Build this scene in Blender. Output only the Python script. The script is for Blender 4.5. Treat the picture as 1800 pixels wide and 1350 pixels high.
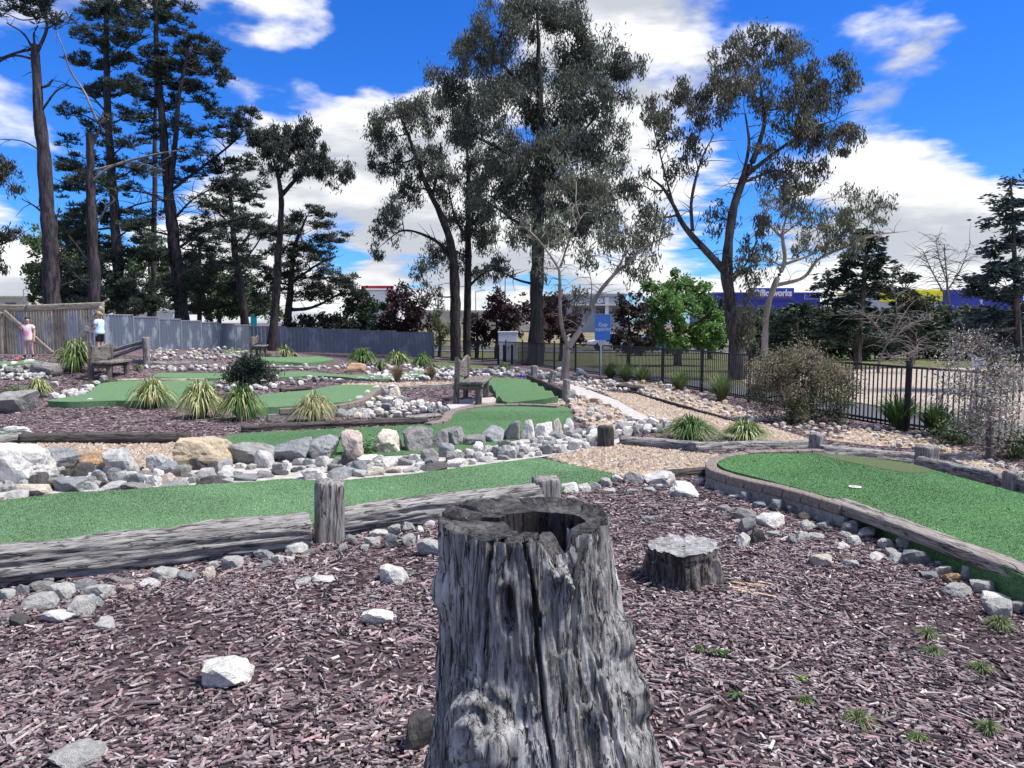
import bpy, math, random
import numpy as np
from mathutils import Vector, Matrix, noise, geometry
for o in list(bpy.data.objects): bpy.data.objects.remove(o, do_unlink=True)
scene = bpy.context.scene
COL = scene.collection
R = math.radians
# ------------------------------------------------------------------ camera
H = 1.6; F = 1300.0; TH = math.atan(109/1300.0)
cd = bpy.data.cameras.new('camera'); cam = bpy.data.objects.new('camera', cd); COL.objects.link(cam)
cam.location = (0, 0, H); cam.rotation_euler = (math.pi/2-TH, 0, 0)
cd.sensor_width = 36; cd.lens = 26; cd.clip_start = .05; cd.clip_end = 6000
scene.camera = cam
# ------------------------------------------------------------------ node helper
class NT:
    def __init__(s, tree): s.t = tree
    def __call__(s, typ, ins=None, out=0, **props):
        n = s.t.nodes.new('ShaderNode'+typ)
        for k, v in props.items(): setattr(n, k, v)
        for k, v in (ins or {}).items():
            sk = n.inputs[k]
            if isinstance(v, bpy.types.NodeSocket): s.t.links.new(v, sk)
            else: sk.default_value = v
        return n.outputs[out]
    def math(s, op, a, b=0.0, c=None, clamp=False):
        n = s.t.nodes.new('ShaderNodeMath'); n.operation = op; n.use_clamp = clamp
        for i, v in enumerate((a, b) + ((c,) if c is not None else ())):
            if isinstance(v, bpy.types.NodeSocket): s.t.links.new(v, n.inputs[i])
            else: n.inputs[i].default_value = v
        return n.outputs[0]
    def vm(s, op, a, b=(0, 0, 0), out=0):
        n = s.t.nodes.new('ShaderNodeVectorMath'); n.operation = op
        for i, v in enumerate((a, b)):
            if isinstance(v, bpy.types.NodeSocket): s.t.links.new(v, n.inputs[i])
            elif op == 'SCALE' and i == 1: n.inputs['Scale'].default_value = v
            else: n.inputs[i].default_value = v
        return n.outputs[out]
    def mix(s, f, a, b, blend='MIX'):
        n = s.t.nodes.new('ShaderNodeMix'); n.data_type = 'RGBA'; n.blend_type = blend
        for k, v in ((0, f), (6, a), (7, b)):
            if isinstance(v, bpy.types.NodeSocket): s.t.links.new(v, n.inputs[k])
            else: n.inputs[k].default_value = v if k == 0 else (tuple(v)+(1,) if len(v) == 3 else v)
        return n.outputs[2]
    def mr(s, v, a, b, c=0., d=1., smooth=True):
        n = s.t.nodes.new('ShaderNodeMapRange'); n.interpolation_type = 'SMOOTHSTEP' if smooth else 'LINEAR'
        s.t.links.new(v, n.inputs[0])
        for i, x in enumerate((a, b, c, d)): n.inputs[i+1].default_value = x
        return n.outputs[0]
    def ramp(s, f, stops, interp='LINEAR'):
        n = s.t.nodes.new('ShaderNodeValToRGB'); s.t.links.new(f, n.inputs[0]); cr = n.color_ramp; cr.interpolation = interp
        while len(cr.elements) < len(stops): cr.elements.new(.5)
        for e, (p, c) in zip(cr.elements, stops): e.position = p; e.color = tuple(c)+(1,)
        return n.outputs[0]
# ------------------------------------------------------------------ view rays
FWD = Vector((0, math.cos(TH), -math.sin(TH))); UP = Vector((0, math.sin(TH), math.cos(TH)))
def ray(px, py): return FWD*F + Vector((1, 0, 0))*(px-900) + UP*(675-py)
def pt(px, py, Y):                       # the place seen at this pixel, Y metres ahead
    d = ray(px, py); return Vector((0, 0, H)) + d*(Y/d.y)
# ------------------------------------------------------------------ world: blue sky with broken cumulus
SUN_EL, SUN_AZ = R(60), R(98)            # azimuth from +Y towards +X
w = bpy.data.worlds.new('World'); scene.world = w; w.use_nodes = True
T = w.node_tree; T.nodes.clear(); N = NT(T)
sky = T.nodes.new('ShaderNodeTexSky'); sky.sky_type = 'NISHITA'; sky.sun_disc = False
sky.sun_elevation = SUN_EL; sky.sun_rotation = SUN_AZ; sky.air_density = 1.0; sky.dust_density = .2; sky.ozone_density = 3
gen = N('TexCoord', out=0)
dirn = N('VectorMath', {0: gen}, operation='NORMALIZE')
sx = N('SeparateXYZ', {0: dirn}); szn = sx.node; dx, dy, dz = szn.outputs
lift = N.math('MULTIPLY', N.math('POWER', N.math('ABSOLUTE', dz), .75), 2.3)          # clouds flatten towards the horizon
pl = N('CombineXYZ', {0: dx, 1: dy, 2: lift})
n1 = N('TexNoise', {'Vector': pl, 'Scale': 3.3, 'Detail': 8., 'Roughness': .55, 'Distortion': 0.})
n2 = N('TexNoise', {'Vector': N.vm('ADD', pl, (.03, -.02, .11)), 'Scale': 3.3, 'Detail': 4., 'Roughness': .5, 'Distortion': 0.})
n3 = N('TexNoise', {'Vector': N.vm('MULTIPLY', dirn, (5, 5, 30)), 'Scale': 1.3, 'Detail': 4., 'Roughness': .6})
field = None
# where the heaps and the gaps of this particular sky stand: (px, py, radius px, weight)
dwarp = N('VectorMath', {0: N.vm('ADD', dirn, N.vm('SCALE', N.vm('SUBTRACT', N('TexNoise', {'Vector': pl, 'Scale': 5.5, 'Detail': 5.}, out=1), (.5, .5, .5)), .20))}, operation='NORMALIZE')
for bx, by, br, bw in ((520, 60, 300, .15), (1180, 60, 240, .18), (640, 330, 240, .12), (60, 330, 230, .06), (1650, 290, 200, .27),
                       (1590, 150, 130, .12), (60, 120, 120, .12), (1200, 240, 160, .12),
                       (1620, 40, 330, -.30), (600, 135, 130, -.30), (735, 50, 120, -.28), (100, 215, 170, -.20), (1790, 190, 140, -.20),
                       (330, 190, 150, -.22), (1130, 180, 90, -.14), (1230, 330, 110, -.12), (590, 365, 90, -.20)):
    c = ray(bx, by).normalized()
    d = N.vm('DOT_PRODUCT', dwarp, tuple(c), out=1)
    g = N.mr(d, math.cos(math.atan(br*1.35/F)), 1.0, 0., bw)
    field = g if field is None else N.math('ADD', field, g)
low = N.mr(dz, .02, .26, .10, 0.)
dens = N.math('ADD', N.math('ADD', n1, field), low)
dens = N.math('ADD', dens, N.math('MULTIPLY', N.math('SUBTRACT', n3, .5), N.mr(dz, .02, .30, .75, .0)))
mask = N.mr(dens, .46, .60)
shade = N.mr(N.math('ADD', N.math('MULTIPLY', N.math('SUBTRACT', n1, n2), 1.3), N.math('ADD', N.math('MULTIPLY', N.math('SUBTRACT', dens, .66), -.20), N.math('MULTIPLY', N.math('SUBTRACT', n3, .5), .45))), -.13, .09)
ccol = N.mix(shade, (.365, .385, .425), (.63, .635, .645))
skyc = N('HueSaturation', {'Saturation': 1.28, 'Value': 1.0, 'Color': sky.outputs[0]})
SKY = .125
blue = N.mix(1.0, skyc, (SKY*.24, SKY*.50, SKY*.92), 'MULTIPLY')
fin = N.mix(mask, blue, ccol)
bg = N('Background', {'Color': fin, 'Strength': 1.0})
w.cycles.sampling_method = 'MANUAL'; w.cycles.sample_map_resolution = 256
ow = T.nodes.new('ShaderNodeOutputWorld'); T.links.new(bg, ow.inputs[0])
# ------------------------------------------------------------------ sun: veiled by thin cloud
sd = bpy.data.lights.new('sun', 'SUN'); sd.energy = 4.3; sd.angle = R(12); sd.color = (1, .95, .88)
so = bpy.data.objects.new('sun', sd); COL.objects.link(so)
sv = Vector((math.sin(SUN_AZ)*math.cos(SUN_EL), math.cos(SUN_AZ)*math.cos(SUN_EL), math.sin(SUN_EL)))
so.rotation_euler = (-sv).to_track_quat('-Z', 'Y').to_euler(); so.location = (0, 0, 40)
vs = scene.view_settings; vs.view_transform = 'Standard'; vs.look = 'None'; vs.exposure = 0.75; vs.gamma = 1
scene.render.engine = 'CYCLES'
scene.cycles.max_bounces = 6; scene.cycles.diffuse_bounces = 3; scene.cycles.transparent_max_bounces = 6
# ------------------------------------------------------------------ terrain
def ss(a, b, x):
    t = np.clip((x-a)/(b-a), 0, 1); return t*t*(3-2*t)
def Gn(x, y):
    s = x+.3*y
    return (-.40*ss(5, 10, s)*ss(4, 10, y) - .35*ss(20, 50, y)
            + .55*ss(7.5, 13, -x)*ss(15.5, 20.5, y)*(1-ss(30, 50, y)))
def _s(a, b, x):
    t = min(1., max(0., (x-a)/(b-a))); return t*t*(3-2*t)
def G(x, y):
    return (-.40*_s(5, 10, x+.3*y)*_s(4, 10, y) - .35*_s(20, 50, y)
            + .55*_s(7.5, 13, -x)*_s(15.5, 20.5, y)*(1-_s(30, 50, y)))
def at(px, py, dz=0.):                   # the ground (lifted by dz) seen at this pixel
    d = ray(px, py); d = d/d.y; o = Vector((0, 0, H)); a = .5; b = None
    y = .6
    while y < 400:
        p = o+d*y
        if p.z < G(p.x, p.y)+dz: b = y; break
        a = y; y *= 1.02
    if b is None: b = a = 400.
    for _ in range(30):
        m = (a+b)/2; p = o+d*m
        if p.z < G(p.x, p.y)+dz: b = m
        else: a = m
    p = o+d*b; return Vector((p.x, p.y, G(p.x, p.y)+dz))
def mpp(p): return (Vector(p)-Vector((0, 0, H))).dot(FWD)/F      # metres per photo pixel at a place
# ------------------------------------------------------------------ mesh helpers
def arr_mesh(name, verts, faces, cols=None, smooth=False):
    """verts (n,3); faces (m,k) array of one k, or list of arrays"""
    me = bpy.data.meshes.new(name)
    verts = np.asarray(verts, np.float32)
    fl = faces if isinstance(faces, list) else [faces]
    fl = [np.asarray(f, np.int32) for f in fl if len(f)]
    me.vertices.add(len(verts)); me.vertices.foreach_set('co', verts.ravel())
    idx = np.concatenate([f.ravel() for f in fl]); tot = np.concatenate([np.full(len(f), f.shape[1], np.int32) for f in fl])
    me.loops.add(len(idx)); me.loops.foreach_set('vertex_index', idx)
    me.polygons.add(len(tot)); st = np.zeros(len(tot), np.int32); st[1:] = np.cumsum(tot)[:-1]
    me.polygons.foreach_set('loop_start', st); me.polygons.foreach_set('loop_total', tot)
    me.polygons.foreach_set('use_smooth', np.full(len(tot), smooth, bool))
    if cols is not None:
        ca = me.color_attributes.new('Col', 'FLOAT_COLOR', 'POINT')
        c = np.ones((len(verts), 4), np.float32); c[:, :3] = cols; ca.data.foreach_set('color', c.ravel())
    me.update(calc_edges=True); me.validate()
    return me
class MB:                                # collects simple shapes for one mesh
    def __init__(s): s.v = []; s.f = []
    def add(s, vs_, fs):
        b = len(s.v); s.v += [tuple(v) for v in vs_]; s.f += [tuple(i+b for i in f) for f in fs]; return s
    def box(s, c, d, M_=None, taper=1.0):
        x, y, z = d[0]/2, d[1]/2, d[2]/2
        vs_ = [Vector((sx_*x*(taper if sz_ > 0 else 1), sy_*y*(taper if sz_ > 0 else 1), sz_*z)) for sz_ in (-1, 1) for sx_, sy_ in ((-1, -1), (1, -1), (1, 1), (-1, 1))]
        if M_ is not None: vs_ = [M_ @ v for v in vs_]
        vs_ = [v+Vector(c) for v in vs_]
        return s.add(vs_, [(3, 2, 1, 0), (4, 5, 6, 7), (0, 1, 5, 4), (1, 2, 6, 5), (2, 3, 7, 6), (3, 0, 4, 7)])
    def bar(s, a, b, wd, ht, up=(0, 0, 1)):  # a beam between two points
        a = Vector(a); b = Vector(b); d = (b-a); L = d.length; d.normalize()
        sd_ = d.cross(Vector(up)).normalized(); u = sd_.cross(d)
        vs_ = [p+sd_*i*wd/2+u*j*ht/2 for p in (a, b) for i, j in ((-1, -1), (1, -1), (1, 1), (-1, 1))]
        return s.add(vs_, [(0, 1, 2, 3), (7, 6, 5, 4), (0, 4, 5, 1), (1, 5, 6, 2), (2, 6, 7, 3), (3, 7, 4, 0)])
    def tube(s, pts, rad, n=8, cap=True):
        pts = [Vector(p) for p in pts]; b = len(s.v)
        for i, p in enumerate(pts):
            d = (pts[min(i+1, len(pts)-1)]-pts[max(i-1, 0)])
            d = d.normalized() if d.length > 1e-9 else Vector((0, 0, 1))
            a = d.orthogonal().normalized() if abs(d.z) > .99 else d.cross(Vector((0, 0, 1))).normalized()
            c = d.cross(a); r = rad[i] if hasattr(rad, '__len__') else rad
            s.v += [tuple(p+(a*math.cos(t)+c*math.sin(t))*r) for t in (2*math.pi*k/n for k in range(n))]
        for i in range(len(pts)-1):
            for k in range(n):
                k2 = (k+1) % n; s.f.append((b+i*n+k, b+i*n+k2, b+(i+1)*n+k2, b+(i+1)*n+k))
        if cap:
            s.f.append(tuple(b+k for k in range(n))[::-1]); e = b+(len(pts)-1)*n; s.f.append(tuple(e+k for k in range(n)))
        return s
    def mesh(s, name, smooth=False):
        me = bpy.data.meshes.new(name); me.from_pydata(s.v, [], s.f); me.update()
        if smooth: me.polygons.foreach_set('use_smooth', [True]*len(me.polygons))
        return me
    def obj(s, name, m, parent=None, smooth=False, bevel=0):
        o = link(name, s.mesh(name, smooth), m, parent)
        if bevel:
            b = o.modifiers.new('bevel', 'BEVEL'); b.width = bevel; b.segments = 2; b.limit_method = 'ANGLE'
        return o
def link(name, me, m=None, parent=None):
    o = bpy.data.objects.new(name, me); COL.objects.link(o)
    if m is not None and me is not None:
        if not me.materials: me.materials.append(m)
    if parent is not None:
        o.parent = parent; o.matrix_parent_inverse = Matrix.Translation(parent.location).inverted() if parent.rotation_euler.z == 0 else Matrix.Identity(4)
    return o
def tag(o, label=None, cat=None, group=None, kind=None):
    if label: o['label'] = label
    if cat: o['category'] = cat
    if group: o['group'] = group
    if kind: o['kind'] = kind
    return o
def thing(name, loc, label, cat, group=None):
    o = bpy.data.objects.new(name, None); COL.objects.link(o); o.location = loc; o.empty_display_size = .1
    return tag(o, label, cat, group)
def inpoly(P, poly):
    P = np.asarray(P); q = np.asarray(poly); x, y = P[:, 0], P[:, 1]; c = np.zeros(len(P), bool); j = len(q)-1
    for i in range(len(q)):
        xi, yi = q[i]; xj, yj = q[j]
        c ^= ((yi > y) != (yj > y)) & (x < (xj-xi)*(y-yi)/((yj-yi) or 1e-12)+xi); j = i
    return c
def smooth_closed(pts, n=6):             # Catmull-Rom through a closed outline
    out = []; m = len(pts); P = [Vector((p[0], p[1])) for p in pts]
    for i in range(m):
        a, b, c, d = P[i-1], P[i], P[(i+1) % m], P[(i+2) % m]
        for k in range(n):
            t = k/n; out.append(.5*((2*b)+(c-a)*t+(2*a-5*b+4*c-d)*t*t+(3*b-a-3*c+d)*t**3))
    return out
def smooth_open(pts, n=6):
    P = [Vector(p) for p in pts]; P = [P[0]*2-P[1]]+P+[P[-1]*2-P[-2]]; out = []
    for i in range(1, len(P)-2):
        a, b, c, d = P[i-1], P[i], P[i+1], P[i+2]
        for k in range(n):
            t = k/n; out.append(.5*((2*b)+(c-a)*t+(2*a-5*b+4*c-d)*t*t+(3*b-a-3*c+d)*t**3))
    out.append(P[-2]); return out
def wpoly(px, dz=0.): return [at(x, y, dz).xy for x, y in px]
def sheet(name, poly, mat, off=.01, step=.25, skirt=0., zf=None, kind='structure', parent=None, seed=1):
    """a sheet draped over the terrain inside a world outline, with an optional edge going down"""
    rng = np.random.default_rng(seed); B = []
    for i in range(len(poly)):
        a = Vector(poly[i]); b = Vector(poly[(i+1) % len(poly)]); n = max(1, int((b-a).length/step))
        B += [a+(b-a)*k/n for k in range(n)]
    q = np.array([(p.x, p.y) for p in B]); lo = q.min(0); hi = q.max(0)
    nx = int((hi[0]-lo[0])/step)+1; ny = int((hi[1]-lo[1])/step)+1
    g = np.stack(np.meshgrid(lo[0]+np.arange(nx)*step, lo[1]+np.arange(ny)*step), -1).reshape(-1, 2)
    g = g+rng.uniform(-.2, .2, g.shape)*step; g = g[inpoly(g, q)]
    vs_ = [Vector(p) for p in q]+[Vector(p) for p in g]; nb = len(B)
    V, E, Fc, *_ = geometry.delaunay_2d_cdt(vs_, [(i, (i+1) % nb) for i in range(nb)], [], 1, 1e-5)
    V = np.array([(v.x, v.y) for v in V]); z = Gn(V[:, 0], V[:, 1])+off
    if zf is not None: z = z+zf(V[:, 0], V[:, 1])
    verts = [(a, b, c) for (a, b), c in zip(V, z)]; faces = [tuple(f) for f in Fc]
    if skirt:
        # outline edges are those used by one face
        cnt = {}
        for f in faces:
            for k in range(len(f)):
                e = (f[k], f[(k+1) % len(f)]); cnt[tuple(sorted(e))] = cnt.get(tuple(sorted(e)), [])+[e]
        low_ = {}
        for k, es in cnt.items():
            if len(es) == 1:
                a, b = es[0]
                for v in (a, b):
                    if v not in low_: low_[v] = len(verts); verts.append((verts[v][0], verts[v][1], verts[v][2]-skirt))
                faces.append((b, a, low_[a], low_[b]))
    me = bpy.data.meshes.new(name); me.from_pydata(verts, [], faces); me.update()
    for p in me.polygons:
        if p.normal.z < -.5: p.flip()
    o = link(name, me, mat, parent)
    if parent is None: tag(o, kind=kind)
    return o
def leaves(C, D, L, W, cols, up=None, seed=0):
    """rhombic leaves: centres C, axis D (unit), length L, width W"""
    rng = np.random.default_rng(seed); n = len(C)
    S = np.cross(D, rng.normal(size=(n, 3))); S /= np.linalg.norm(S, axis=1)[:, None]+1e-9
    nr = np.cross(D, S)
    L = np.broadcast_to(L, n)[:, None]; W = np.broadcast_to(W, n)[:, None]
    v = np.stack([C-D*L/2, C-D*L*.05+S*W/2+nr*W*.15, C+D*L/2, C-D*L*.05-S*W/2+nr*W*.15], 1).reshape(-1, 3)
    f = np.arange(4*n).reshape(n, 4)
    return v, f, np.repeat(cols, 4, axis=0)
# ------------------------------------------------------------------ materials
def newmat(name):
    m = bpy.data.materials.new(name); m.use_nodes = True; t = m.node_tree; t.nodes.clear(); return m, NT(t), t
def finish(N, t, col, rough=.85, spec=.25, bump=None, bstr=.3, bdist=.02, transl=None, metal=0.):
    b = t.nodes.new('ShaderNodeBsdfPrincipled')
    for k, v in (('Base Color', col), ('Roughness', rough), ('Specular IOR Level', spec), ('Metallic', metal)):
        if isinstance(v, bpy.types.NodeSocket): t.links.new(v, b.inputs[k])
        else: b.inputs[k].default_value = (tuple(v)+(1,)) if k == 'Base Color' else v
    if bump is not None:
        bn = t.nodes.new('ShaderNodeBump'); bn.inputs['Strength'].default_value = bstr; bn.inputs['Distance'].default_value = bdist
        t.links.new(bump, bn.inputs['Height']); t.links.new(bn.outputs[0], b.inputs['Normal'])
    sh = b.outputs[0]
    if transl:
        tr = t.nodes.new('ShaderNodeBsdfTranslucent'); t.links.new(col, tr.inputs[0]) if isinstance(col, bpy.types.NodeSocket) else None
        mx = t.nodes.new('ShaderNodeMixShader'); mx.inputs[0].default_value = transl
        t.links.new(sh, mx.inputs[1]); t.links.new(tr.outputs[0], mx.inputs[2]); sh = mx.outputs[0]
    o = t.nodes.new('ShaderNodeOutputMaterial'); t.links.new(sh, o.inputs[0])
def plain(name, c, c2=None, scale=6., rough=.8, spec=.25, bstr=.15, bscale=None, stretch=(1, 1, 1), metal=0., detail=6., lo=.35, hi=.65):
    m, N, t = newmat(name); co = N.vm('MULTIPLY', N('TexCoord', out=3), stretch)
    nz = N('TexNoise', {'Vector': co, 'Scale': scale, 'Detail': detail, 'Roughness': .6})
    c2 = c2 or tuple(x*.7 for x in c)
    col = N.mix(N.mr(nz, lo, hi), c2, c)
    bz = N('TexNoise', {'Vector': co, 'Scale': bscale or scale*4, 'Detail': 5.})
    finish(N, t, col, rough, spec, bz, bstr, .02, metal=metal); return m
def attrmat(name, rough=.8, spec=.2, transl=None, var=.25, scale=40.):
    m, N, t = newmat(name); a = N('Attribute', attribute_name='Col')
    nz = N('TexNoise', {'Vector': N('TexCoord', out=3), 'Scale': scale, 'Detail': 3.})
    col = N.mix(1., a, N.ramp(nz, [(.3, (1-var,)*3), (.7, (1+var,)*3)]), 'MULTIPLY')
    finish(N, t, col, rough, spec, transl=transl); return m
def wood(name, c, dark, axis='X', scale=7., rough=.85, bstr=.6, stain=.35):
    """weathered timber, grain along one object axis"""
    m, N, t = newmat(name); s = {'X': (.09, 1, 1), 'Y': (1, .09, 1), 'Z': (1, 1, .09)}[axis]
    oc = N('TexCoord', out=3); oi = N('ObjectInfo', out=5)
    co = N.vm('ADD', N.vm('MULTIPLY', oc, s), N.vm('SCALE', N('CombineXYZ', {0: oi, 1: oi, 2: oi}), 30.))
    g = N('TexNoise', {'Vector': co, 'Scale': scale*5, 'Detail': 8., 'Roughness': .65, 'Distortion': .6})
    big = N('TexNoise', {'Vector': co, 'Scale': scale, 'Detail': 4.})
    st = N('TexNoise', {'Vector': oc, 'Scale': 5., 'Detail': 6., 'Roughness': .7})
    col = N.mix(N.mr(g, .34, .62), dark, c)
    col = N.mix(N.mr(big, .35, .7, 0., .55), col, tuple(x*.55 for x in c))
    col = N.mix(N.mr(st, .5, .75, 0., stain), col, tuple(x*.45 for x in dark))
    fi = N('TexNoise', {'Vector': co, 'Scale': scale*16, 'Detail': 4., 'Roughness': .7})
    ck = N('TexNoise', {'Vector': N.vm('MULTIPLY', co, (.6, .6, .6)), 'Scale': scale*4.5, 'Detail': 3., 'Distortion': .8})
    line = N.mr(N.math('ABSOLUTE', N.math('SUBTRACT', ck, .5)), .0, .028, 1., 0.)
    col = N.mix(N.mr(fi, .35, .65, .0, .45), col, tuple(min(1, x*1.5) for x in c)); col = N.mix(N.mr(fi, .5, .3, 0., .6), col, dark)
    col = N.mix(N.math('MULTIPLY', line, .85), col, tuple(x*.3 for x in dark))
    hgt = N.math('SUBTRACT', N.math('ADD', g, N.math('MULTIPLY', fi, .6)), N.math('MULTIPLY', line, .9))
    finish(N, t, col, rough, .2, hgt, bstr, .015); return m
m_soil, N, t = newmat('soil')            # dark earth with worn, chip-covered patches
oc = N('TexCoord', out=3)
a = N('TexNoise', {'Vector': oc, 'Scale': 55., 'Detail': 8., 'Roughness': .7}); b_ = N('TexNoise', {'Vector': oc, 'Scale': 1.6, 'Detail': 5.})
vw = N('TexVoronoi', {'Vector': N.vm('ADD', N.vm('MULTIPLY', oc, (26, 52, 26)), N.vm('SCALE', N('TexNoise', {'Vector': oc, 'Scale': 9.}, out=1), 5.)), 'Scale': 1.}, out=1)
hv = N('SeparateColor', {0: vw}); hv2 = hv.node.outputs[1]
chip = N.ramp(hv, [(0., (.02, .014, .017)), (.35, (.06, .042, .05)), (.62, (.15, .105, .115)), (.84, (.25, .18, .185)), (1., (.40, .34, .33))])
col = N.mix(N.mr(a, .3, .7), (.018, .013, .014), (.07, .05, .052))
col = N.mix(N.math('MULTIPLY', N.mr(N('SeparateXYZ', {0: oc}, out=1), 4.5, 9., .22, .95), N.mr(N.math('ADD', b_, N.math('MULTIPLY', hv2, .12)), .34, .52, .35, 1.)), col, chip)
finish(N, t, col, .95, .15, N.math('ADD', a, hv2), .5, .02)
def turf(name, c1, c2):
    m, N, t = newmat(name); oc = N('TexCoord', out=3)
    a = N('TexNoise', {'Vector': oc, 'Scale': 62., 'Detail': 5., 'Roughness': .75}); b = N('TexNoise', {'Vector': oc, 'Scale': 1.1, 'Detail': 5., 'Roughness': .6})
    c = N('TexNoise', {'Vector': N.vm('MULTIPLY', oc, (1, 3, 1)), 'Scale': 38., 'Detail': 4., 'Roughness': .7})
    col = N.mix(N.mr(a, .40, .60), c2, c1); col = N.mix(N.mr(b, .4, .7, 0., .4), col, tuple(x*.62 for x in c1))
    col = N.mix(N.mr(c, .5, .72, 0., .42), col, (c1[0]*1.9+.03, c1[1]*1.45, c1[2]*1.8+.03))
    fl = N('TexNoise', {'Vector': oc, 'Scale': 120., 'Detail': 1.})
    col = N.mix(N.mr(fl, .68, .74, 0., .8), col, (.36, .5, .38))
    finish(N, t, col, .8, .25, N.math('ADD', a, c), .7, .012); return m
m_turf = turf('turf', (.135, .245, .115), (.055, .125, .05))
m_turf2 = turf('turf_deep', (.10, .20, .085), (.038, .098, .036))
m_turf3 = turf('turf_worn', (.095, .125, .045), (.05, .075, .026))
m_conc = plain('concrete', (.46, .44, .41), (.33, .31, .29), 9., .9, .2, .3, 60.)
m_pebbed = plain('pebble_bed', (.36, .28, .22), (.16, .12, .10), 60., .95, .15, .5, 90.)
m_grass = plain('lawn', (.145, .150, .070), (.075, .085, .036), 3., .95, .1, .5, 80.)
m_road = plain('asphalt', (.11, .115, .125), (.075, .078, .085), 30., .9, .2, .3, 90.)
m_lot = plain('car_park_gravel', (.42, .36, .30), (.30, .26, .22), 5., .95, .1, .4, 70.)
m_bank = plain('dry_bank', (.23, .19, .13), (.11, .12, .06), .8, .95, .1, .4, 20.)
m_log = wood('grey_timber', (.285, .275, .262), (.034, .032, .032), 'X')
m_logdark = wood('dark_timber', (.10, .088, .08), (.018, .016, .016), 'X')
m_post = wood('grey_post', (.29, .275, .26), (.06, .056, .055), 'Z', 6.)
m_postdark = wood('dark_post', (.075, .07, .068), (.015, .014, .015), 'Z', 6.)
m_bench = wood('bench_timber', (.20, .175, .155), (.05, .043, .04), 'Y', 7.)
m_pine_timber = wood('pale_timber', (.36, .32, .25), (.17, .15, .12), 'X', 5., bstr=.3)
m_coping = wood('coping_timber', (.30, .27, .24), (.085, .075, .068), 'X', 7.)
m_brick = plain('paver', (.25, .21, .185), (.16, .135, .12), 30., .9, .2, .4, 120.)
m_footing = plain('footing', (.28, .275, .26), (.17, .165, .16), 25., .95, .1, .6, 60.)
m_black = plain('black_metal', (.012, .014, .02), None, 5., .45, .5, .02)
m_white = plain('white_paint', (.72, .73, .74), (.62, .63, .64), 3., .5, .4, .03)
# ------------------------------------------------------------------ ground sheet
ys = np.concatenate([np.arange(-3, 14, .3), np.arange(14, 60, .8), 60*1.12**np.arange(0, 30)]); xs = np.concatenate([-14-8*1.25**np.arange(22, -1, -1), np.arange(-13.5, 13.6, .3), 14+8*1.25**np.arange(0, 23)])
X, Y = np.meshgrid(xs, ys); Z = Gn(X, Y)
V = np.stack([X, Y, Z], -1).reshape(-1, 3); ny, nx = X.shape; i = np.arange(ny*nx).reshape(ny, nx)
fq = np.stack([i[:-1, :-1], i[:-1, 1:], i[1:, 1:], i[1:, :-1]], -1).reshape(-1, 4)
tag(link('ground', arr_mesh('ground', V, fq, smooth=True), m_soil), kind='structure')
# ---- line of the black fence in plan
FP = [Vector(p) for p in ((8.75, 8.6), (7.75, 12), (6.55, 15.4), (4.67, 23.5), (1.55, 34), (-.5, 40.5), (-4.9, 46.2))]
FS = smooth_open([(p.x, p.y, 0) for p in FP], 10)
def offline(pts, d):                     # shift a plan polyline sideways (to its right)
    out = []
    for k, p in enumerate(pts):
        t_ = (pts[min(k+1, len(pts)-1)]-pts[max(k-1, 0)]).normalized(); out.append(Vector((p.x+t_.y*d, p.y-t_.x*d)))
    return out
FL = [Vector((p.x, p.y)) for p in FS]; FL = [FL[0]+(FL[0]-FL[3]).normalized()*12]+FL
o0, o1, o2 = offline(FL, .35), offline(FL, 2.3), offline(FL, 60)
sheet('verge', o0+[Vector((-4, 75)), Vector((60, 75)), Vector((70, 8))], m_grass, .015, 1.5)
sheet('footpath', o0+o1[::-1], m_road, .035, 1.2)
near = [p for p in FL if p.y < 21]
sheet('car_park', offline(near, 2.5)+[Vector((7.6, 24)), Vector((10, 34)), Vector((48, 36)), Vector((48, 2))], m_lot, .03, 1.5)
sheet('road', [Vector(p) for p in ((-70, 62), (-4, 58), (40, 50), (120, 34), (124, 43), (42, 59), (-4, 67), (-70, 71))], m_road, .04, 3.)
sheet('kerb', [Vector(p) for p in ((-70, 61.5), (-4, 57.5), (40, 49.5), (40, 50), (-4, 58), (-70, 62))], m_conc, .13, 3., skirt=.2)
sheet('bank', [Vector(p) for p in ((-90, 74), (-4, 70), (44, 62), (130, 46), (160, 120), (-100, 140))], m_bank, .02, 4., zf=lambda x, y: 1.1*ss(0, 14, y-(70-.2*x)))
sheet('back_lawn', [Vector(p) for p in ((-80, 33), (-17.8, 32), (-17.4, 46.8), (-5.4, 47), (-4.5, 60), (-80, 64))], m_grass, .02, 1.5)
# ------------------------------------------------------------------ beds of pebbles and concrete
PEB = {}
def pebbles(name, px, **k):
    p = wpoly(px); PEB[name] = p; sheet('pebble_bed', p, m_pebbed, .008, .3)
pebbles('front', [(960, 806), (1000, 796), (1060, 782), (1090, 783), (1200, 795), (1262, 801), (1240, 816), (1246, 836), (1180, 840), (1110, 842), (1085, 838), (1007, 818)])
pebbles('path', [(930, 668), (1000, 664), (1070, 690), (1120, 694), (1200, 720), (1290, 742), (1345, 748), (1432, 777), (1430, 790), (1370, 777), (1300, 772), (1180, 750), (1150, 750), (1100, 712), (1060, 690), (1010, 678)])
pebbles('left', [(40, 778), (200, 783), (300, 781), (345, 770), (400, 770), (400, 815), (200, 835), (60, 835), (20, 800)])
pebbles('strip', [(600, 676), (680, 674), (800, 672), (800, 677), (690, 682), (600, 681)])
pebbles('bench', [(870, 704), (990, 703), (992, 713), (900, 710), (840, 712)])
pebbles('cobbles', [(1003, 700), (1030, 705), (1075, 718), (1100, 732), (1125, 752), (1070, 758), (1030, 745), (1005, 725)])
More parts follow.
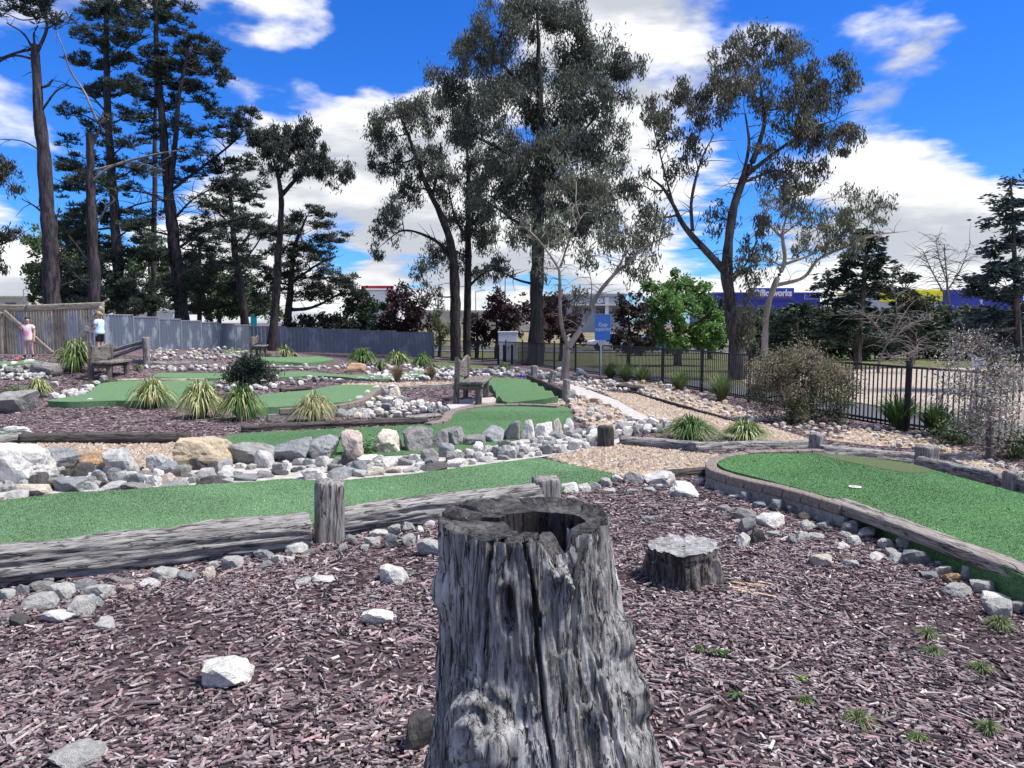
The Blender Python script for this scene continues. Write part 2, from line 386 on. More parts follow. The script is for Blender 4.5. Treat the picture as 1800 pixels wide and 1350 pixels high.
pebbles('verge', [(1110, 672), (1180, 682), (1300, 722), (1340, 742), (1290, 738), (1200, 714), (1110, 686)])
pebbles('right', [(1440, 772), (1500, 756), (1580, 764), (1700, 800), (1800, 838), (1800, 852), (1700, 818), (1620, 790), (1520, 783)])
sheet('concrete_path', wpoly([(1000, 676), (1030, 685), (1052, 694), (1085, 706), (1112, 722), (1140, 738), (1152, 752), (1126, 757), (1112, 742), (1095, 728), (1072, 716), (1040, 705), (1012, 696), (998, 686)]), m_conc, .035, .3, skirt=.06)
sheet('rubble_bed', wpoly([(-60, 840), (200, 832), (395, 818), (540, 805), (700, 790), (850, 780), (1000, 758), (1085, 760), (1090, 782), (1010, 796), (950, 806), (740, 834), (590, 848), (380, 857), (100, 870), (-60, 882)]), m_conc, .016, .2)
sheet('bench_slab', wpoly([(785, 714), (800, 706), (868, 700), (886, 708), (830, 713), (792, 722)]), m_conc, .03, .2, skirt=.05)
# ------------------------------------------------------------------ putting greens
GREENS = []
def green(label, px, h, mat=None, zf=None, step=.2, sm=5):
    p = smooth_closed(wpoly(px, h), sm); GREENS.append(p)
    o = sheet('putting_green', p, mat or m_turf, h, step, skirt=h+.1, zf=zf, kind=None)
    return tag(o, label, 'putting green', 'putting greens of the course')
green('long pale green fairway of artificial turf behind the near grey logs',
      [(-120, 892), (0, 877), (77, 869), (127, 865), (213, 869), (317, 862), (383, 855), (450, 849), (503, 843), (540, 846), (590, 846), (640, 842), (740, 832), (840, 819), (907, 809), (947, 804),
       (1007, 815), (1085, 834), (1050, 846), (990, 858), (940, 876), (800, 893), (600, 912), (400, 938), (200, 962), (0, 990), (-140, 1005)], .05,
      zf=lambda x, y: .05*np.exp(-((x+3.2)**2+(y-6.3)**2)/.5)+.035*np.exp(-((x+1.9)**2+(y-6.6)**2)/.3)+.02*np.sin(x*1.7)*np.sin(y*1.3))
green('green turf hole behind the row of boulders, ending at the pavers', [(385, 772), (425, 762), (520, 757), (640, 751), (750, 745), (784, 738), (790, 726), (815, 717), (860, 712), (920, 712), (990, 714), (1006, 726), (1000, 742), (960, 760), (900, 774), (840, 787), (770, 795), (600, 803), (480, 803), (400, 788)], .03, m_turf2)
green('wavy green turf ramp with cross ridges beside the wooden bench', [(806, 664), (860, 666), (898, 667), (931, 671), (956, 684), (980, 698), (971, 702), (921, 704), (884, 704), (872, 694), (862, 680), (806, 668)], .10, m_turf2,
      zf=lambda x, y: .05*(np.sin((y-15.4)*2*np.pi/1.25)), step=.1, sm=3)
green('raised green turf curving inside a low brick edging, left of centre', [(440, 716), (440, 697), (506, 689), (546, 685), (591, 677), (622, 676), (668, 678), (654, 685), (643, 697), (614, 705), (586, 708), (520, 713), (470, 716)], .16)
green('raised pointed green of turf below the left bench', [(86, 703), (151, 692), (171, 677), (201, 671), (254, 669), (365, 670), (372, 676), (330, 683), (302, 704), (204, 704), (141, 706), (108, 706)], .12)
green('narrow far green winding behind the dark shrub', [(274, 659), (292, 655), (406, 656), (498, 654), (540, 653), (600, 658), (664, 658), (714, 655), (742, 653), (742, 657), (712, 662), (680, 666), (636, 666), (596, 662), (540, 661), (498, 663), (380, 665), (280, 663)], .06)
green('rounded far green with a spiky plant on its back edge', [(450, 627), (475, 628), (541, 627), (561, 626), (588, 631), (551, 637), (501, 636), (456, 633)], .12)
green('small dark green by the far bench near the metal fence', [(392, 618), (405, 615), (445, 616), (470, 619), (440, 622), (400, 622)], .05, m_turf3)
green('small flat green left of the black fence corner', [(764, 637), (796, 636), (870, 646), (840, 650), (798, 649), (772, 647)], .05, m_turf3)
green('bright green tee where the girl stands', [(-40, 637), (20, 635), (63, 633), (62, 637), (20, 641), (-40, 643)], .08)
green('corner of green turf at the left edge beside a stub timber', [(-90, 752), (0, 753), (22, 762), (0, 771), (-90, 775)], .06, m_turf2)
rg = green('large bright green with brick and timber edging and a white cup', [(1262, 812), (1285, 801), (1330, 798), (1400, 797), (1440, 797), (1480, 800), (1540, 806), (1600, 815), (1640, 826), (1700, 842), (1790, 866), (1880, 890), (1960, 1000), (1900, 1062), (1800, 1014), (1700, 970), (1600, 926), (1500, 884), (1450, 871), (1380, 852), (1310, 834), (1275, 824)], .17, turf('turf_bright', (.095, .215, .075), (.036, .105, .032)))
tag(sheet('turf_patch', smooth_closed(wpoly([(1428, 796), (1480, 801), (1540, 807), (1610, 818), (1640, 828), (1600, 832), (1540, 822), (1470, 808)], .17), 3), m_turf3, .1735, .2, kind=None, parent=rg), 'worn brownish strip of turf')
hp = at(1503, 856, .175); b = MB(); b.tube([hp+Vector((0, 0, .001)), hp+Vector((0, 0, .004))], .052, 24)
cup = b.obj('cup', m_white, rg); b = MB(); b.tube([hp+Vector((0, 0, .0045)), hp+Vector((0, 0, .006))], .036, 24); b.obj('cup_hole', m_conc, rg)
# ------------------------------------------------------------------ fast value noise
def _h(i, j, k, s):
    n = (i*374761393+j*668265263+k*2147483647+s*974634777) & 0xFFFFFFFF
    n = ((n ^ (n >> 13))*1274126177) & 0xFFFFFFFF
    return ((n ^ (n >> 16)) & 0xFFFF)/65535.0
def vn(P, seed=0):
    P = np.asarray(P, np.float64); I = np.floor(P).astype(np.int64); f = P-I; f = f*f*(3-2*f)
    r = 0
    for a in (0, 1):
        for b in (0, 1):
            for c in (0, 1):
                wt = (f[..., 0] if a else 1-f[..., 0])*(f[..., 1] if b else 1-f[..., 1])*(f[..., 2] if c else 1-f[..., 2])
                r = r+wt*_h(I[..., 0]+a, I[..., 1]+b, I[..., 2]+c, seed)
    return r-.5
def fbm(P, o=4, seed=0, g=.5):
    P = np.asarray(P, np.float64); r = 0; a = 1.
    for k in range(o): r = r+a*vn(P*2**k+k*17.3, seed+k); a *= g
    return r
def grid_faces(nu, nv, wrap=False):      # nu rows, nv columns
    i = np.arange(nu*nv).reshape(nu, nv); j = np.roll(i, -1, 1) if wrap else i[:, 1:]; i2 = i if wrap else i[:, :-1]
    return np.stack([i2[:-1], j[:-1], j[1:], i2[1:]], -1).reshape(-1, 4)
# ------------------------------------------------------------------ logs, beams, posts
def beam_mesh(L, wd, ht, seed, rough=.012, square=4., nu=44, nv=28, groove=.02):
    """weathered log along X with long cracks; origin at its middle bottom"""
    u = np.linspace(-L/2, L/2, nu); v = np.linspace(0, 2*np.pi, nv, endpoint=False)
    U, Vv = np.meshgrid(u, v, indexing='ij'); c, s = np.cos(Vv), np.sin(Vv)
    r = (np.abs(c)**square+np.abs(s)**square)**(-1/square)
    P = np.stack([U*1.3, c*3+seed, s*3], -1)
    d = fbm(P*np.array([1.2, 1.5, 1.5]), 4, seed)*rough*2
    gr = fbm(np.stack([U*1.1, c*7+seed, s*7], -1), 3, seed+9); d = d-groove*np.clip(np.abs(gr)*-6+.55, 0, 1)
    gr2 = fbm(np.stack([U*2.2, c*15+seed, s*15], -1), 2, seed+5); d = d+gr2*.008
    bend = fbm(np.stack([U*.6, U*0+seed, U*0], -1), 2, seed+3)*.03*min(L, 2)
    y = c*(r*wd/2+d)+bend; z = s*(r*ht/2+d)+ht/2
    V = np.stack([U+fbm(P*4, 2, seed+4)*.02*(np.abs(U) > L/2*.97), y, z], -1).reshape(-1, 3)
    fc = grid_faces(nu, nv, True); n = len(V)
    V = np.vstack([V, [[-L/2+.01, 0, ht/2], [L/2-.01, 0, ht/2]]]); k = np.arange(nv); k2 = (k+1) % nv
    t1 = np.stack([k2, k, np.full(nv, n)], -1); e = (nu-1)*nv; t2 = np.stack([e+k, e+k2, np.full(nv, n+1)], -1)
    return arr_mesh('log', V, [fc, t1, t2], smooth=True)
def lay(name, a, b, wd, ht, seed, mat, label, cat, group=None, sink=.02, back=None, **k):
    """a beam lying between two ground places a, b (its front foot line), its body behind that line"""
    a = Vector(a); b = Vector(b); d = b-a; d2 = Vector((d.x, d.y, 0)).normalized(); nrm = Vector((-d2.y, d2.x, 0))
    if nrm.y < 0: nrm = -nrm
    o = link(name, beam_mesh(d.length, wd, ht, seed, **k), mat)
    o.location = (a+b)/2+nrm*(wd/2 if back is None else back)-Vector((0, 0, sink))
    o.rotation_euler = (0, -math.atan2(d.z, math.hypot(d.x, d.y)), math.atan2(d.y, d.x))
    return tag(o, label, cat, group)
def post_mesh(wd, ht, seed, dp=None, square=5., nv=36, nu=26, rough=.008):
    dp = dp or wd; u = np.linspace(0, 1, nu); v = np.linspace(0, 2*np.pi, nv, endpoint=False)
    U, Vv = np.meshgrid(u, v, indexing='ij'); c, s = np.cos(Vv), np.sin(Vv); r = (np.abs(c)**square+np.abs(s)**square)**(-1/square)
    P = np.stack([c*2.5+seed, s*2.5, U*ht*2], -1); d = fbm(P, 4, seed)*rough*2
    gr = fbm(np.stack([c*8+seed, s*8, U*ht*1.5], -1), 2, seed+9); d = d-.018*np.clip(np.abs(gr)*-7+.6, 0, 1)
    k = 1-.06*np.clip((U-.93)/.07, 0, 1)
    z = U*ht+(U > .9)*fbm(np.stack([c*2, s*2, c*0+seed], -1), 2, seed+2)*.03
    V = np.stack([c*(r*wd/2+d)*k, s*(r*dp/2+d)*k, z], -1).reshape(-1, 3); n = len(V); e = (nu-1)*nv
    q = np.arange(nv); q2 = (q+1) % nv
    # the cut end: two rings and a middle
    ring = V[e:]*np.array([.5, .5, 1])+np.array([0, 0, .002]); V = np.vstack([V, ring, [[0, 0, ht+.002]]])
    f2 = np.stack([e+q, e+q2, n+q2, n+q], -1); f3 = np.stack([n+q, n+q2, np.full(nv, n+nv)], -1)
    return arr_mesh('post', V, [grid_faces(nu, nv, True), f2, f3], smooth=True)
def post(px, yb, yt, wpx, seed, mat, label, lean=(0, 0), rz=.3, back=.5, name='timber_post', square=5., group=None):
    p = at(px, yb); s = mpp(p); wd = wpx*s; p = p+Vector((0, wd*back, 0)); ht = (yb-yt)*s*1.02
    o = link(name, post_mesh(wd, ht+.05, seed, square=square), mat); o.location = p-Vector((0, 0, .05)); o.rotation_euler = (lean[0], lean[1], rz)
    return tag(o, label, 'post', group)
lay('log', at(-170, 1056), at(548, 968), .24, .26, 3, m_log, 'thick cracked grey log at the left edging the near fairway', 'log', square=2.7, rough=.022, groove=.035, nu=160, nv=72)
lay('log', at(592, 948), at(955, 897), .20, .225, 8, m_log, 'cracked grey log running behind the big hollow stump', 'log', square=3., rough=.018, groove=.045, nu=100, nv=64)
post(573, 958, 853, 50, 2, m_post, 'short square grey post between the two near logs', rz=.35, lean=(0, .03))
post(960, 893, 845, 47, 4, m_post, 'short grey post standing just behind the big hollow stump', rz=.25)
lay('timber_beam', at(33, 781), at(328, 780), .16, .16, 12, m_logdark, 'long dark timber between red mulch and pebbles on the left', 'timber', square=4, groove=.02)
lay('timber_beam', at(-60, 792), at(42, 778), .16, .15, 13, m_log, 'stub of grey timber at the left edge beside the white boulder', 'timber')
lay('timber_beam', at(424, 761), at(752, 745), .13, .12, 14, m_logdark, 'long dark timber edging below the row of spiky clumps', 'timber', square=5)
lay('timber_beam', at(1088, 783), at(1224, 793), .15, .13, 15, m_log, 'pale grey timber in front of the strappy clumps, beside the dark post', 'timber', square=5)
lay('timber_beam', at(1222, 796), at(1428, 790), .15, .14, 16, m_log, 'split pale timber ending at the post above the bright green', 'timber', square=5, groove=.03)
lay('timber_beam', at(1446, 803), at(1620, 816), .15, .16, 17, m_log, 'thick pale timber behind the worn strip of the bright green', 'timber', square=6)
lay('timber_beam', at(1632, 826), at(1776, 860), .15, .185, 18, m_log, 'thick slanting pale timber right of the tall pale post', 'timber', square=6)
lay('timber_beam', at(1790, 864), at(1900, 893), .15, .18, 19, m_log, 'pale timber cut by the right edge of the picture', 'timber', square=6)
post(1066, 788, 752, 28, 21, m_postdark, 'short dark round post at the end of the pebble bed', square=2.4)
post(1440, 801, 765, 22, 22, m_post, 'pale grey post between the two timbers above the brick edging')
post(1636, 826, 787, 32, 23, m_post, 'pale grey post between the thick pale timbers')
post(1790, 868, 832, 28, 24, m_post, 'pale grey post at the right edge of the picture')
post(937, 674, 644, 11, 25, m_post, 'slim grey post at the far corner of the wavy green', lean=(0, .08), square=3)
post(966, 680, 652, 11, 26, m_post, 'slim leaning grey post halfway along the wavy green', lean=(0, .28), square=3)
post(995, 707, 668, 12, 27, m_post, 'slim grey post at the near corner of the wavy green', lean=(0, .03), square=3)
lay('timber_beam', at(929, 673), at(990, 702), .09, .24, 28, m_logdark, 'dark board edging the right side of the wavy green', 'timber', square=8, back=0)
lay('timber_beam', at(1095, 686), at(1292, 744), .06, .07, 29, m_logdark, 'thin dark edging strip winding through the pebbles by the fence', 'timber', square=6)
lay('timber_beam', at(1172, 842), at(1247, 837), .10, .10, 30, m_logdark, 'short brown timber joining the brick edging to the white rocks', 'timber', square=5)
lay('log', at(1083, 685), at(1124, 689), .22, .2, 31, m_logdark, 'short dark log lying on the pebbles near the fence', 'log', square=2.3, rough=.03)
lay('log', at(52, 658), at(87, 664), .36, .34, 32, m_log, 'short split log under the big spiky clump on the left', 'log', square=2.3, rough=.05)
lay('timber_beam', at(205, 672), at(360, 671), .08, .10, 33, m_pine_timber, 'thin pale board behind the raised pointed green', 'timber', square=8)
lay('timber_beam', at(262, 642), at(365, 641), .1, .12, 34, m_log, 'pale sleeper on the far slope below the metal fence', 'timber', square=8)
lay('timber_beam', at(366, 648), at(560, 649), .1, .12, 35, m_log, 'long pale sleeper behind the dark shrub', 'timber', square=8)
lay('log', at(383, 628), at(438, 630), .16, .16, 36, m_log, 'pale round log on the far slope beside a stub post', 'log', square=2.2)
post(443, 635, 621, 10, 37, m_post, 'stub post at the end of the far pale log', square=3)
lay('timber_beam', at(474, 637), at(535, 636), .1, .1, 38, m_pine_timber, 'pale board at the back of the rounded far green', 'timber', square=8)
lay('timber_beam', at(495, 690), at(548, 686), .1, .12, 39, m_logdark, 'short dark timber behind the brick edged green', 'timber', square=6)
lay('timber_beam', at(676, 686), at(800, 678), .1, .08, 40, m_log, 'thin timber between the tan pebbles and the mulch by the bench', 'timber', square=6)
lay('timber_beam', at(720, 739), at(776, 733), .2, .08, 41, m_log, 'weathered plank lying among the white rocks by the pavers', 'timber', square=5, groove=.03)
# timber coping of the bright green, on a row of short supports
tb = lay('timber_coping', at(1452, 892, .12), at(1905, 1072, .12), .17, .09, 42, m_coping, 'long straight bolted timber coping along the bright green', 'timber', square=7, groove=.012, nu=150, rough=.006)
m_logflat = m_log
a_, b2_ = at(1470, 905), at(1905, 1085); d_ = (b2_-a_); d_.z = 0
n_ = Vector((-d_.y, d_.x, 0)).normalized(); n_ = n_ if n_.y > 0 else -n_
tag(MB().bar(a_+n_*.10+Vector((0, 0, .04)), b2_+n_*.10+Vector((0, 0, .04)), .08, .17).obj('sill_timber', m_logdark), 'dark timber wall below the bolted coping', 'timber')
# ------------------------------------------------------------------ brick edgings
def bricks(label, path, ht, dz, blen=.21, bw=.11, bh=.085, footing=True, mat=None, seed=0):
    rng = random.Random(seed); P = smooth_open([at(x, y, dz) for x, y in path], 8)
    root = thing('brick_edging', P[0]-Vector((0, 0, dz)), label, 'edging'); acc = 0.; pts = [P[0]]
    cum = [0.]
    for k in range(1, len(P)): cum.append(cum[-1]+(P[k]-P[k-1]).length)
    def sample(s_):
        for k in range(1, len(P)):
            if cum[k] >= s_:
                t_ = (s_-cum[k-1])/max(1e-6, cum[k]-cum[k-1]); return P[k-1].lerp(P[k], t_)
        return P[-1]
    n = int(cum[-1]/blen); proto = None
    mb = MB().box((0, 0, 0), (blen-.010, bw, bh)); me0 = None
    for k in range(n):
        a = sample(k*blen); b = sample((k+1)*blen); c = (a+b)/2; d = b-a
        if me0 is None:
            o = mb.obj('brick', mat or m_brick, None); import bmesh
            bm = bmesh.new(); bm.from_mesh(o.data); bmesh.ops.bevel(bm, geom=bm.edges[:], offset=.008, segments=1, affect='EDGES'); bm.to_mesh(o.data); bm.free(); me0 = o.data
        else: o = bpy.data.objects.new('brick', me0); COL.objects.link(o)
        o.location = c-Vector((0, 0, bh/2))+Vector((0, 0, rng.uniform(-.004, .004)))
        o.rotation_euler = (rng.uniform(-.03, .03), -math.atan2(d.z, math.hypot(d.x, d.y))+rng.uniform(-.015, .015), math.atan2(d.y, d.x)+rng.uniform(-.03, .03)); o.scale = (min(1.2, d.length/blen), 1, 1)
        o.parent = root; o.matrix_parent_inverse = Matrix.Translation(root.location).inverted()
    if footing and dz > bh+.02:
        mb = MB(); Q = [sample(cum[-1]*k/(n*2)) for k in range(n*2+1)]
        for k in range(n*2): mb.bar(Q[k]-Vector((0, 0, bh+(dz-bh)/2+.03)), Q[k+1]-Vector((0, 0, bh+(dz-bh)/2+.03)), bw*.82, dz-bh+.06)
        mb.obj('footing', m_footing, root)
    return root
bricks('curved brick edging around the tip of the large bright green', [(1444, 790), (1400, 791), (1340, 792), (1295, 796), (1265, 802), (1250, 812), (1254, 824), (1280, 833), (1330, 845), (1390, 859), (1440, 873), (1492, 889)], .17, .185, seed=2)
bricks('low curved brick wall around the raised green left of centre', [(674, 680), (660, 685), (650, 693), (636, 702), (610, 709), (580, 713), (530, 716), (470, 719)], .18, .19, blen=.24, bw=.13, bh=.09, seed=3)
bricks('pavers curving along the back of the boulder green', [(752, 743), (772, 740), (784, 735), (788, 727), (800, 720), (830, 714), (870, 710), (930, 710), (992, 713)], .06, .07, blen=.26, bw=.15, bh=.07, footing=False, seed=4)
# ------------------------------------------------------------------ rocks
import bmesh
def rock_mesh(seed, sub=3, rough=.05, cuts=16, flat=.75, warp=.22):
    rng = np.random.default_rng(seed); bm = bmesh.new(); bmesh.ops.create_icosphere(bm, subdivisions=sub, radius=1)
    D = np.array([v.co[:] for v in bm.verts]); D /= np.linalg.norm(D, axis=1)[:, None]
    ax = np.array([(1, 0, 0), (-1, 0, 0), (0, 1, 0), (0, -1, 0), (0, 0, 1), (.5, -.8, .5)])+rng.normal(size=(6, 3))*.28
    n = np.vstack([ax, rng.normal(size=(cuts-6, 3))]); n /= np.linalg.norm(n, axis=1)[:, None]; d = np.concatenate([rng.uniform(.5, .72, 6), rng.uniform(.66, .95, cuts-6)])
    dots = D@n.T; r = np.where(dots > .15, d/np.maximum(dots, .15), 9).min(1); r = np.minimum(r, 1.25)
    r = r*(1+fbm(D*1.1+seed, 2, seed)*warp*.7)+fbm(D*5+seed, 3, seed+3)*rough
    P = D*r[:, None]; P[:, 2] = np.where(P[:, 2] < -flat, -flat+(P[:, 2]+flat)*.1, P[:, 2])
    l2, h2 = P[:, :2].min(0), P[:, :2].max(0); P[:, :2] = (P[:, :2]-(l2+h2)/2)/((h2-l2)/2)
    lo, hi = P[:, 2].min(), P[:, 2].max(); P[:, 2] = (P[:, 2]-lo)/(hi-lo)
    for v, p in zip(bm.verts, P): v.co = p
    me = bpy.data.meshes.new('rock'); bm.to_mesh(me); bm.free()
    me.polygons.foreach_set('use_smooth', [False]*len(me.polygons)); return me
def stone_mat(name, obj):
    m, N, t = newmat(name); oc = N('TexCoord', out=3)
    if obj:
        oi = N('ObjectInfo', out=1); rnd = oi.node.outputs['Random']; co = N.vm('ADD', oc, N.vm('SCALE', N('CombineXYZ', {0: rnd, 1: rnd, 2: rnd}), 40.)); base = oi; k = 1.
    else: base = N('Attribute', attribute_name='Col'); co = oc; k = 9.
    a = N('TexNoise', {'Vector': co, 'Scale': 2.2*k, 'Detail': 8., 'Roughness': .68}); b = N('TexNoise', {'Vector': co, 'Scale': 14.*k, 'Detail': 5., 'Roughness': .7})
    v = N('TexNoise', {'Vector': N.vm('MULTIPLY', co, (1, 1, 2.6)), 'Scale': 3.*k, 'Detail': 6., 'Distortion': 1.2})
    col = N.mix(1., base, N.ramp(a, [(.28, (.52, .54, .58)), (.5, (.95, .95, .95)), (.72, (1.32, 1.28, 1.2))]), 'MULTIPLY')
    col = N.mix(N.mr(v, .56, .64, 0., .45), col, N.mix(1., base, (.58, .52, .46), 'MULTIPLY'))
    col = N.mix(N.mr(b, .58, .7, 0., .5), col, N.mix(1., base, (.4, .4, .42), 'MULTIPLY'))
    col = N.mix(N.mr(b, .42, .28, 0., .35), col, N.mix(1., base, (1.5, 1.5, 1.5), 'MULTIPLY'))
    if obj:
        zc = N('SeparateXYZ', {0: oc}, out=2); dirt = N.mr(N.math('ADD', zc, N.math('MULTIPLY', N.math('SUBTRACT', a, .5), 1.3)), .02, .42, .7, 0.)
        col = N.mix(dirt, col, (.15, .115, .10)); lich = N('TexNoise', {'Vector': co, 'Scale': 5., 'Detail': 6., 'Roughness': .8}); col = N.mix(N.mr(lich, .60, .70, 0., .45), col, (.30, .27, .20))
    finish(N, t, col, .85, .3, N.math('ADD', a, N.math('MULTIPLY', b, .5)), .7, .06); return m
m_stone = stone_mat('stone', True); m_stonev = stone_mat('loose_stone', False)
PAL = dict(W=(.66, .645, .60), L=(.45, .45, .425), G=(.26, .258, .245), B=(.27, .285, .29), T=(.52, .43, .30), O=(.48, .32, .19), D=(.10, .095, .09), K=(.56, .46, .40), M=(.62, .56, .46))
CN = dict(W='white', L='light grey', G='grey', B='blue-grey', T='tan', O='orange', D='dark', K='pinkish', M='cream')
RM = [rock_mesh(100+k, 3, .07, 10+(k*3) % 9) for k in range(18)]
rr = random.Random(5)
ORD = 'first second third fourth fifth sixth seventh eighth ninth tenth eleventh twelfth thirteenth fourteenth fifteenth sixteenth seventeenth eighteenth nineteenth twentieth'.split()
def ordw(n):
    if n < 20: return ORD[n]
    t_ = {2: 'twenty', 3: 'thirty', 4: 'forty', 5: 'fifty', 6: 'sixty'}[(n+1)//10]; u = (n+1) % 10
    return t_.replace('y', 'ieth') if u == 0 else t_+'-'+ORD[u-1]
ROCKS = []
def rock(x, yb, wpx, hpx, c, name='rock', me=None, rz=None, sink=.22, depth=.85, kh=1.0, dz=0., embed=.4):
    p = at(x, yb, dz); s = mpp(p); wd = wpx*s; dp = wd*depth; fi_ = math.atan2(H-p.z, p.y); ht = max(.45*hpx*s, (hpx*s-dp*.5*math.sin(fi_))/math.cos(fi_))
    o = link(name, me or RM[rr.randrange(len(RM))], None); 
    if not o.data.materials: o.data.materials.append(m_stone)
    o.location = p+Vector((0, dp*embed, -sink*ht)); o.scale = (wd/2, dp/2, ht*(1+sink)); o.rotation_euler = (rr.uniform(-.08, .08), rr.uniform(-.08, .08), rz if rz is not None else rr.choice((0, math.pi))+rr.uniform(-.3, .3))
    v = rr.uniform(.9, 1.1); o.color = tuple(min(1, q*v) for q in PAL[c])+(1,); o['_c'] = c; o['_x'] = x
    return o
def row(context, items, cat='rock', group=None, name='rock', big=None):
    """stones counted from the left within one row; each label names its place in that row"""
    items = sorted(items, key=lambda q: q[0]); n = len(items)
    for k, it in enumerate(items):
        me = rock_mesh(big+k, 4, .085, 15+(k*7) % 8, warp=.3) if big else None
        o = rock(*it[:5], name=name, me=me)
        tag(o, '%s %s, %s from the left %s' % (CN[it[4]], name, ordw(k), context), cat, group)
        del o['_c'], o['_x']
row('in the row behind the long fairway', [(14, 856, 100, 80, 'W'), (90, 835, 70, 52, 'B'), (152, 831, 66, 42, 'O'), (207, 840, 52, 54, 'L'), (275, 835, 46, 41, 'L'), (345, 828, 98, 62, 'T'), (437, 818, 90, 47, 'G'),
    (507, 815, 76, 46, 'B'), (562, 809, 58, 44, 'B'), (618, 805, 49, 52, 'K'), (677, 798, 56, 44, 'M'), (730, 796, 54, 48, 'G'), (770, 791, 40, 38, 'G'), (797, 786, 40, 37, 'G'), (833, 786, 42, 24, 'G'),
    (862, 780, 50, 33, 'B'), (900, 777, 38, 41, 'G'), (928, 774, 25, 38, 'W'), (955, 774, 33, 33, 'W'), (978, 768, 21, 34, 'M'), (1001, 767, 22, 33, 'W')], 'boulder', 'boulders behind the long fairway', 'boulder', big=300)
row('along the front of the thick left log', [(8, 1057, 25, 22, 'L'), (35, 1046, 22, 20, 'B'), (68, 1041, 40, 20, 'G'), (83, 1027, 17, 12, 'L'), (55, 1074, 66, 34, 'L'), (103, 1058, 42, 33, 'L'), (138, 1040, 42, 24, 'B'), (165, 1054, 46, 28, 'L'),
    (132, 1086, 50, 38, 'L'), (166, 1069, 22, 20, 'B'), (97, 1095, 48, 26, 'W'), (177, 1110, 38, 23, 'L'), (30, 1103, 36, 23, 'D'), (12, 1090, 24, 15, 'G'), (213, 1043, 32, 16, 'K'), (258, 1033, 41, 16, 'W'), (224, 1030, 18, 12, 'G'), (200, 1026, 20, 15, 'G'),
    (285, 1019, 52, 25, 'L'), (322, 1022, 40, 18, 'B'), (365, 1020, 23, 23, 'M'), (372, 1000, 18, 15, 'W'), (405, 1002, 38, 25, 'L'), (433, 983, 18, 14, 'L'), (460, 984, 33, 21, 'B'), (485, 992, 21, 19, 'W'), (478, 972, 30, 12, 'W'), (463, 1002, 24, 16, 'B'), (517, 975, 44, 32, 'W'), (540, 977, 20, 13, 'B'), (505, 987, 20, 9, 'W'), (440, 996, 14, 9, 'L')], group='stones along the left log')
row('in the mulch left of the stump', [(115, 1356, 92, 42, 'L'), (33, 1344, 18, 13, 'W'), (345, 1307, 17, 13, 'L'), (388, 1212, 90, 54, 'W'), (565, 1027, 42, 16, 'W'), (530, 1029, 30, 13, 'L'), (688, 1026, 54, 36, 'W'), (660, 1100, 56, 32, 'W'), (735, 1325, 54, 72, 'D')], group='loose rocks in the mulch left of the stump')
row('between the near post and the stump', [(602, 974, 18, 19, 'L'), (616, 956, 23, 17, 'B'), (612, 942, 21, 13, 'L'), (652, 960, 26, 18, 'W'), (664, 946, 34, 18, 'W'), (686, 963, 28, 29, 'B'), (692, 941, 24, 19, 'L'), (716, 937, 28, 22, 'L'), (718, 961, 27, 23, 'L'), (738, 938, 15, 13, 'W'), (758, 979, 52, 35, 'L'), (755, 927, 20, 12, 'W'), (640, 967, 16, 10, 'L'), (675, 930, 14, 11, 'W')], group='stones behind the hollow stump')
row('along the end of the fairway', [(1001, 868, 36, 21, 'W'), (1027, 866, 26, 18, 'W'), (1045, 862, 24, 17, 'L'), (1066, 856, 22, 17, 'L'), (1085, 849, 24, 17, 'W'), (1115, 852, 36, 26, 'L'), (1163, 853, 58, 25, 'W'), (1160, 862, 15, 11, 'W'), (1207, 875, 58, 26, 'W'), (1112, 868, 26, 12, 'L'), (1143, 866, 22, 10, 'L'), (1142, 919, 24, 14, 'L'), (1232, 850, 16, 9, 'W'), (1248, 855, 15, 11, 'W'), (1267, 870, 21, 9, 'L'), (1072, 868, 26, 9, 'L'), (1005, 880, 20, 9, 'L'), (1125, 1003, 10, 6, 'L')], group='white stones at the end of the fairway')
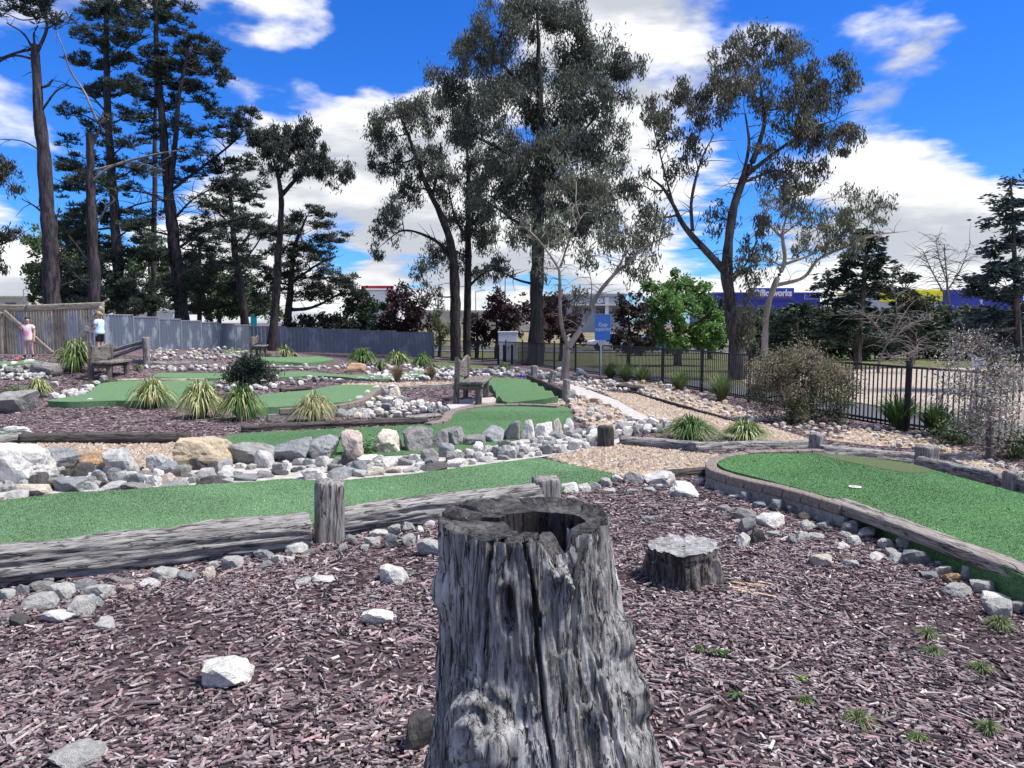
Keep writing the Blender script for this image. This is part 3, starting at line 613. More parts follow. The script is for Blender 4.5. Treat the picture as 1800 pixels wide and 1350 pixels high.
row('in the stones below the bright green', [(1275, 900, 26, 13, 'B'), (1315, 882, 27, 20, 'B'), (1335, 881, 17, 15, 'B'), (1337, 894, 20, 13, 'B'), (1351, 886, 15, 10, 'W'), (1371, 899, 32, 23, 'B'), (1395, 904, 22, 17, 'B'), (1415, 902, 17, 11, 'T'), (1416, 917, 30, 18, 'D'), (1293, 878, 22, 9, 'W'),
    (1313, 914, 40, 21, 'G'), (1315, 937, 29, 27, 'G'), (1331, 957, 29, 31, 'D'), (1311, 964, 27, 26, 'W'), (1365, 929, 54, 26, 'W'), (1421, 931, 32, 18, 'L'), (1443, 917, 17, 13, 'L'), (1448, 932, 22, 15, 'B'), (1476, 920, 25, 13, 'T'), (1463, 926, 23, 18, 'B'), (1412, 952, 21, 19, 'W'), (1395, 957, 19, 15, 'G'), (1361, 944, 24, 11, 'L'), (1446, 999, 38, 26, 'M'), (1437, 948, 30, 12, 'L'),
    (1500, 940, 31, 24, 'B'), (1488, 947, 21, 14, 'L'), (1530, 949, 38, 20, 'L'), (1506, 960, 27, 20, 'W'), (1484, 966, 26, 14, 'W'), (1518, 929, 19, 16, 'L'), (1500, 998, 27, 15, 'L'), (1562, 967, 29, 24, 'W'), (1591, 967, 27, 24, 'W'), (1571, 980, 22, 16, 'L'), (1547, 987, 30, 16, 'W'), (1583, 992, 36, 20, 'L'), (1616, 994, 54, 33, 'B'),
    (1653, 997, 16, 12, 'W'), (1663, 1015, 33, 22, 'L'), (1679, 1026, 39, 22, 'O'), (1708, 1020, 31, 27, 'L'), (1640, 1020, 38, 16, 'B'), (1692, 1050, 48, 26, 'L'), (1736, 1047, 54, 30, 'L'), (1771, 1042, 23, 20, 'L'), (1758, 1064, 54, 22, 'W'), (1766, 1090, 50, 38, 'L'), (1795, 1077, 24, 22, 'L')], group='stones below the bright green')
row('at the back lip of the long fairway', [(20, 880, 44, 20, 'L'), (43, 874, 66, 26, 'M'), (107, 868, 64, 31, 'B'), (155, 864, 26, 20, 'L'), (187, 866, 50, 19, 'L'), (232, 867, 46, 22, 'G'), (290, 864, 58, 16, 'B'), (360, 859, 48, 26, 'D'), (320, 857, 20, 15, 'L'), (300, 850, 28, 25, 'D'), (396, 854, 22, 14, 'L'), (416, 849, 60, 16, 'B'), (462, 843, 35, 17, 'G'), (490, 838, 30, 12, 'D'), (548, 845, 45, 26, 'W'), (591, 846, 55, 22, 'B'), (632, 841, 26, 17, 'L'), (656, 839, 36, 20, 'M'),
    (690, 834, 40, 15, 'M'), (760, 831, 56, 16, 'D'), (803, 824, 38, 19, 'W'), (826, 819, 24, 14, 'W'), (722, 833, 30, 12, 'L'), (70, 855, 50, 18, 'G'), (205, 848, 50, 18, 'D'), (160, 848, 36, 20, 'W'), (250, 846, 32, 14, 'W'), (855, 815, 28, 13, 'L'), (885, 811, 24, 12, 'B')], group='stones at the back lip of the fairway')
row('among the red mulch and far greens', [(15, 728, 62, 42, 'G'), (622, 655, 38, 18, 'O'), (24, 768, 52, 22, 'W'), (335, 690, 26, 10, 'W'), (1022, 664, 24, 16, 'B'), (1493, 806, 18, 13, 'K'), (1003, 703, 20, 20, 'L'), (92, 678, 14, 8, 'W')], group='single rocks among the far greens')
# ------------------------------------------------------------------ rubble scattered in strips
RUB = [  # outline px, number, size px, colours, wording
    ([(-20, 846), (200, 836), (395, 824), (420, 846), (300, 856), (80, 866), (-20, 872)], 80, (18, 38), 'WWLLBGGDWK', 'rubble under the left boulders|in the rubble under the big left boulders'),
    ([(420, 826), (560, 818), (700, 812), (850, 795), (900, 805), (740, 826), (590, 836), (480, 834)], 110, (14, 36), 'WWWLLBBGGD', 'rubble below the middle boulders|on the concrete below the middle boulders'),
    ([(850, 795), (960, 775), (1050, 764), (1085, 775), (1010, 797), (930, 806), (860, 815)], 130, (12, 28), 'WWWLLBBGG', 'rubble at the right end of the boulders|at the right end of the boulder row'),
    ([(586, 716), (640, 704), (662, 686), (690, 690), (720, 712), (775, 716), (782, 728), (690, 736), (600, 738)], 90, (10, 24), 'WWWWLLBM', 'heap beside the low brick wall|in the heap beside the low brick wall'),
    ([(1000, 702), (1018, 700), (1090, 724), (1120, 752), (1060, 758), (1020, 745), (1006, 728)], 70, (8, 16), 'KKMLTLW', 'cobbles beside the concrete path|left of the concrete path'),
    ([(1085, 755), (1140, 738), (1165, 745), (1180, 762), (1120, 768), (1085, 768)], 28, (12, 26), 'WWWLGG', 'stones at the near end of the concrete path|at the near end of the concrete path'),
    ([(88, 700), (150, 686), (172, 672), (200, 666), (172, 680), (150, 696), (100, 708)], 26, (10, 20), 'WWWLL', 'stones left of the pointed green|along the left edge of the pointed green'),
    ([(110, 709), (205, 708), (300, 708), (300, 713), (205, 713), (110, 713)], 26, (8, 16), 'WLLB', 'stones before the pointed green|along the front of the pointed green'),
    ([(640, 660), (800, 652), (870, 654), (990, 656), (990, 664), (870, 662), (800, 668), (700, 672)], 110, (7, 13), 'WWWWL', 'far row of white stones|in the far row behind the bench'),
    ([(370, 676), (430, 672), (560, 668), (680, 667), (680, 672), (560, 674), (440, 690), (380, 690)], 46, (7, 15), 'WWLLB', 'stones before the narrow far green|in front of the narrow far green'),
    ([(245, 648), (360, 645), (560, 647), (640, 645), (640, 651), (560, 652), (300, 654)], 70, (6, 10), 'WLLM', 'stones on the far slope|on the far slope'),
    ([(255, 616), (400, 612), (450, 622), (440, 634), (330, 634), (255, 634)], 110, (4, 9), 'LMLGW', 'stones below the metal fence|below the metal fence'),
    ([(0, 642), (60, 640), (60, 652), (100, 662), (60, 672), (0, 668)], 60, (6, 14), 'WWLLG', 'stones in front of the girl|in front of the girl'),
    ([(1100, 672), (1180, 680), (1310, 722), (1500, 750), (1580, 756), (1800, 830), (1800, 850), (1640, 800), (1500, 776), (1440, 772), (1300, 738), (1110, 688)], 330, (5, 13), 'KKMLTW', 'stones on the fence verge|on the verge inside the black fence'),
    ([(940, 664), (1000, 662), (1080, 672), (1110, 688), (1040, 690), (1000, 676), (960, 672)], 90, (5, 12), 'WLLM', 'stones below the forked gum|at the foot of the forked pale gum'),
    ([(590, 640), (760, 645), (860, 652), (700, 652), (600, 648)], 60, (4, 9), 'WLK', 'stones behind the far greens|behind the far greens'),
]
cand = []
for k, (px, n, sz, cs, lab) in enumerate(RUB):
    rg_ = random.Random(900+k); xs_ = [q[0] for q in px]; ys_ = [q[1] for q in px]; got = 0; tries = 0; put = []
    while got < n and tries < n*60:
        tries += 1; x = rg_.uniform(min(xs_), max(xs_)); y = rg_.uniform(min(ys_), max(ys_))
        if not inpoly([(x, y)], px)[0]: continue
        s = rg_.uniform(*sz)
        if any(abs(x-a) < (s+c)*.32 and abs(y-b) < (s+c)*.16 for a, b, c in put): continue
        put.append((x, y, s)); got += 1; cand.append((s, x, y, rg_.uniform(.6, 1.0), rg_.choice(cs), lab))
cand.sort(reverse=True); NIND = 118; IND = {}
for k, (s, x, y, hh, c, lab) in enumerate(cand[:NIND]):
    o = rock(x, y, s, s*hh, c); del o['_c'], o['_x']
    IND.setdefault((c, lab), []).append((x, o))
for (c, lab), L_ in IND.items():
    for k, (x, o) in enumerate(sorted(L_, key=lambda q: q[0])):
        tag(o, '%s %s rock from the left %s' % (ordw(k), CN[c], lab.split('|')[1]), 'rock', lab.split('|')[0])
RL = [rock_mesh(500+k, 1, .03, 12) for k in range(6)]; RLv = []
for me in RL:
    v = np.empty(len(me.vertices)*3, np.float32); me.vertices.foreach_get('co', v); f = np.array([p.vertices[:] for p in me.polygons]); RLv.append((v.reshape(-1, 3), f))
VV, FF, CC = [], [], []; off = 0
def put_stone(p, wd, dp, ht, rz, c):
    global off
    v, f = RLv[rr.randrange(6)]; q = v*np.array([wd/2, dp/2, ht]); cz, sz_ = math.cos(rz), math.sin(rz)
    q = np.stack([q[:, 0]*cz-q[:, 1]*sz_, q[:, 0]*sz_+q[:, 1]*cz, q[:, 2]], -1)+np.array(p); VV.append(q); FF.append(f+off); off += len(v)
    CC.append(np.tile(np.array(c)*rr.uniform(.8, 1.15), (len(v), 1)))
for s, x, y, hh, c, lab in cand[NIND:]:
    p = at(x, y); m_ = mpp(p); put_stone(p+Vector((0, s*m_*.3, -.01)), s*m_, s*m_*.85, s*m_*hh, rr.uniform(0, 6.3), PAL[c])
tag(link('loose_stones', arr_mesh('loose_stones', np.vstack(VV), np.vstack(FF), np.vstack(CC)), m_stonev), 'many small pale stones strewn along the edges of the greens', 'stones', kind='stuff')
# ------------------------------------------------------------------ wood chips and pebbles (uncountable)
ALLP = [np.array([(p.x, p.y) for p in g]) for g in GREENS]
def visible(P, marg=.06):                # ground places inside the picture
    x, y = P[:, 0], P[:, 1]; z = Gn(x, y)-H; dep = y*math.cos(TH)-z*math.sin(TH); v = (y*math.sin(TH)+z*math.cos(TH))/dep; u = x/dep
    return (dep > .3) & (np.abs(u) < 900/F+marg) & (v > -675/F-marg)
def scatter(box, dens, seed, keep=None, avoid=()):
    rng = np.random.default_rng(seed); x0, x1, y0, y1 = box; n = int((x1-x0)*(y1-y0)*dens)
    P = np.stack([rng.uniform(x0, x1, n), rng.uniform(y0, y1, n)], -1); P = P[visible(P)]
    if keep is not None: P = P[inpoly(P, keep)]
    for q in avoid: P = P[~inpoly(P, q)]
    return P, rng
peb_np = [np.array([(p.x, p.y) for p in q]) for q in PEB.values()]
rub = wpoly([(-60, 840), (200, 832), (395, 818), (540, 805), (700, 790), (850, 780), (1000, 758), (1085, 760), (1090, 782), (1010, 796), (950, 806), (740, 834), (590, 848), (380, 857), (100, 870), (-60, 882)]); rub = np.array([(p.x, p.y) for p in rub])
CP = np.array([(.20, .165, .17), (.31, .265, .26), (.22, .145, .15), (.045, .036, .04), (.42, .37, .34), (.13, .098, .105), (.29, .20, .20)]); CW = np.array([.27, .14, .14, .20, .04, .17, .05])
def chips(P, rng, sc=1., lift=.0):
    n = len(P); L = np.clip(rng.lognormal(-3.52, .58, n), .009, .12)*sc; W = np.clip(rng.normal(.0110, .0042, n), .004, .024)*sc; Hh = rng.uniform(.003, .008, n)*sc
    c = CP[rng.choice(len(CP), n, p=CW/CW.sum())]*rng.uniform(.55, 1.4, (n, 1))
    yaw = rng.uniform(0, 2*np.pi, n); pit = rng.normal(0, .09, n); rol = rng.normal(0, .14, n)
    u = np.stack([np.cos(yaw)*np.cos(pit), np.sin(yaw)*np.cos(pit), np.sin(pit)], -1); s = np.stack([-np.sin(yaw), np.cos(yaw), rol], -1); s /= np.linalg.norm(s, axis=1)[:, None]; q = np.cross(u, s)
    ctr = np.stack([P[:, 0], P[:, 1], Gn(P[:, 0], P[:, 1])+lift+rng.uniform(.0, .016, n)], -1)
    sk = rng.uniform(-.35, .35, (n, 2)); tp = rng.uniform(.45, 1.05, n)
    v = []
    for k, (a, b) in enumerate(((-1, -1), (1, -1), (1, 1), (-1, 1))):
        for h in (-1, 1):
            ww = W*np.where(a > 0, tp, 1.); along = a*L/2+b*sk[:, 0 if a < 0 else 1]*W
            v.append(ctr+u*along[:, None]+s*(b*ww/2*(1 if h < 0 else .85))[:, None]+q*(h*Hh/2)[:, None])
    v = np.stack(v, 1)                    # order: 0b 0t 1b 1t 2b 2t 3b 3t
    f = np.array([[1, 3, 5, 7], [0, 2, 3, 1], [4, 6, 7, 5]])
    F_ = (np.arange(n)*8)[:, None, None]+f[None]
    return v.reshape(-1, 3), F_.reshape(-1, 4), np.repeat(c, 8, axis=0)
m_chip = attrmat('bark_chip', .9, .12, None, .35, 90.)
AV = ALLP+peb_np+[rub]
parts_ = []
Pn, rng = scatter((-4.2, 4.2, 1.9, 5.2), 4200, 1, avoid=AV)
low_ = fbm(np.stack([Pn[:, 0]*1.3, Pn[:, 1]*1.8, Pn[:, 0]*0], -1), 3, 4); Pn = Pn[rng.uniform(size=len(Pn)) < np.clip(.74+low_*2.6, .26, 1)]
parts_.append(chips(Pn, rng, 1.0))
Pn, rng = scatter((-7, 7, 5.2, 9), 1900, 2, avoid=AV); parts_.append(chips(Pn, rng, 1.15))
Pn, rng = scatter((-12, 10, 9, 14.5), 330, 3, avoid=AV); parts_.append(chips(Pn, rng, 1.5))
Pn, rng = scatter((-16, 9, 14.5, 24), 90, 4, avoid=AV); parts_.append(chips(Pn, rng, 2.0))
o_ = 0; v_, f_, c_ = [], [], []
for v, f, c in parts_: v_.append(v); f_.append(f+o_); c_.append(c); o_ += len(v)
NCH = o_//8
tag(link('bark_mulch', arr_mesh('bark_mulch', np.vstack(v_), np.vstack(f_), np.vstack(c_)), m_chip), 'reddish purple bark mulch covering the ground between the greens', 'mulch', kind='stuff')
PP = .70*np.array([(.50, .40, .30), (.42, .30, .22), (.34, .25, .19), (.58, .52, .44), (.30, .28, .26), (.55, .43, .28), (.18, .14, .12)])
OCT = np.array([(1, 0, 0), (.5, .87, 0), (-.5, .87, 0), (-1, 0, 0), (-.5, -.87, 0), (.5, -.87, 0), (0, 0, 1.)]); OF = np.array([[k, (k+1) % 6, 6] for k in range(6)])
def pebs(P, rng, r0):
    n = len(P); r = rng.uniform(.6, 1.4, n)*r0; sc = np.stack([r*rng.uniform(.8, 1.4, n), r*rng.uniform(.6, 1., n), r*rng.uniform(.5, .9, n)], -1)
    a = rng.uniform(0, 6.3, n); jit = 1+rng.uniform(-.25, .25, (n, 7, 3)); v = OCT[None]*jit*sc[:, None]
    v = np.stack([v[..., 0]*np.cos(a)[:, None]-v[..., 1]*np.sin(a)[:, None], v[..., 0]*np.sin(a)[:, None]+v[..., 1]*np.cos(a)[:, None], v[..., 2]], -1)
    v[..., 0] += P[:, None, 0]; v[..., 1] += P[:, None, 1]; v[..., 2] += (Gn(P[:, 0], P[:, 1])+.012)[:, None]
    c = PP[rng.choice(len(PP), n, p=[.25, .2, .15, .13, .1, .1, .07])]*rng.uniform(.75, 1.2, (n, 1))
    return v.reshape(-1, 3), ((np.arange(n)*7)[:, None, None]+OF[None]).reshape(-1, 3), np.repeat(c, 7, axis=0)
v_, f_, c_ = [], [], []; o_ = 0
for k, (nm, r0, dn) in enumerate((('front', .019, 1500), ('path', .024, 650), ('left', .021, 1100), ('strip', .035, 300), ('bench', .026, 700), ('cobbles', .04, 260), ('verge', .035, 300), ('right', .03, 450))):
    q = np.array([(p.x, p.y) for p in PEB[nm]]); lo, hi = q.min(0), q.max(0); Pn, rng = scatter((lo[0], hi[0], lo[1], hi[1]), dn, 40+k, keep=q, avoid=ALLP)
    v, f, c = pebs(Pn, rng, r0); v_.append(v); f_.append(f+o_); c_.append(c); o_ += len(v)
tag(link('pebbles', arr_mesh('pebbles', np.vstack(v_), np.vstack(f_), np.vstack(c_), smooth=True), attrmat('pebble', .75, .3, None, .2, 60.)), 'tan and cream pebbles filling the paths between greens', 'pebbles', kind='stuff')
print('CHIPS', NCH, 'PEB', o_//7)
# ---- the pile of the near turf, as short tufts
def pile(o, cols, dens, y1, seed, skip=None):
    rng = np.random.default_rng(seed); vs2 = np.empty(len(o.data.vertices)*3, np.float32); o.data.vertices.foreach_get('co', vs2); vs2 = vs2.reshape(-1, 3); tris = []
    o.data.calc_loop_triangles(); ti = np.empty(len(o.data.loop_triangles)*3, np.int32); o.data.loop_triangles.foreach_get('vertices', ti); A, B, C = (vs2[ti.reshape(-1, 3)[:, k]] for k in range(3))
    nrm = np.cross(B-A, C-A); ar = np.linalg.norm(nrm, axis=1)/2; ok = (np.abs(nrm[:, 2]) > ar*1.2) & (A[:, 1] < y1) & visible((A+B+C)[:, :2]/3, .1); A, B, C, ar = A[ok], B[ok], C[ok], ar[ok]
    n = int(ar.sum()*dens); k = rng.choice(len(ar), n, p=ar/ar.sum()); u = rng.uniform(size=(n, 2)); fl = u.sum(1) > 1; u[fl] = 1-u[fl]
    P = A[k]+(B-A)[k]*u[:, :1]+(C-A)[k]*u[:, 1:]
    if skip is not None: P = P[~inpoly(P[:, :2], skip)]; n = len(P)
    az = rng.uniform(0, 6.3, n); w_ = rng.uniform(.0018, .0036, n); h = rng.uniform(.004, .009, n)
    s_ = np.stack([np.cos(az), np.sin(az), az*0], -1)*w_[:, None]; tip = P+np.stack([rng.normal(size=n)*.003, rng.normal(size=n)*.003, h], -1)
    v = np.stack([P-s_, P+s_, tip], 1).reshape(-1, 3); bv = 1+1.2*fbm(np.stack([P[:, 0]*1.5, P[:, 1]*1.5, P[:, 0]*0], -1), 3, seed)
    c = np.array(cols)[rng.integers(0, len(cols), n)]*(rng.uniform(.6, 1.4, n)*np.clip(bv, .6, 1.5))[:, None]
    q = link('pile', arr_mesh('pile', v, np.arange(3*n).reshape(n, 3), np.repeat(c, 3, axis=0)), m_pile, o); q['kind'] = 'stuff'
m_pile = attrmat('turf_pile', .75, .12, .25, .1, 4.)
gobs = [o for o in bpy.data.objects if o.name.startswith('putting_green')]
pile(gobs[0], [(.16, .31, .145), (.12, .245, .105), (.20, .36, .18), (.08, .18, .075), (.34, .48, .32)], 9000, 9.5, 1)
pile(rg, [(.11, .265, .085), (.08, .205, .06), (.15, .33, .115), (.05, .14, .04), (.28, .43, .24)], 9000, 10., 2, np.array([(p.x, p.y) for p in wpoly([(1428, 796), (1480, 801), (1540, 807), (1610, 818), (1640, 828), (1600, 832), (1540, 822), (1470, 808)], .17)]))
pile(gobs[1], [(.11, .25, .095), (.075, .18, .06), (.14, .30, .12)], 4000, 13., 3)
# ---- bits of leaf and bark blown onto the turf
rng = np.random.default_rng(77); Pq = []
for g in (ALLP[0], ALLP[11], ALLP[1]):
    lo, hi = g.min(0), g.max(0); q = np.stack([rng.uniform(lo[0], hi[0], 60), rng.uniform(lo[1], min(hi[1], 12), 60)], -1); Pq.append(q[inpoly(q, g)])
hq = [.075, .20, .055]; v_, f_, c_ = [], [], []; o_ = 0
for q, h in zip(Pq, hq):
    v, f, c = chips(q, rng, .8); v[:, 2] += h; v_.append(v); f_.append(f+o_); c_.append(c); o_ += len(v)
tag(link('turf_litter', arr_mesh('turf_litter', np.vstack(v_), np.vstack(f_), np.vstack(c_)), m_chip), 'stray bark bits lying on the greens', 'litter', kind='stuff')
# ------------------------------------------------------------------ the hollow stump in front
ST = Vector((.030, 1.93, 0.)); SH = 1.085
def stump_shell():
    na, nz = 380, 236; a = np.linspace(-np.pi, np.pi, na, endpoint=False); z = np.linspace(0, 1, nz)**.9*SH
    Zg, A = np.meshgrid(z, a, indexing='ij'); ca, sa = np.sin(A), -np.cos(A)          # a = 0 faces the camera
    r = np.interp(Zg, [0, .2, .5, .66, .83, 1.0, SH], [.45, .37, .300, .277, .252, .236, .231])
    r = r*(1+.035*np.cos(3*A+.6)*(1-Zg*.5)+.03*np.cos(5*A+2)*(1.2-Zg)+.02*np.cos(2*A))
    P = np.stack([ca*r, sa*r, Zg], -1)
    Zw = Zg+.02*np.sin(A*9)
    # long fibrous ridges, broken plates, pitted bark
    ridge = fbm(np.stack([ca*9, sa*9, Zw*1.8], -1), 4, 3); r = r+ridge*.0065*(1-.55*np.clip((Zg-.95)/.12, 0, 1))
    fib = fbm(np.stack([ca*34, sa*34, Zw*4.5], -1), 3, 7); r = r+fib*.009
    pit = fbm(np.stack([ca*16, sa*16, Zg*26], -1), 3, 11); rgh = np.clip(fbm(np.stack([ca*3, sa*3, Zg*3.5], -1), 2, 5)*3+.45+.35*(Zg < .75), 0, 1)
    r = r+pit*.011*rgh
    plate = fbm(np.stack([ca*7, sa*7, Zg*7], -1), 3, 21); r = r-.007*np.clip((plate-.10)*14, 0, 1)
    warp = fbm(np.stack([ca*0, sa*0, Zg*6], -1), 3, 31)*.06
    def crack(zs, as_, wd, dp, z0=None, z1=None):
        nonlocal r
        ac = np.interp(Zg, zs[::-1], as_[::-1])+warp*.6; hw = np.interp(Zg, zs[::-1], wd[::-1])
        m = np.exp(-((A-ac)/hw)**4)*(Zg > zs[-1])*(Zg < zs[0]+.02)
        r = r-dp*m+.006*np.exp(-((np.abs(A-ac)-hw*1.7)/(hw*.8))**2)*(Zg > zs[-1])
    crack([1.085, .92, .80, .72], [-.34, -.46, -.50, -.50], [.030, .020, .012, .004], .075)
    crack([1.085, .95, .86], [.0, .06, .08], [.018, .011, .003], .06)
    crack([.99, .83, .70, .55, .35, .2], [.05, .03, .05, .07, .05, .05], [.006, .020, .016, .014, .016, .010], .085)
    crack([1.085, 1.02, .95, .80, .68], [.74, .60, .47, .40, .43], [.050, .055, .03, .016, .006], .06)
    crack([.86, .72, .60, .45, .3], [.60, .62, .66, .68, .72], [.006, .020, .020, .018, .010], .06)
    crack([.98, .8, .66], [-.76, -.79, -.80], [.008, .010, .004], .03); crack([.66, .5, .3], [-.12, -.08, -.05], [.006, .010, .008], .03)
    crack([1.085, .9], [-2.2, -2.3], [.05, .01], .08); crack([1.0, .6, .3], [1.25, 1.2, 1.3], [.012, .02, .01], .04); crack([.8, .5, .2], [-1.3, -1.25, -1.2], [.03, .05, .02], .05)
    def bump(a0, z0, ra, rz, h): return h*np.exp(-(((A-a0)/ra)**2+((Zg-z0)/rz)**2)**2)
    # dark knot hole with a torn lip, bark knob, and the swirling burl low on the left
    r = r+bump(-.25, .93, .17, .085, .014)-bump(-.215, .915, .06, .055, .10)+bump(-.24, .968, .05, .018, .02)
    r = r+bump(.34, .985, .13, .05, .022)*(1+pit*5)-bump(.47, .96, .05, .06, .03)+bump(.36, .93, .06, .03, .016)
    q = np.sqrt(((A+.56)/.34)**2+((Zg-.60)/.105)**2)
    r = r+.060*np.exp(-q**4)+.010*np.cos(q*15+3*fbm(np.stack([ca*8, sa*8, Zg*8], -1), 2, 77))*np.exp(-(q/1.25)**4)
    r = r-bump(-.47, .545, .10, .03, .035)+bump(-.36, .60, .11, .045, .022)-bump(-.30, .66, .20, .03, .02)
    r = r-bump(-1.15, .74, .16, .13, .035)+bump(-1.25, .9, .2, .05, .02)+bump(1.15, .80, .3, .05, .026)+bump(1.25, .63, .25, .06, .03)+bump(1.0, .5, .3, .05, .02)
    r = r-bump(-.20, .74, .16, .06, .018)-bump(.42, .56, .10, .09, .02)+bump(-.66, .99, .06, .05, .012)
    zz = Zg.copy(); rim = np.clip((Zg-(SH-.10))/.10, 0, 1)
    notch = .045*np.exp(-((A-.37)/.16)**4)+.005*np.clip(fbm(np.stack([ca*6, sa*6, ca*0], -1), 3, 61)*3, -1, 1)+.010*np.cos(A)
    zz = zz-notch*rim
    fine = np.abs(fbm(np.stack([ca*13, sa*13, Zw*1.1], -1), 3, 41)); r = r-.008*np.clip(1-fine*34, 0, 1)
    fine2 = np.abs(fbm(np.stack([ca*24, sa*24, Zw*2.0], -1), 2, 43)); r = r-.005*np.clip(1-fine2*22, 0, 1)
    X, Y = ca*r+.085*(SH-Zg), sa*r*.82
    return np.stack([X, Y, zz], -1), na, nz
def stump_mat(name, c, mid, dark, top=False):
    m, N, t = newmat(name); oc = N('TexCoord', out=3)
    g = N('TexNoise', {'Vector': N.vm('MULTIPLY', oc, (1, 1, .07 if not top else 1)), 'Scale': 70. if not top else 40., 'Detail': 8., 'Roughness': .7, 'Distortion': .3})
    b = N('TexNoise', {'Vector': N.vm('MULTIPLY', oc, (1, 1, .35)), 'Scale': 8., 'Detail': 8., 'Roughness': .72})
    s = N('TexNoise', {'Vector': oc, 'Scale': 42., 'Detail': 6., 'Roughness': .75})
    col = N.mix(N.mr(g, .36, .62), dark, mid); col = N.mix(N.mr(b, .47, .66, 0., .9), col, c)
    col = N.mix(N.mr(b, .46, .34, 0., .75), col, tuple(x*.6 for x in dark)); col = N.mix(N.mr(s, .60, .72, 0., .6), col, tuple(min(1, x*1.35) for x in c))
    col = N.mix(N.mr(s, .42, .30, 0., .6), col, dark)
    ck = N('TexNoise', {'Vector': N.vm('MULTIPLY', oc, (1, 1, .09 if not top else 1)), 'Scale': 26., 'Detail': 4., 'Roughness': .6, 'Distortion': .5})
    line = N.mr(N.math('ABSOLUTE', N.math('SUBTRACT', ck, .5)), .0, .022, 1., 0.); col = N.mix(N.math('MULTIPLY', line, .85 if not top else .12), col, tuple(x*.25 for x in dark))
    hgt = N.math('SUBTRACT', N.math('ADD', g, N.math('MULTIPLY', s, .6)), N.math('MULTIPLY', line, 1.))
    finish(N, t, col, .85, .25, hgt, .9, .008); return m
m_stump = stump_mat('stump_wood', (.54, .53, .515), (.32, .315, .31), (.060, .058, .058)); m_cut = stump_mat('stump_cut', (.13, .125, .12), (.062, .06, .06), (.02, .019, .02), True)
root = thing('tree_stump', ST, 'large hollow weathered grey stump in the foreground, cracked and burled', 'stump')
V, na, nz = stump_shell(); sh = arr_mesh('trunk', V.reshape(-1, 3), grid_faces(nz, na, True), smooth=True); o = link('trunk', sh, m_stump); o.parent = root
rim = V[-1]                                # the cut face: from the rim to the edge of the hollow
aa = np.linspace(-np.pi, np.pi, na, endpoint=False); nr = 26
hole = np.array([.03+.018, -.01]); hr = (.106+.016*np.cos(aa*2)+.012*np.cos(3*aa+1)+.020*fbm(np.stack([np.sin(aa)*3, np.cos(aa)*3, aa*0], -1), 3, 8)+.05*np.exp(-((aa-.36)/.17)**4)+.055*np.exp(-((aa+1.9)/.10)**4))
inn = np.stack([hole[0]+np.sin(aa)*hr*1.16, hole[1]-np.cos(aa)*hr*.80], -1)
rings = []
for k in range(nr):
    t_ = k/(nr-1); xy = rim[:, :2]*(1-t_)+inn*t_; z = rim[:, 2]*(1-t_)+(SH-.012)*t_
    z = np.where(np.abs(t_-.5) < .5, z, z)+fbm(np.stack([xy[:, 0]*30, xy[:, 1]*30, xy[:, 0]*0], -1), 3, 14)*.005*(t_ > .03)-.004*np.clip(np.sin(t_*np.pi)*1.2, 0, 1)
    for a0, hw, d in ((-.34, .020, .06), (.0, .016, .05), (.74, .022, .03), (-1.75, .05, .03), (-2.3, .012, .012)):
        z = z-d*np.exp(-((aa-a0-.05*math.sin(t_*5))/(hw*(1+t_*.6)))**4)
    z = z-.05*np.exp(-((aa-.36)/.15)**4)*t_*(1-.1*t_)-.014*np.exp(-((t_-.22-.05*np.sin(aa*5))/.03)**2)*np.exp(-((np.abs(aa)-1.1)/.45)**2)
    rings.append(np.stack([xy[:, 0], xy[:, 1], z], -1))
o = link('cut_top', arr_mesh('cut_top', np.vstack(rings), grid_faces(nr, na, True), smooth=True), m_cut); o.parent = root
w_ = [rings[-1]]
for k in range(1, 14):
    t_ = k/13; f2 = 1-.10*t_+.03*fbm(np.stack([np.sin(aa)*8, np.cos(aa)*8, aa*0+t_*1.5], -1), 3, 18)
    xy = hole+(inn-hole)*np.asarray(f2)[:, None]; w_.append(np.stack([xy[:, 0], xy[:, 1], rings[-1][:, 2]*(1-t_)+(SH-.17)*t_], -1))
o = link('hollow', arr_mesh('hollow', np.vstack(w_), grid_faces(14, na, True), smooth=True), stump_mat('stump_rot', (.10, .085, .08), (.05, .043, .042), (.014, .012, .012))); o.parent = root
rng = np.random.default_rng(3); n = 700; rq = .11*np.sqrt(rng.uniform(size=n)); tq = rng.uniform(0, 6.3, n); q = np.stack([rq*np.cos(tq), rq*np.sin(tq)*.75], -1)
dv = [(0, 0, SH-.165)]+[(hole[0]+math.sin(t_)*.16, hole[1]-math.cos(t_)*.14, SH-.15) for t_ in np.linspace(0, 2*np.pi, 40, endpoint=False)]
dv[0] = (hole[0], hole[1], SH-.13)
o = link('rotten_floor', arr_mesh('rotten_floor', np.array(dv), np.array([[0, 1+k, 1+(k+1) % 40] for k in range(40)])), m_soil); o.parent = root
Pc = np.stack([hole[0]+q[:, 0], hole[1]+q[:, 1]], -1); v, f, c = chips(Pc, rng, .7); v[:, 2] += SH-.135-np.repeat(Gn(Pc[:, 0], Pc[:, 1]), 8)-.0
o = link('litter', arr_mesh('litter', v, f, c*.6), m_chip); o.parent = root; o['kind'] = 'stuff'
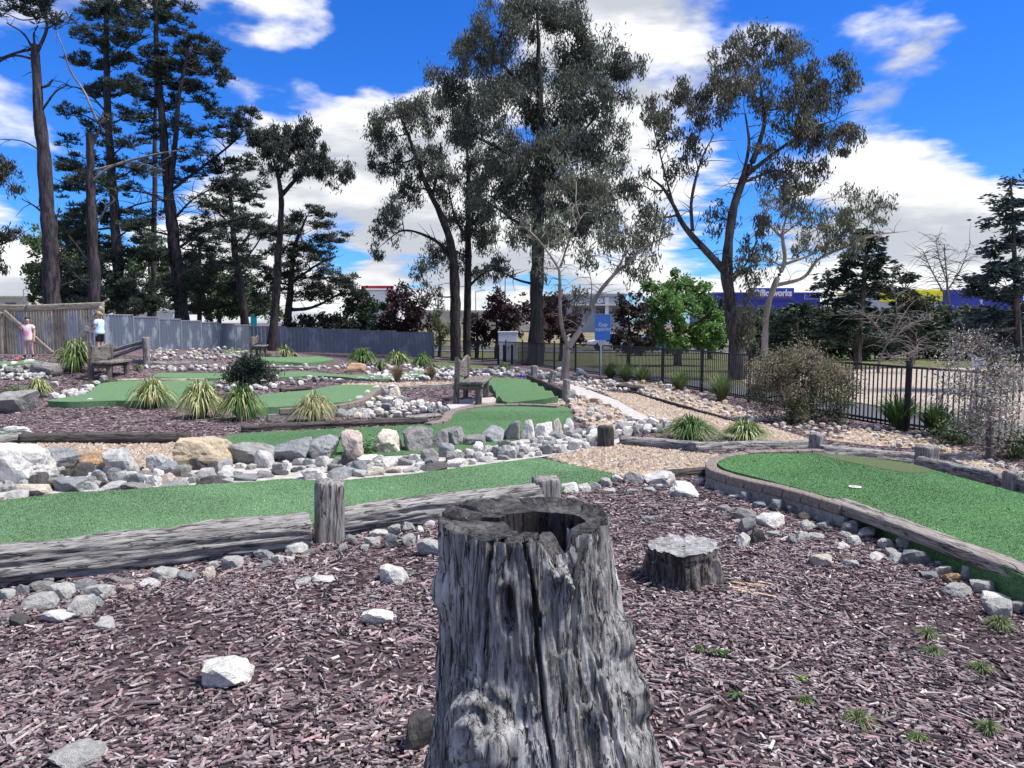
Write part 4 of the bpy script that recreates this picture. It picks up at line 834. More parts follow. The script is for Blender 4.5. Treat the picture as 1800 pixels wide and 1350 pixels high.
# ------------------------------------------------------------------ low sawn stump on the right
b0 = at(1214, 1036); s0 = mpp(b0); rt = thing('tree_stump', b0+Vector((0, .2, 0)), 'low sawn stump with flat grey top and ragged bark, right of centre', 'stump')
na2, nz2 = 150, 46; a = np.linspace(-np.pi, np.pi, na2, endpoint=False); z = np.linspace(-.03, .205, nz2); Zg, A = np.meshgrid(z, a, indexing='ij'); ca, sa = np.sin(A), -np.cos(A)
r = (.222+.018*np.cos(2*A+1)+.016*np.cos(3*A)+.012*np.cos(5*A+1))*(1+.14*np.clip((.2-Zg)/.2, 0, 1)**1.5)
bark = np.clip(fbm(np.stack([ca*6, sa*6, Zg*3], -1), 3, 3)*7, -1, 1); r = r+.012*bark*(Zg < .15)+fbm(np.stack([ca*22, sa*22, Zg*12], -1), 3, 6)*.018-.02*np.clip(fbm(np.stack([ca*12, sa*12, Zg*2], -1), 2, 15)*8, 0, 1)*(Zg < .17)
rs_ = (.222+.018*np.cos(2*A+1)+.016*np.cos(3*A)+.008*np.cos(5*A+1)); r = r+(rs_+.004*fbm(np.stack([ca*9, sa*9, ca*0], -1), 2, 5)-r)*ss(.14, .185, Zg)*.85
r = r+.03*np.exp(-((A+.95)/.2)**2)*(Zg < .14)+.02*np.exp(-((A-1.1)/.1)**2)
zz = Zg-.012*ss(.15, .205, Zg)*np.clip(fbm(np.stack([ca*5, sa*5, ca*0], -1), 2, 9)*4, -1, 1)
Vs = np.stack([ca*r, sa*r*.9, zz], -1)
m_bark2 = stump_mat('stump_bark', (.22, .20, .185), (.11, .095, .09), (.028, .024, .024)); m_cut2 = stump_mat('stump_sawn', (.42, .42, .415), (.32, .318, .315), (.17, .165, .16), True)
o = link('trunk', arr_mesh('trunk', Vs.reshape(-1, 3), grid_faces(nz2, na2, True), smooth=True), m_bark2); o.parent = rt
circ = np.stack([np.sin(a)*.2, -np.cos(a)*.18, np.full(na2, .2)], -1); tr = [(Vs[-1]*(1-(k/11)**.5)+circ*(k/11)**.5)*np.array([1.02-k/11.5, 1.02-k/11.5, 1])+np.array([0, 0, .004+.002*math.sin(k)]) for k in range(12)]
o = link('cut_top', arr_mesh('cut_top', np.vstack(tr), grid_faces(12, na2, True), smooth=False), m_cut2); o.parent = rt
mb = MB(); rs = random.Random(4)
for k in range(9):
    p = at(1290+rs.uniform(-12, 50), 1030+rs.uniform(-6, 22)); d = Vector((.10, -.05, .0))*rs.uniform(.6, 1.4); mb.bar(p+Vector((0, 0, .012)), p+d+Vector((0, 0, .006)), rs.uniform(.01, .025), .012)
mb.obj('splinter', plain('torn_wood', (.50, .40, .27), (.3, .22, .14), 20.), rt)
# ------------------------------------------------------------------ trees
def barkmat(name, c, dark, sc=9.):
    m, N, t = newmat(name); oc = N('TexCoord', out=3)
    g = N('TexNoise', {'Vector': N.vm('MULTIPLY', oc, (1, 1, .18)), 'Scale': sc, 'Detail': 7., 'Roughness': .7}); b = N('TexNoise', {'Vector': N.vm('MULTIPLY', oc, (1, 1, .5)), 'Scale': 1.2, 'Detail': 4.})
    col = N.mix(N.mr(g, .38, .62), dark, c); col = N.mix(N.mr(b, .45, .65, 0., .6), col, tuple(x*.6 for x in c))
    finish(N, t, col, .95, .1, g, .9, .06); return m
b_gum = barkmat('ironbark', (.075, .068, .066), (.016, .014, .016)); b_pale = barkmat('pale_bark', (.40, .355, .31), (.20, .17, .15), 4.); b_pine = barkmat('pine_bark', (.085, .075, .082), (.022, .019, .024)); b_dead = barkmat('dead_wood', (.26, .24, .23), (.10, .09, .09), 5.)
b_gum2 = barkmat('rough_gum_bark', (.135, .115, .105), (.03, .026, .026)); b_brown = barkmat('brown_bark', (.10, .08, .07), (.03, .025, .022))
def leafmat(name, tr=.25, rough=.6, spec=.3): return attrmat(name, rough, spec, tr, .15, 3.)
l_gum = leafmat('gum_leaf', .28); l_pine = leafmat('pine_needle', .15); l_broad = leafmat('broad_leaf', .35); l_con = leafmat('conifer_spray', .12)
class Skin:                               # batched tubes
    def __init__(s): s.v = []; s.f = []; s.n = 0
    def tube(s, P, rad, n=6):
        P = np.asarray(P, float); rad = np.asarray(rad, float); m = len(P)
        T_ = np.gradient(P, axis=0); T_ /= np.linalg.norm(T_, axis=1)[:, None]+1e-9
        ref = np.where(np.abs(T_[:, 2:3]) > .9, np.array([[1., 0, 0]]), np.array([[0, 0, 1.]])); A = np.cross(T_, ref); A /= np.linalg.norm(A, axis=1)[:, None]+1e-9; B = np.cross(T_, A)
        th = np.linspace(0, 2*np.pi, n, endpoint=False)
        v = P[:, None]+(A[:, None]*np.cos(th)[None, :, None]+B[:, None]*np.sin(th)[None, :, None])*rad[:, None, None]
        s.v.append(v.reshape(-1, 3)); s.f.append(grid_faces(m, n, True)[:, ::-1]+s.n); s.n += m*n
    def mesh(s, name): return arr_mesh(name, np.vstack(s.v), np.vstack(s.f), smooth=True)
def curve(P, n=5): return np.array([tuple(p) for p in smooth_open(P, n)])
DENS = 2.7
STY = dict(   # length, width, material, flatten, colour spread
    gum=(.25, .060, l_gum), pine=(.30, .055, l_pine), broad=(.20, .13, l_broad), conifer=(.30, .11, l_con), fine=(.16, .05, l_broad), wisp=(.13, .05, l_broad))
def foliage(blobs, style, col, seed, dens, ls=1.):
    """blobs: world centre, radii (x,y,z). Leaves gathered in sub-clumps with gaps between"""
    rng = np.random.default_rng(seed); L, W, _ = STY[style]; L *= ls; W *= ls; C, D, K, twigs = [], [], [], []
    for ctr, rad, dn in blobs:
        rad = np.array(rad); mean = rad.mean(); rc = max(.34*mean, .22); ns = int(np.clip(15*(mean/rc/2.9)**2, 8, 24))
        u = rng.normal(size=(ns, 3)); u /= np.linalg.norm(u, axis=1)[:, None]; cc = np.array(ctr)+u*rad*(rng.uniform(0, 1, (ns, 1))**.42)*.98
        area = math.pi*rad[0]*rad[2]; n = int(dn*dens*DENS*(1.25 if style == 'pine' else 1.)*area/(L*W*.5)/ns)
        for c in cc:
            twigs.append((np.array(ctr), c)); k = max(3, int(n*rng.uniform(.55, 1.5))); g = rng.normal(size=(k, 3))
            rcl = rc*rng.uniform(.7, 1.25); shade = rng.uniform(.72, 1.25)
            if style == 'gum':
                p = c+g*np.array([.5, .5, .52])*rcl; d = rng.normal(size=(k, 3))*.5; d[:, 2] -= 1.0
            elif style == 'pine':
                nt = max(2, k//7); tc = c+rng.normal(size=(nt, 3))*np.array([.55, .55, .26])*rcl; idx = rng.integers(0, nt, k); d = rng.normal(size=(k, 3)); d[:, 2] = np.abs(d[:, 2])*.8+.15
                d /= np.linalg.norm(d, axis=1)[:, None]; p = tc[idx]+d*L*.5
            elif style == 'conifer':
                p = c+g*np.array([.55, .55, .28])*rcl; d = g.copy(); d[:, 2] = -.25+rng.normal(size=k)*.25; d[:, :2] += (c-np.array(ctr))[:2]*.6/max(.1, mean)
            else:
                p = c+g*.5*rcl; d = rng.normal(size=(k, 3)); d[:, 2] -= .2
            d /= np.linalg.norm(d, axis=1)[:, None]+1e-9
            C.append(p); D.append(d); colA = np.atleast_2d(np.array(col)); cv = colA[rng.integers(0, len(colA), k)]*shade*rng.uniform(.65, 1.35, (k, 1)); cv[:, 0] *= rng.uniform(.85, 1.12, k); K.append(cv)
    C, D, K = np.vstack(C), np.vstack(D), np.vstack(K)
    return leaves(C, D, L*rng.uniform(.7, 1.3, len(C)), W*rng.uniform(.8, 1.2, len(C)), K, seed=seed+1)+(twigs,)
def tree(name, label, D, trunk, limbs, blobs, style, col, bark, seed, dens=1., group=None, cat='tree', ls=1., tw=.02, dead=(), deadmat=None, stray=None, bdepth=.75, basez=True, wf=1.):
    trunk = [tuple(q[:2])+(q[2]*wf,)+tuple(q[3:]) for q in trunk]; limbs = [[tuple(q[:2])+(q[2]*wf,)+tuple(q[3:]) for q in lb] for lb in limbs]
    rng = np.random.default_rng(seed); rs = random.Random(seed)
    W3 = lambda q, dd=0.: pt(q[0], q[1], D+(q[3] if len(q) > 3 else dd))
    T3 = [W3(q) for q in trunk]
    s0 = D/F
    base = Vector((T3[0].x, T3[0].y, G(T3[0].x, T3[0].y)-.15))
    if basez and T3[0].z > base.z: T3 = [base]+T3; trunk = [(trunk[0][0], trunk[0][1], trunk[0][2]*1.12)]+list(trunk)
    root = thing(name, base+Vector((0, 0, .15)), label, cat, group)
    sk = Skin(); samp = []
    def wob(P, amp):
        return P+np.stack([fbm(P*1.1+seed, 2, seed), fbm(P*1.1+seed+50, 2, seed), P[:, 0]*0], -1)*amp
    def limb(P, wpx, n):
        Pc = curve(P, 7); rad = np.interp(np.linspace(0, 1, len(Pc)), np.linspace(0, 1, len(wpx)), wpx)*s0/2
        Pc = wob(Pc, .25*rad.max()); rad = rad*(1+fbm(Pc*3, 2, seed+1)*.25); sk.tube(Pc, rad, n); samp.extend(zip(Pc, rad))
    limb(T3, [q[2] for q in trunk], 12)
    for lb in limbs:
        dd = rs.uniform(-.1, .1)*0; k = len(lb); end = rs.uniform(-1.4, 1.4)
        P = [W3((q[0], q[1], 0, (q[3] if len(q) > 3 else end*i/(k-1)))) for i, q in enumerate(lb)]
        limb(P, [q[2] for q in lb], 8)
    BL = []
    for b in blobs:
        px, py, rx, ry = b[:4]; dn = b[4] if len(b) > 4 else 1.; dd = rs.uniform(-1, 1)*bdepth*.6*(rx+ry)*s0*.9
        c = pt(px, py, D+dd); BL.append((np.array(c), (rx*s0, (rx+ry)*.5*s0*bdepth, ry*s0), dn))
    if BL:
        v, f, c, twigs = foliage(BL, style, col, seed, dens, ls)
        SP = np.array([p for p, r in samp]); SR = np.array([r for p, r in samp])
        for (ctr, rad, dn) in BL:          # a branch from the skeleton into each mass
            dist = np.linalg.norm((SP-ctr)*np.array([1, 1, .8]), axis=1)+np.where(SP[:, 2] > ctr[2], .8*(SP[:, 2]-ctr[2]), 0); k = int(dist.argmin()); a = SP[k]; r0 = min(SR[k]*.6, .035+.02*dist[k]**.7)
            m1 = a*.6+ctr*.4+np.array([rs.uniform(-.1, .1), rs.uniform(-.1, .1), -.06])*dist[k]; m2 = a*.25+ctr*.75+np.array([rs.uniform(-.08, .08), 0, rs.uniform(-.04, .08)])*dist[k]
            sk.tube(curve([Vector(a), Vector(m1), Vector(m2), Vector(ctr)], 4), np.linspace(r0, max(.014, r0*.35), 13), 5)
        for a, b in twigs:
            m_ = (a+b)/2+rng.normal(size=3)*.12*np.linalg.norm(b-a); sk.tube(curve([Vector(a), Vector(m_), Vector(b)], 3), np.linspace(tw, tw*.35, 7), 4)
    if stray:                              # bare twigs all along the limbs
        n_, ln = stray; SP = [(p, r) for p, r in samp if r < .5*max(q[1] for q in samp)] or samp
        for k in range(n_):
            p, r = rs.choice(SP); d = Vector((rs.uniform(-1, 1), rs.uniform(-1, 1)*.6, rs.uniform(-.25, .55))).normalized()*ln*rs.uniform(.4, 1.2)
            q = Vector(p); sk.tube(curve([q, q+d*.5+Vector((0, 0, .06*ln)), q+d+Vector((rs.uniform(-.2, .2), 0, rs.uniform(-.3, .2)))*ln], 3), np.linspace(min(tw*1.3, r), tw*.3, 7), 4)
    o = link('trunk', sk.mesh('trunk'), bark, root)
    if dead:
        for lb in dead:
            sd_ = Skin(); P = curve([W3((q[0], q[1], 0, (q[3] if len(q) > 3 else 0.))) for q in lb], 5); rad = np.interp(np.linspace(0, 1, len(P)), np.linspace(0, 1, len(lb)), [q[2]*s0/2 for q in lb]); sd_.tube(wob(P, .1), rad, 6)
            for k in range(4):
                i = rs.randrange(len(P)//2, len(P)); d = Vector((rs.uniform(-1, 1), rs.uniform(-.6, .6), rs.uniform(-.5, .8)))*rs.uniform(.3, .9); q = Vector(P[i]); sd_.tube(curve([q, q+d*.5, q+d+Vector((0, 0, rs.uniform(-.2, .2)))], 2), np.linspace(rad[i]*.6, .006, 5), 4)
            link('dead_branch', sd_.mesh('dead_branch'), deadmat or b_dead, root)
    if BL: link('crown', arr_mesh('crown', v, f, c), STY[style][2], root)
    return root
GC = [(.098, .116, .092), (.125, .135, .11), (.075, .088, .066)]; PC = [(.042, .062, .047), (.058, .078, .058), (.03, .045, .036)]; 
tree('gum_tree', 'tallest dark gum in the centre with a straight black trunk', 38, [(940, 650, 46), (943, 560, 38), (945, 450, 32), (948, 330, 27), (950, 230, 22), (948, 120, 14), (945, 20, 6)],
     [[(945, 340, 14), (985, 285, 10), (1050, 200, 5)], [(947, 310, 14), (880, 262, 9), (800, 225, 4)], [(948, 210, 11), (900, 130, 7), (830, 70, 3)], [(948, 255, 12), (1000, 180, 8), (1042, 100, 3)], [(944, 425, 9), (900, 385, 6), (850, 350, 3)], [(950, 425, 9), (1010, 400, 6), (1062, 380, 3)], [(940, 500, 8), (905, 490, 5), (870, 470, 3)]],
     [(945, 15, 80, 55), (880, 60, 55, 55), (1010, 60, 52, 58), (930, 120, 95, 55), (1050, 120, 65, 55), (825, 85, 40, 42), (800, 145, 48, 45), (860, 180, 72, 48), (950, 190, 85, 55), (1050, 190, 68, 48), (1100, 130, 34, 45), (835, 235, 60, 36, .7), (960, 262, 85, 46), (1040, 270, 66, 52), (900, 300, 72, 46, .8), (990, 332, 76, 46), (1020, 390, 66, 42, .8), (930, 380, 62, 46, .7), (870, 350, 52, 46, .7), (1070, 340, 52, 46, .8), (960, 425, 55, 30, .7), (875, 472, 32, 20, .8)],
     'gum', GC, b_gum, 11, 1.15, 'gum trees', wf=0.66, stray=(40, 1.2))
tree('gum_tree', 'left gum of the dark pair, its trunk leaning out to the left', 44, [(801, 622, 25), (800, 520, 22), (796, 450, 19), (782, 395, 15), (748, 320, 11), (722, 250, 7), (705, 205, 4)],
     [[(796, 450, 10), (760, 420, 7), (710, 405, 4), (672, 430, 2)], [(760, 345, 8), (770, 300, 5), (775, 250, 3)], [(800, 470, 7), (775, 440, 4), (745, 470, 2)]],
     [(702, 205, 48, 36), (668, 242, 32, 38), (690, 285, 42, 36), (722, 330, 38, 32, .8), (740, 190, 40, 28), (680, 395, 30, 40, .7), (705, 360, 30, 28, .8), (752, 260, 42, 38, .8), (772, 305, 38, 36, .8), (662, 440, 16, 24, .7), (740, 480, 20, 36, .55), (766, 450, 24, 42, .55), (762, 520, 18, 28, .5)], 'gum', GC, b_gum, 12, 1.0, 'gum trees', wf=0.78, stray=(40, 1.0))
tree('gum_tree', 'right gum of the dark pair, with a straight upright trunk', 45, [(821, 620, 19), (822, 520, 17), (823, 400, 14), (824, 330, 11), (822, 270, 7), (815, 215, 4)],
     [[(824, 400, 8), (850, 370, 5), (880, 330, 3)], [(823, 430, 7), (800, 380, 5), (788, 330, 3)], [(823, 505, 7), (850, 480, 5), (885, 470, 3)]],
     [(800, 215, 48, 40, .9), (832, 290, 42, 46, .9), (790, 340, 38, 38, .8), (852, 360, 42, 46, .9), (820, 400, 40, 36, .9), (872, 425, 38, 30, .8), (805, 178, 42, 28, .8), (884, 300, 38, 46, .8), (848, 475, 38, 22, .7), (800, 440, 30, 34, .6)], 'gum', GC, b_gum, 13, 1.0, 'gum trees', wf=0.75, stray=(30, 1.0))
tree('gum_tree', 'broad gum behind the black fence, forking low into two heavy limbs', 26, [(1297, 640, 52), (1290, 580, 42), (1284, 535, 37), (1277, 480, 34), (1281, 427, 26), (1289, 370, 24), (1303, 322, 22), (1320, 285, 18), (1338, 240, 13), (1345, 200, 10), (1338, 150, 5), (1330, 100, 3)],
     [[(1277, 480, 22), (1238, 438, 19), (1203, 398, 15), (1184, 362, 11), (1165, 330, 8), (1140, 310, 4)], [(1217, 405, 11), (1216, 351, 9), (1232, 284, 6), (1255, 237, 3)], [(1303, 322, 12), (1316, 255, 9), (1310, 200, 4)], [(1310, 310, 14), (1360, 270, 9), (1420, 230, 6), (1470, 210, 3)], [(1303, 322, 9), (1370, 300, 6), (1410, 330, 3)], [(1184, 362, 7), (1165, 290, 5), (1150, 230, 3)], [(1284, 500, 8), (1320, 450, 5), (1335, 400, 3)]],
     [(1325, 82, 50, 32), (1290, 108, 42, 28), (1380, 100, 46, 32), (1412, 140, 36, 36), (1262, 150, 40, 34, .8), (1310, 160, 62, 42, .8), (1375, 190, 50, 42, .8), (1440, 180, 50, 44), (1490, 150, 26, 24), (1470, 240, 40, 36), (1505, 238, 20, 24), (1420, 240, 50, 36), (1355, 255, 30, 22, .5), (1240, 190, 40, 36, .9), (1202, 172, 36, 32, .9), (1170, 230, 36, 42, .7), (1150, 200, 30, 40, .7), (1215, 260, 32, 34, .6), (1190, 305, 32, 26, .5), (1440, 300, 36, 28, .8), (1375, 305, 50, 32), (1400, 345, 38, 34, .7), (1270, 385, 26, 34, .6), (1332, 405, 26, 44, .6), (1312, 480, 32, 50, .7), (1318, 560, 24, 52, .6), (1140, 380, 34, 50, .55), (1120, 330, 34, 34, .6), (1470, 110, 26, 20, .8)],
     'gum', [(.11, .115, .085), (.14, .14, .105), (.085, .085, .062)], b_gum2, 14, 1.0, 'gum trees', wf=0.62, ls=.8, stray=(90, 1.0), tw=.014)
tree('gum_tree', 'pale gum inside the fence forking into two bare leaning limbs', 25, [(993, 655, 24), (996, 630, 22), (1001, 610, 20), (1022, 576, 14), (1037, 543, 13), (1057, 510, 12), (1082, 480, 10), (1100, 466, 8), (1131, 436, 6), (1183, 410, 3)],
     [[(1000, 612, 14), (989, 581, 11), (985, 548, 10), (984, 485, 9), (978, 466, 7), (951, 427, 5), (925, 400, 3)], [(985, 470, 7), (1000, 425, 5), (1020, 385, 3)], [(1082, 480, 6), (1100, 440, 4), (1110, 390, 2)], [(1037, 543, 4), (1040, 500, 3), (1030, 460, 2)]],
     [(1010, 360, 55, 40, .6), (1062, 330, 50, 50, .6), (975, 400, 50, 36, .6), (1085, 415, 50, 44, .55), (1108, 480, 36, 34, .5), (1040, 450, 40, 34, .4), (932, 415, 40, 34, .6), (1150, 400, 36, 40, .6), (1000, 300, 50, 42, .5), (1020, 520, 26, 34, .3), (1130, 440, 40, 40, .5), (950, 470, 26, 30, .35)],
     'gum', [(.14, .155, .11), (.18, .185, .14), (.10, .11, .075)], b_pale, 15, .9, 'gum trees', wf=0.6, ls=.8, stray=(110, .8), tw=.010)
tree('gum_tree', 'slender pale gum leaning right behind the black fence', 31, [(1344, 622, 17), (1348, 545, 14), (1362, 500, 13), (1379, 460, 10), (1376, 412, 7), (1385, 370, 4)],
     [[(1362, 502, 9), (1412, 488, 8), (1440, 455, 6), (1485, 435, 5), (1532, 415, 4), (1578, 408, 2)], [(1379, 465, 6), (1431, 445, 5), (1490, 405, 3), (1540, 370, 2)], [(1376, 420, 5), (1350, 390, 4), (1340, 350, 2)], [(1376, 412, 4), (1420, 380, 3), (1450, 350, 2)]],
     [(1440, 400, 46, 32, .6), (1490, 388, 46, 34, .7), (1552, 360, 32, 22, .5), (1502, 350, 38, 26, .5), (1400, 380, 36, 36, .5), (1370, 350, 36, 34, .5), (1422, 440, 42, 22, .6), (1352, 460, 26, 34, .4), (1482, 430, 46, 24, .6), (1540, 390, 26, 16, .5)], 'gum', [(.12, .135, .09), (.15, .16, .11)], b_pale, 16, .85, 'gum trees', wf=0.75, ls=.85, stray=(120, 1.0), tw=.012)
tree('gum_tree', 'umbrella shaped dark tree standing before the metal fence', 42, [(478, 614, 22), (484, 540, 17), (488, 470, 15), (492, 400, 13), (494, 345, 11), (486, 300, 7), (475, 265, 4)],
     [[(494, 345, 9), (525, 312, 7), (562, 296, 5), (600, 305, 3)], [(490, 315, 6), (510, 270, 5), (525, 235, 3)]],
     [(465, 250, 34, 28), (510, 240, 44, 34), (542, 240, 34, 28), (490, 270, 38, 22), (556, 282, 40, 28), (596, 308, 28, 24), (535, 298, 36, 20), (452, 236, 22, 18), (480, 300, 30, 16, .5)], 'gum', (.055, .065, .056), b_gum, 17, 1.6, 'gum trees', wf=0.85, stray=(20, .8))
tree('casuarina_tree', 'rounded feathery tree behind the metal fence right of the umbrella tree', 50, [(505, 590, 15), (508, 540, 13), (512, 490, 10), (520, 430, 7), (540, 380, 3)], [[(508, 545, 7), (550, 540, 5), (600, 515, 3)], [(510, 500, 6), (550, 470, 4), (590, 450, 2)]],
     [(556, 378, 30, 26, .9), (528, 412, 48, 36), (580, 425, 34, 30), (540, 462, 58, 28), (572, 490, 48, 24), (502, 436, 38, 38), (520, 500, 48, 30), (606, 492, 30, 18, .8), (470, 490, 36, 40, .8), (620, 515, 26, 18, .8), (560, 520, 50, 22, .9)], 'pine', (.055, .070, .055), b_gum, 18, .9, stray=(50, 1.2))
tree('pine_tree', 'tall dead-topped pine trunk at the left behind the corrugated screen', 30, [(92, 545, 28), (88, 430, 25), (80, 330, 22), (74, 250, 20), (66, 150, 15), (60, 78, 11)], [[(64, 95, 6), (82, 50, 5), (76, 15, 4), (70, -20, 3)]],
     [(72, 18, 40, 20, .9), (20, 14, 34, 18, .8), (98, 42, 22, 16, .8), (-20, 30, 40, 20, .8), (40, -10, 50, 16)], 'pine', PC, b_pine, 19, 1., 'pines',
     dead=[[(62, 85, 5), (30, 92, 4), (-20, 108, 3)], [(62, 105, 5), (20, 98, 3), (-20, 118, 2)], [(66, 155, 5), (85, 150, 4), (92, 140, 2)], [(76, 270, 3), (40, 248, 2), (-10, 245, 1)], [(72, 200, 4), (95, 165, 3), (120, 150, 1.5)], [(88, 390, 4), (65, 365, 3), (40, 350, 1.5)], [(90, 400, 5), (102, 378, 3), (106, 365, 2)], [(60, 80, 4), (58, 60, 3), (66, 45, 2)], [(90, 470, 4), (110, 440, 3), (130, 428, 1.5)], [(64, 100, 4), (40, 60, 3), (10, 40, 2)]], deadmat=b_pine, stray=(10, .5))
tree('pine_tree', 'snapped grey pine trunk with a pale broken top', 31, [(167, 545, 24), (163, 430, 20), (160, 330, 17), (158, 234, 14)], [[(160, 260, 7), (176, 222, 5), (182, 196, 3)]],
     [(190, 212, 16, 10, .5)], 'pine', PC, b_pine, 20, .8, 'pines', wf=.85, dead=[[(172, 215, 4), (150, 165, 3.5), (128, 130, 3), (108, 78, 2), (100, 50, 1)], [(162, 320, 5), (200, 290, 4), (280, 270, 3), (340, 262, 1)], [(164, 400, 4), (190, 365, 3), (205, 350, 1.5)], [(163, 300, 4), (230, 285, 3), (290, 300, 1.5)], [(163, 470, 3), (140, 440, 2.5), (120, 415, 1)], [(165, 510, 3), (140, 490, 2), (126, 478, 1)]], stray=(12, .8))
tree('pine_tree', 'dark pine with high dense needles left of the thickest pine', 44, [(214, 560, 25), (206, 450, 22), (198, 330, 18), (190, 200, 15), (186, 80, 12), (190, -20, 8), (192, -70, 4)], [[(190, 200, 5), (150, 160, 3), (115, 150, 2)], [(188, 120, 5), (230, 80, 3), (265, 60, 2)], [(197, 320, 5), (150, 310, 4), (110, 320, 2)], [(200, 380, 5), (240, 360, 4), (290, 350, 2)]],
     [(195, 15, 50, 26), (225, 58, 44, 24), (165, 66, 36, 20), (150, 112, 36, 18, .8), (205, 105, 44, 22), (225, 150, 40, 20), (178, 160, 34, 18), (232, 200, 34, 16, .8), (130, 290, 42, 20), (180, 325, 54, 22), (115, 332, 28, 16), (200, 380, 48, 22, .8), (150, 368, 34, 16, .8), (160, 430, 48, 24, .8), (232, 520, 48, 28), (200, 490, 48, 30), (242, 440, 46, 24, .8), (150, 480, 36, 26, .8), (215, -25, 50, 22), (165, 20, 34, 18), (130, 200, 30, 14, .6), (170, 230, 40, 16, .7), (215, 255, 40, 16, .8), (120, 250, 26, 12, .6), (235, 300, 40, 18, .8), (190, 285, 40, 16, .7), (120, 400, 40, 22), (180, 460, 50, 26), (120, 520, 40, 26), (240, 400, 40, 20), (270, 540, 40, 24), (180, 530, 50, 24)], 'pine', PC, b_pine, 21, 1.15, 'pines', wf=0.78, stray=(60, 1.4), tw=.022)
tree('pine_tree', 'thickest pine left of centre with forked trunk and long bare side branches', 46, [(320, 570, 34), (313, 480, 28), (303, 400, 25), (296, 330, 22), (288, 250, 18), (280, 150, 14), (275, 50, 10), (272, -40, 6)],
     [[(298, 340, 15), (308, 250, 12), (316, 165, 9), (332, 85, 5)], [(300, 335, 7), (360, 290, 5), (410, 250, 4), (440, 215, 2)], [(308, 440, 7), (370, 400, 5), (440, 380, 3)], [(315, 515, 8), (370, 480, 6), (430, 455, 4), (470, 400, 3)], [(302, 390, 6), (340, 350, 4), (395, 320, 3)], [(300, 360, 6), (260, 340, 4), (220, 335, 2)], [(304, 415, 5), (250, 400, 3), (220, 380, 2)]],
     [(250, 20, 56, 26), (300, 30, 46, 26), (332, 70, 42, 26), (382, 92, 22, 22), (350, 110, 42, 24), (300, 100, 44, 24), (260, 108, 40, 20), (240, 160, 36, 18, .8), (332, 150, 42, 22), (382, 132, 24, 24), (290, 180, 38, 16), (362, 180, 28, 16, .8), (250, 212, 28, 14, .7), (312, 220, 36, 14, .6), (422, 215, 34, 26), (390, 240, 36, 16, .8), (445, 205, 16, 16), (392, 290, 46, 20, .8), (350, 268, 36, 14, .6), (270, 242, 30, 16, .7), (400, 325, 44, 20, .7), (435, 290, 34, 18, .8), (375, 360, 46, 18, .5), (445, 335, 34, 18, .6), (350, 405, 44, 20, .45), (402, 420, 46, 22, .5), (440, 385, 36, 26, .5), (225, 332, 26, 14, .7), (470, 410, 26, 20, .5), (330, 310, 40, 16, .6), (290, 280, 36, 14, .6), (380, 200, 30, 16, .8), (345, 230, 36, 14, .7), (260, 380, 40, 18, .7), (340, 440, 50, 22, .6), (390, 470, 50, 22, .7), (280, 450, 40, 22, .7), (350, 500, 46, 24, .7), (290, 520, 46, 26, .8), (400, 390, 50, 18, .6), (300, 140, 40, 18)],
     'pine', PC, b_pine, 22, 1.1, 'pines', wf=0.78, stray=(150, 2.0), tw=.022)
tree('pine_tree', 'thin straight pine trunk between the two big dark pines', 50, [(270, 570, 10), (270, 450, 9), (272, 330, 8), (272, 200, 6), (275, 120, 3)], [], [(275, 130, 26, 14, .8), (268, 230, 22, 10, .6), (276, 300, 26, 10, .5)], 'pine', PC, b_pine, 23, 1., 'pines', stray=(50, 1.0))
tree('pine_tree', 'slim pine with a flat topped crown right of the thickest pine', 52, [(432, 585, 15), (424, 510, 13), (412, 440, 10), (406, 360, 7), (404, 330, 3)], [[(414, 445, 5), (440, 410, 4), (455, 380, 2)], [(410, 400, 4), (385, 375, 3), (370, 365, 2)]],
     [(408, 325, 38, 18), (432, 352, 36, 18), (388, 362, 32, 18), (420, 392, 46, 18, .8), (452, 415, 36, 22, .7), (430, 460, 40, 30, .5)], 'pine', PC, b_pine, 24, 1., 'pines', stray=(50, 1.4))
tree('dark_pine', 'dark dense pine low behind the snapped trunk', 54, [(140, 580, 10), (142, 480, 8), (145, 380, 4)], [], [(140, 380, 40, 24), (120, 420, 46, 24), (165, 430, 46, 26), (140, 470, 60, 26), (110, 505, 50, 26), (175, 505, 56, 28), (140, 545, 70, 24), (215, 545, 50, 26)], 'pine', PC, b_pine, 27, 1.1, 'pines')
tree('dark_pine', 'dark dense pine low behind the thickest pine', 55, [(350, 585, 9), (352, 500, 7), (350, 420, 3)], [], [(350, 420, 46, 22, .8), (330, 455, 46, 24, .8), (385, 460, 50, 24, .8), (345, 495, 60, 26), (400, 505, 50, 24), (300, 500, 40, 26, .8), (440, 480, 40, 30, .8), (455, 530, 44, 30, .9), (370, 545, 60, 22)], 'pine', (.048, .066, .046), b_pine, 28, 1.0, 'pines')
BG = (.12, .18, .08)
for k, (lab, tx, bl) in enumerate((('bright leafy tree behind the dead-topped pine', 105, [(70, 470, 30, 40), (105, 430, 40, 40), (130, 480, 36, 44), (90, 510, 46, 26), (60, 415, 22, 26, .7)]),
        ('bright leafy tree filling the gap between the two dark pines', 262, [(250, 460, 34, 40), (285, 490, 30, 44), (240, 520, 36, 26), (270, 430, 28, 26, .8)]),
        ('bright leafy tree low behind the slim flat topped pine', 385, [(360, 480, 36, 40), (400, 520, 44, 34), (440, 520, 36, 40), (380, 540, 44, 22), (345, 525, 30, 34), (470, 545, 30, 24)]))):
    tree('leafy_tree', lab, 58+k*2, [(tx, 575, 8), (tx+2, 520, 6), (tx, 460, 3)], [], bl, 'broad', [BG, (.08, .13, .06), (.16, .22, .10)], b_brown, 30+k, 1.5, 'leafy trees behind the pines', ls=1.3)
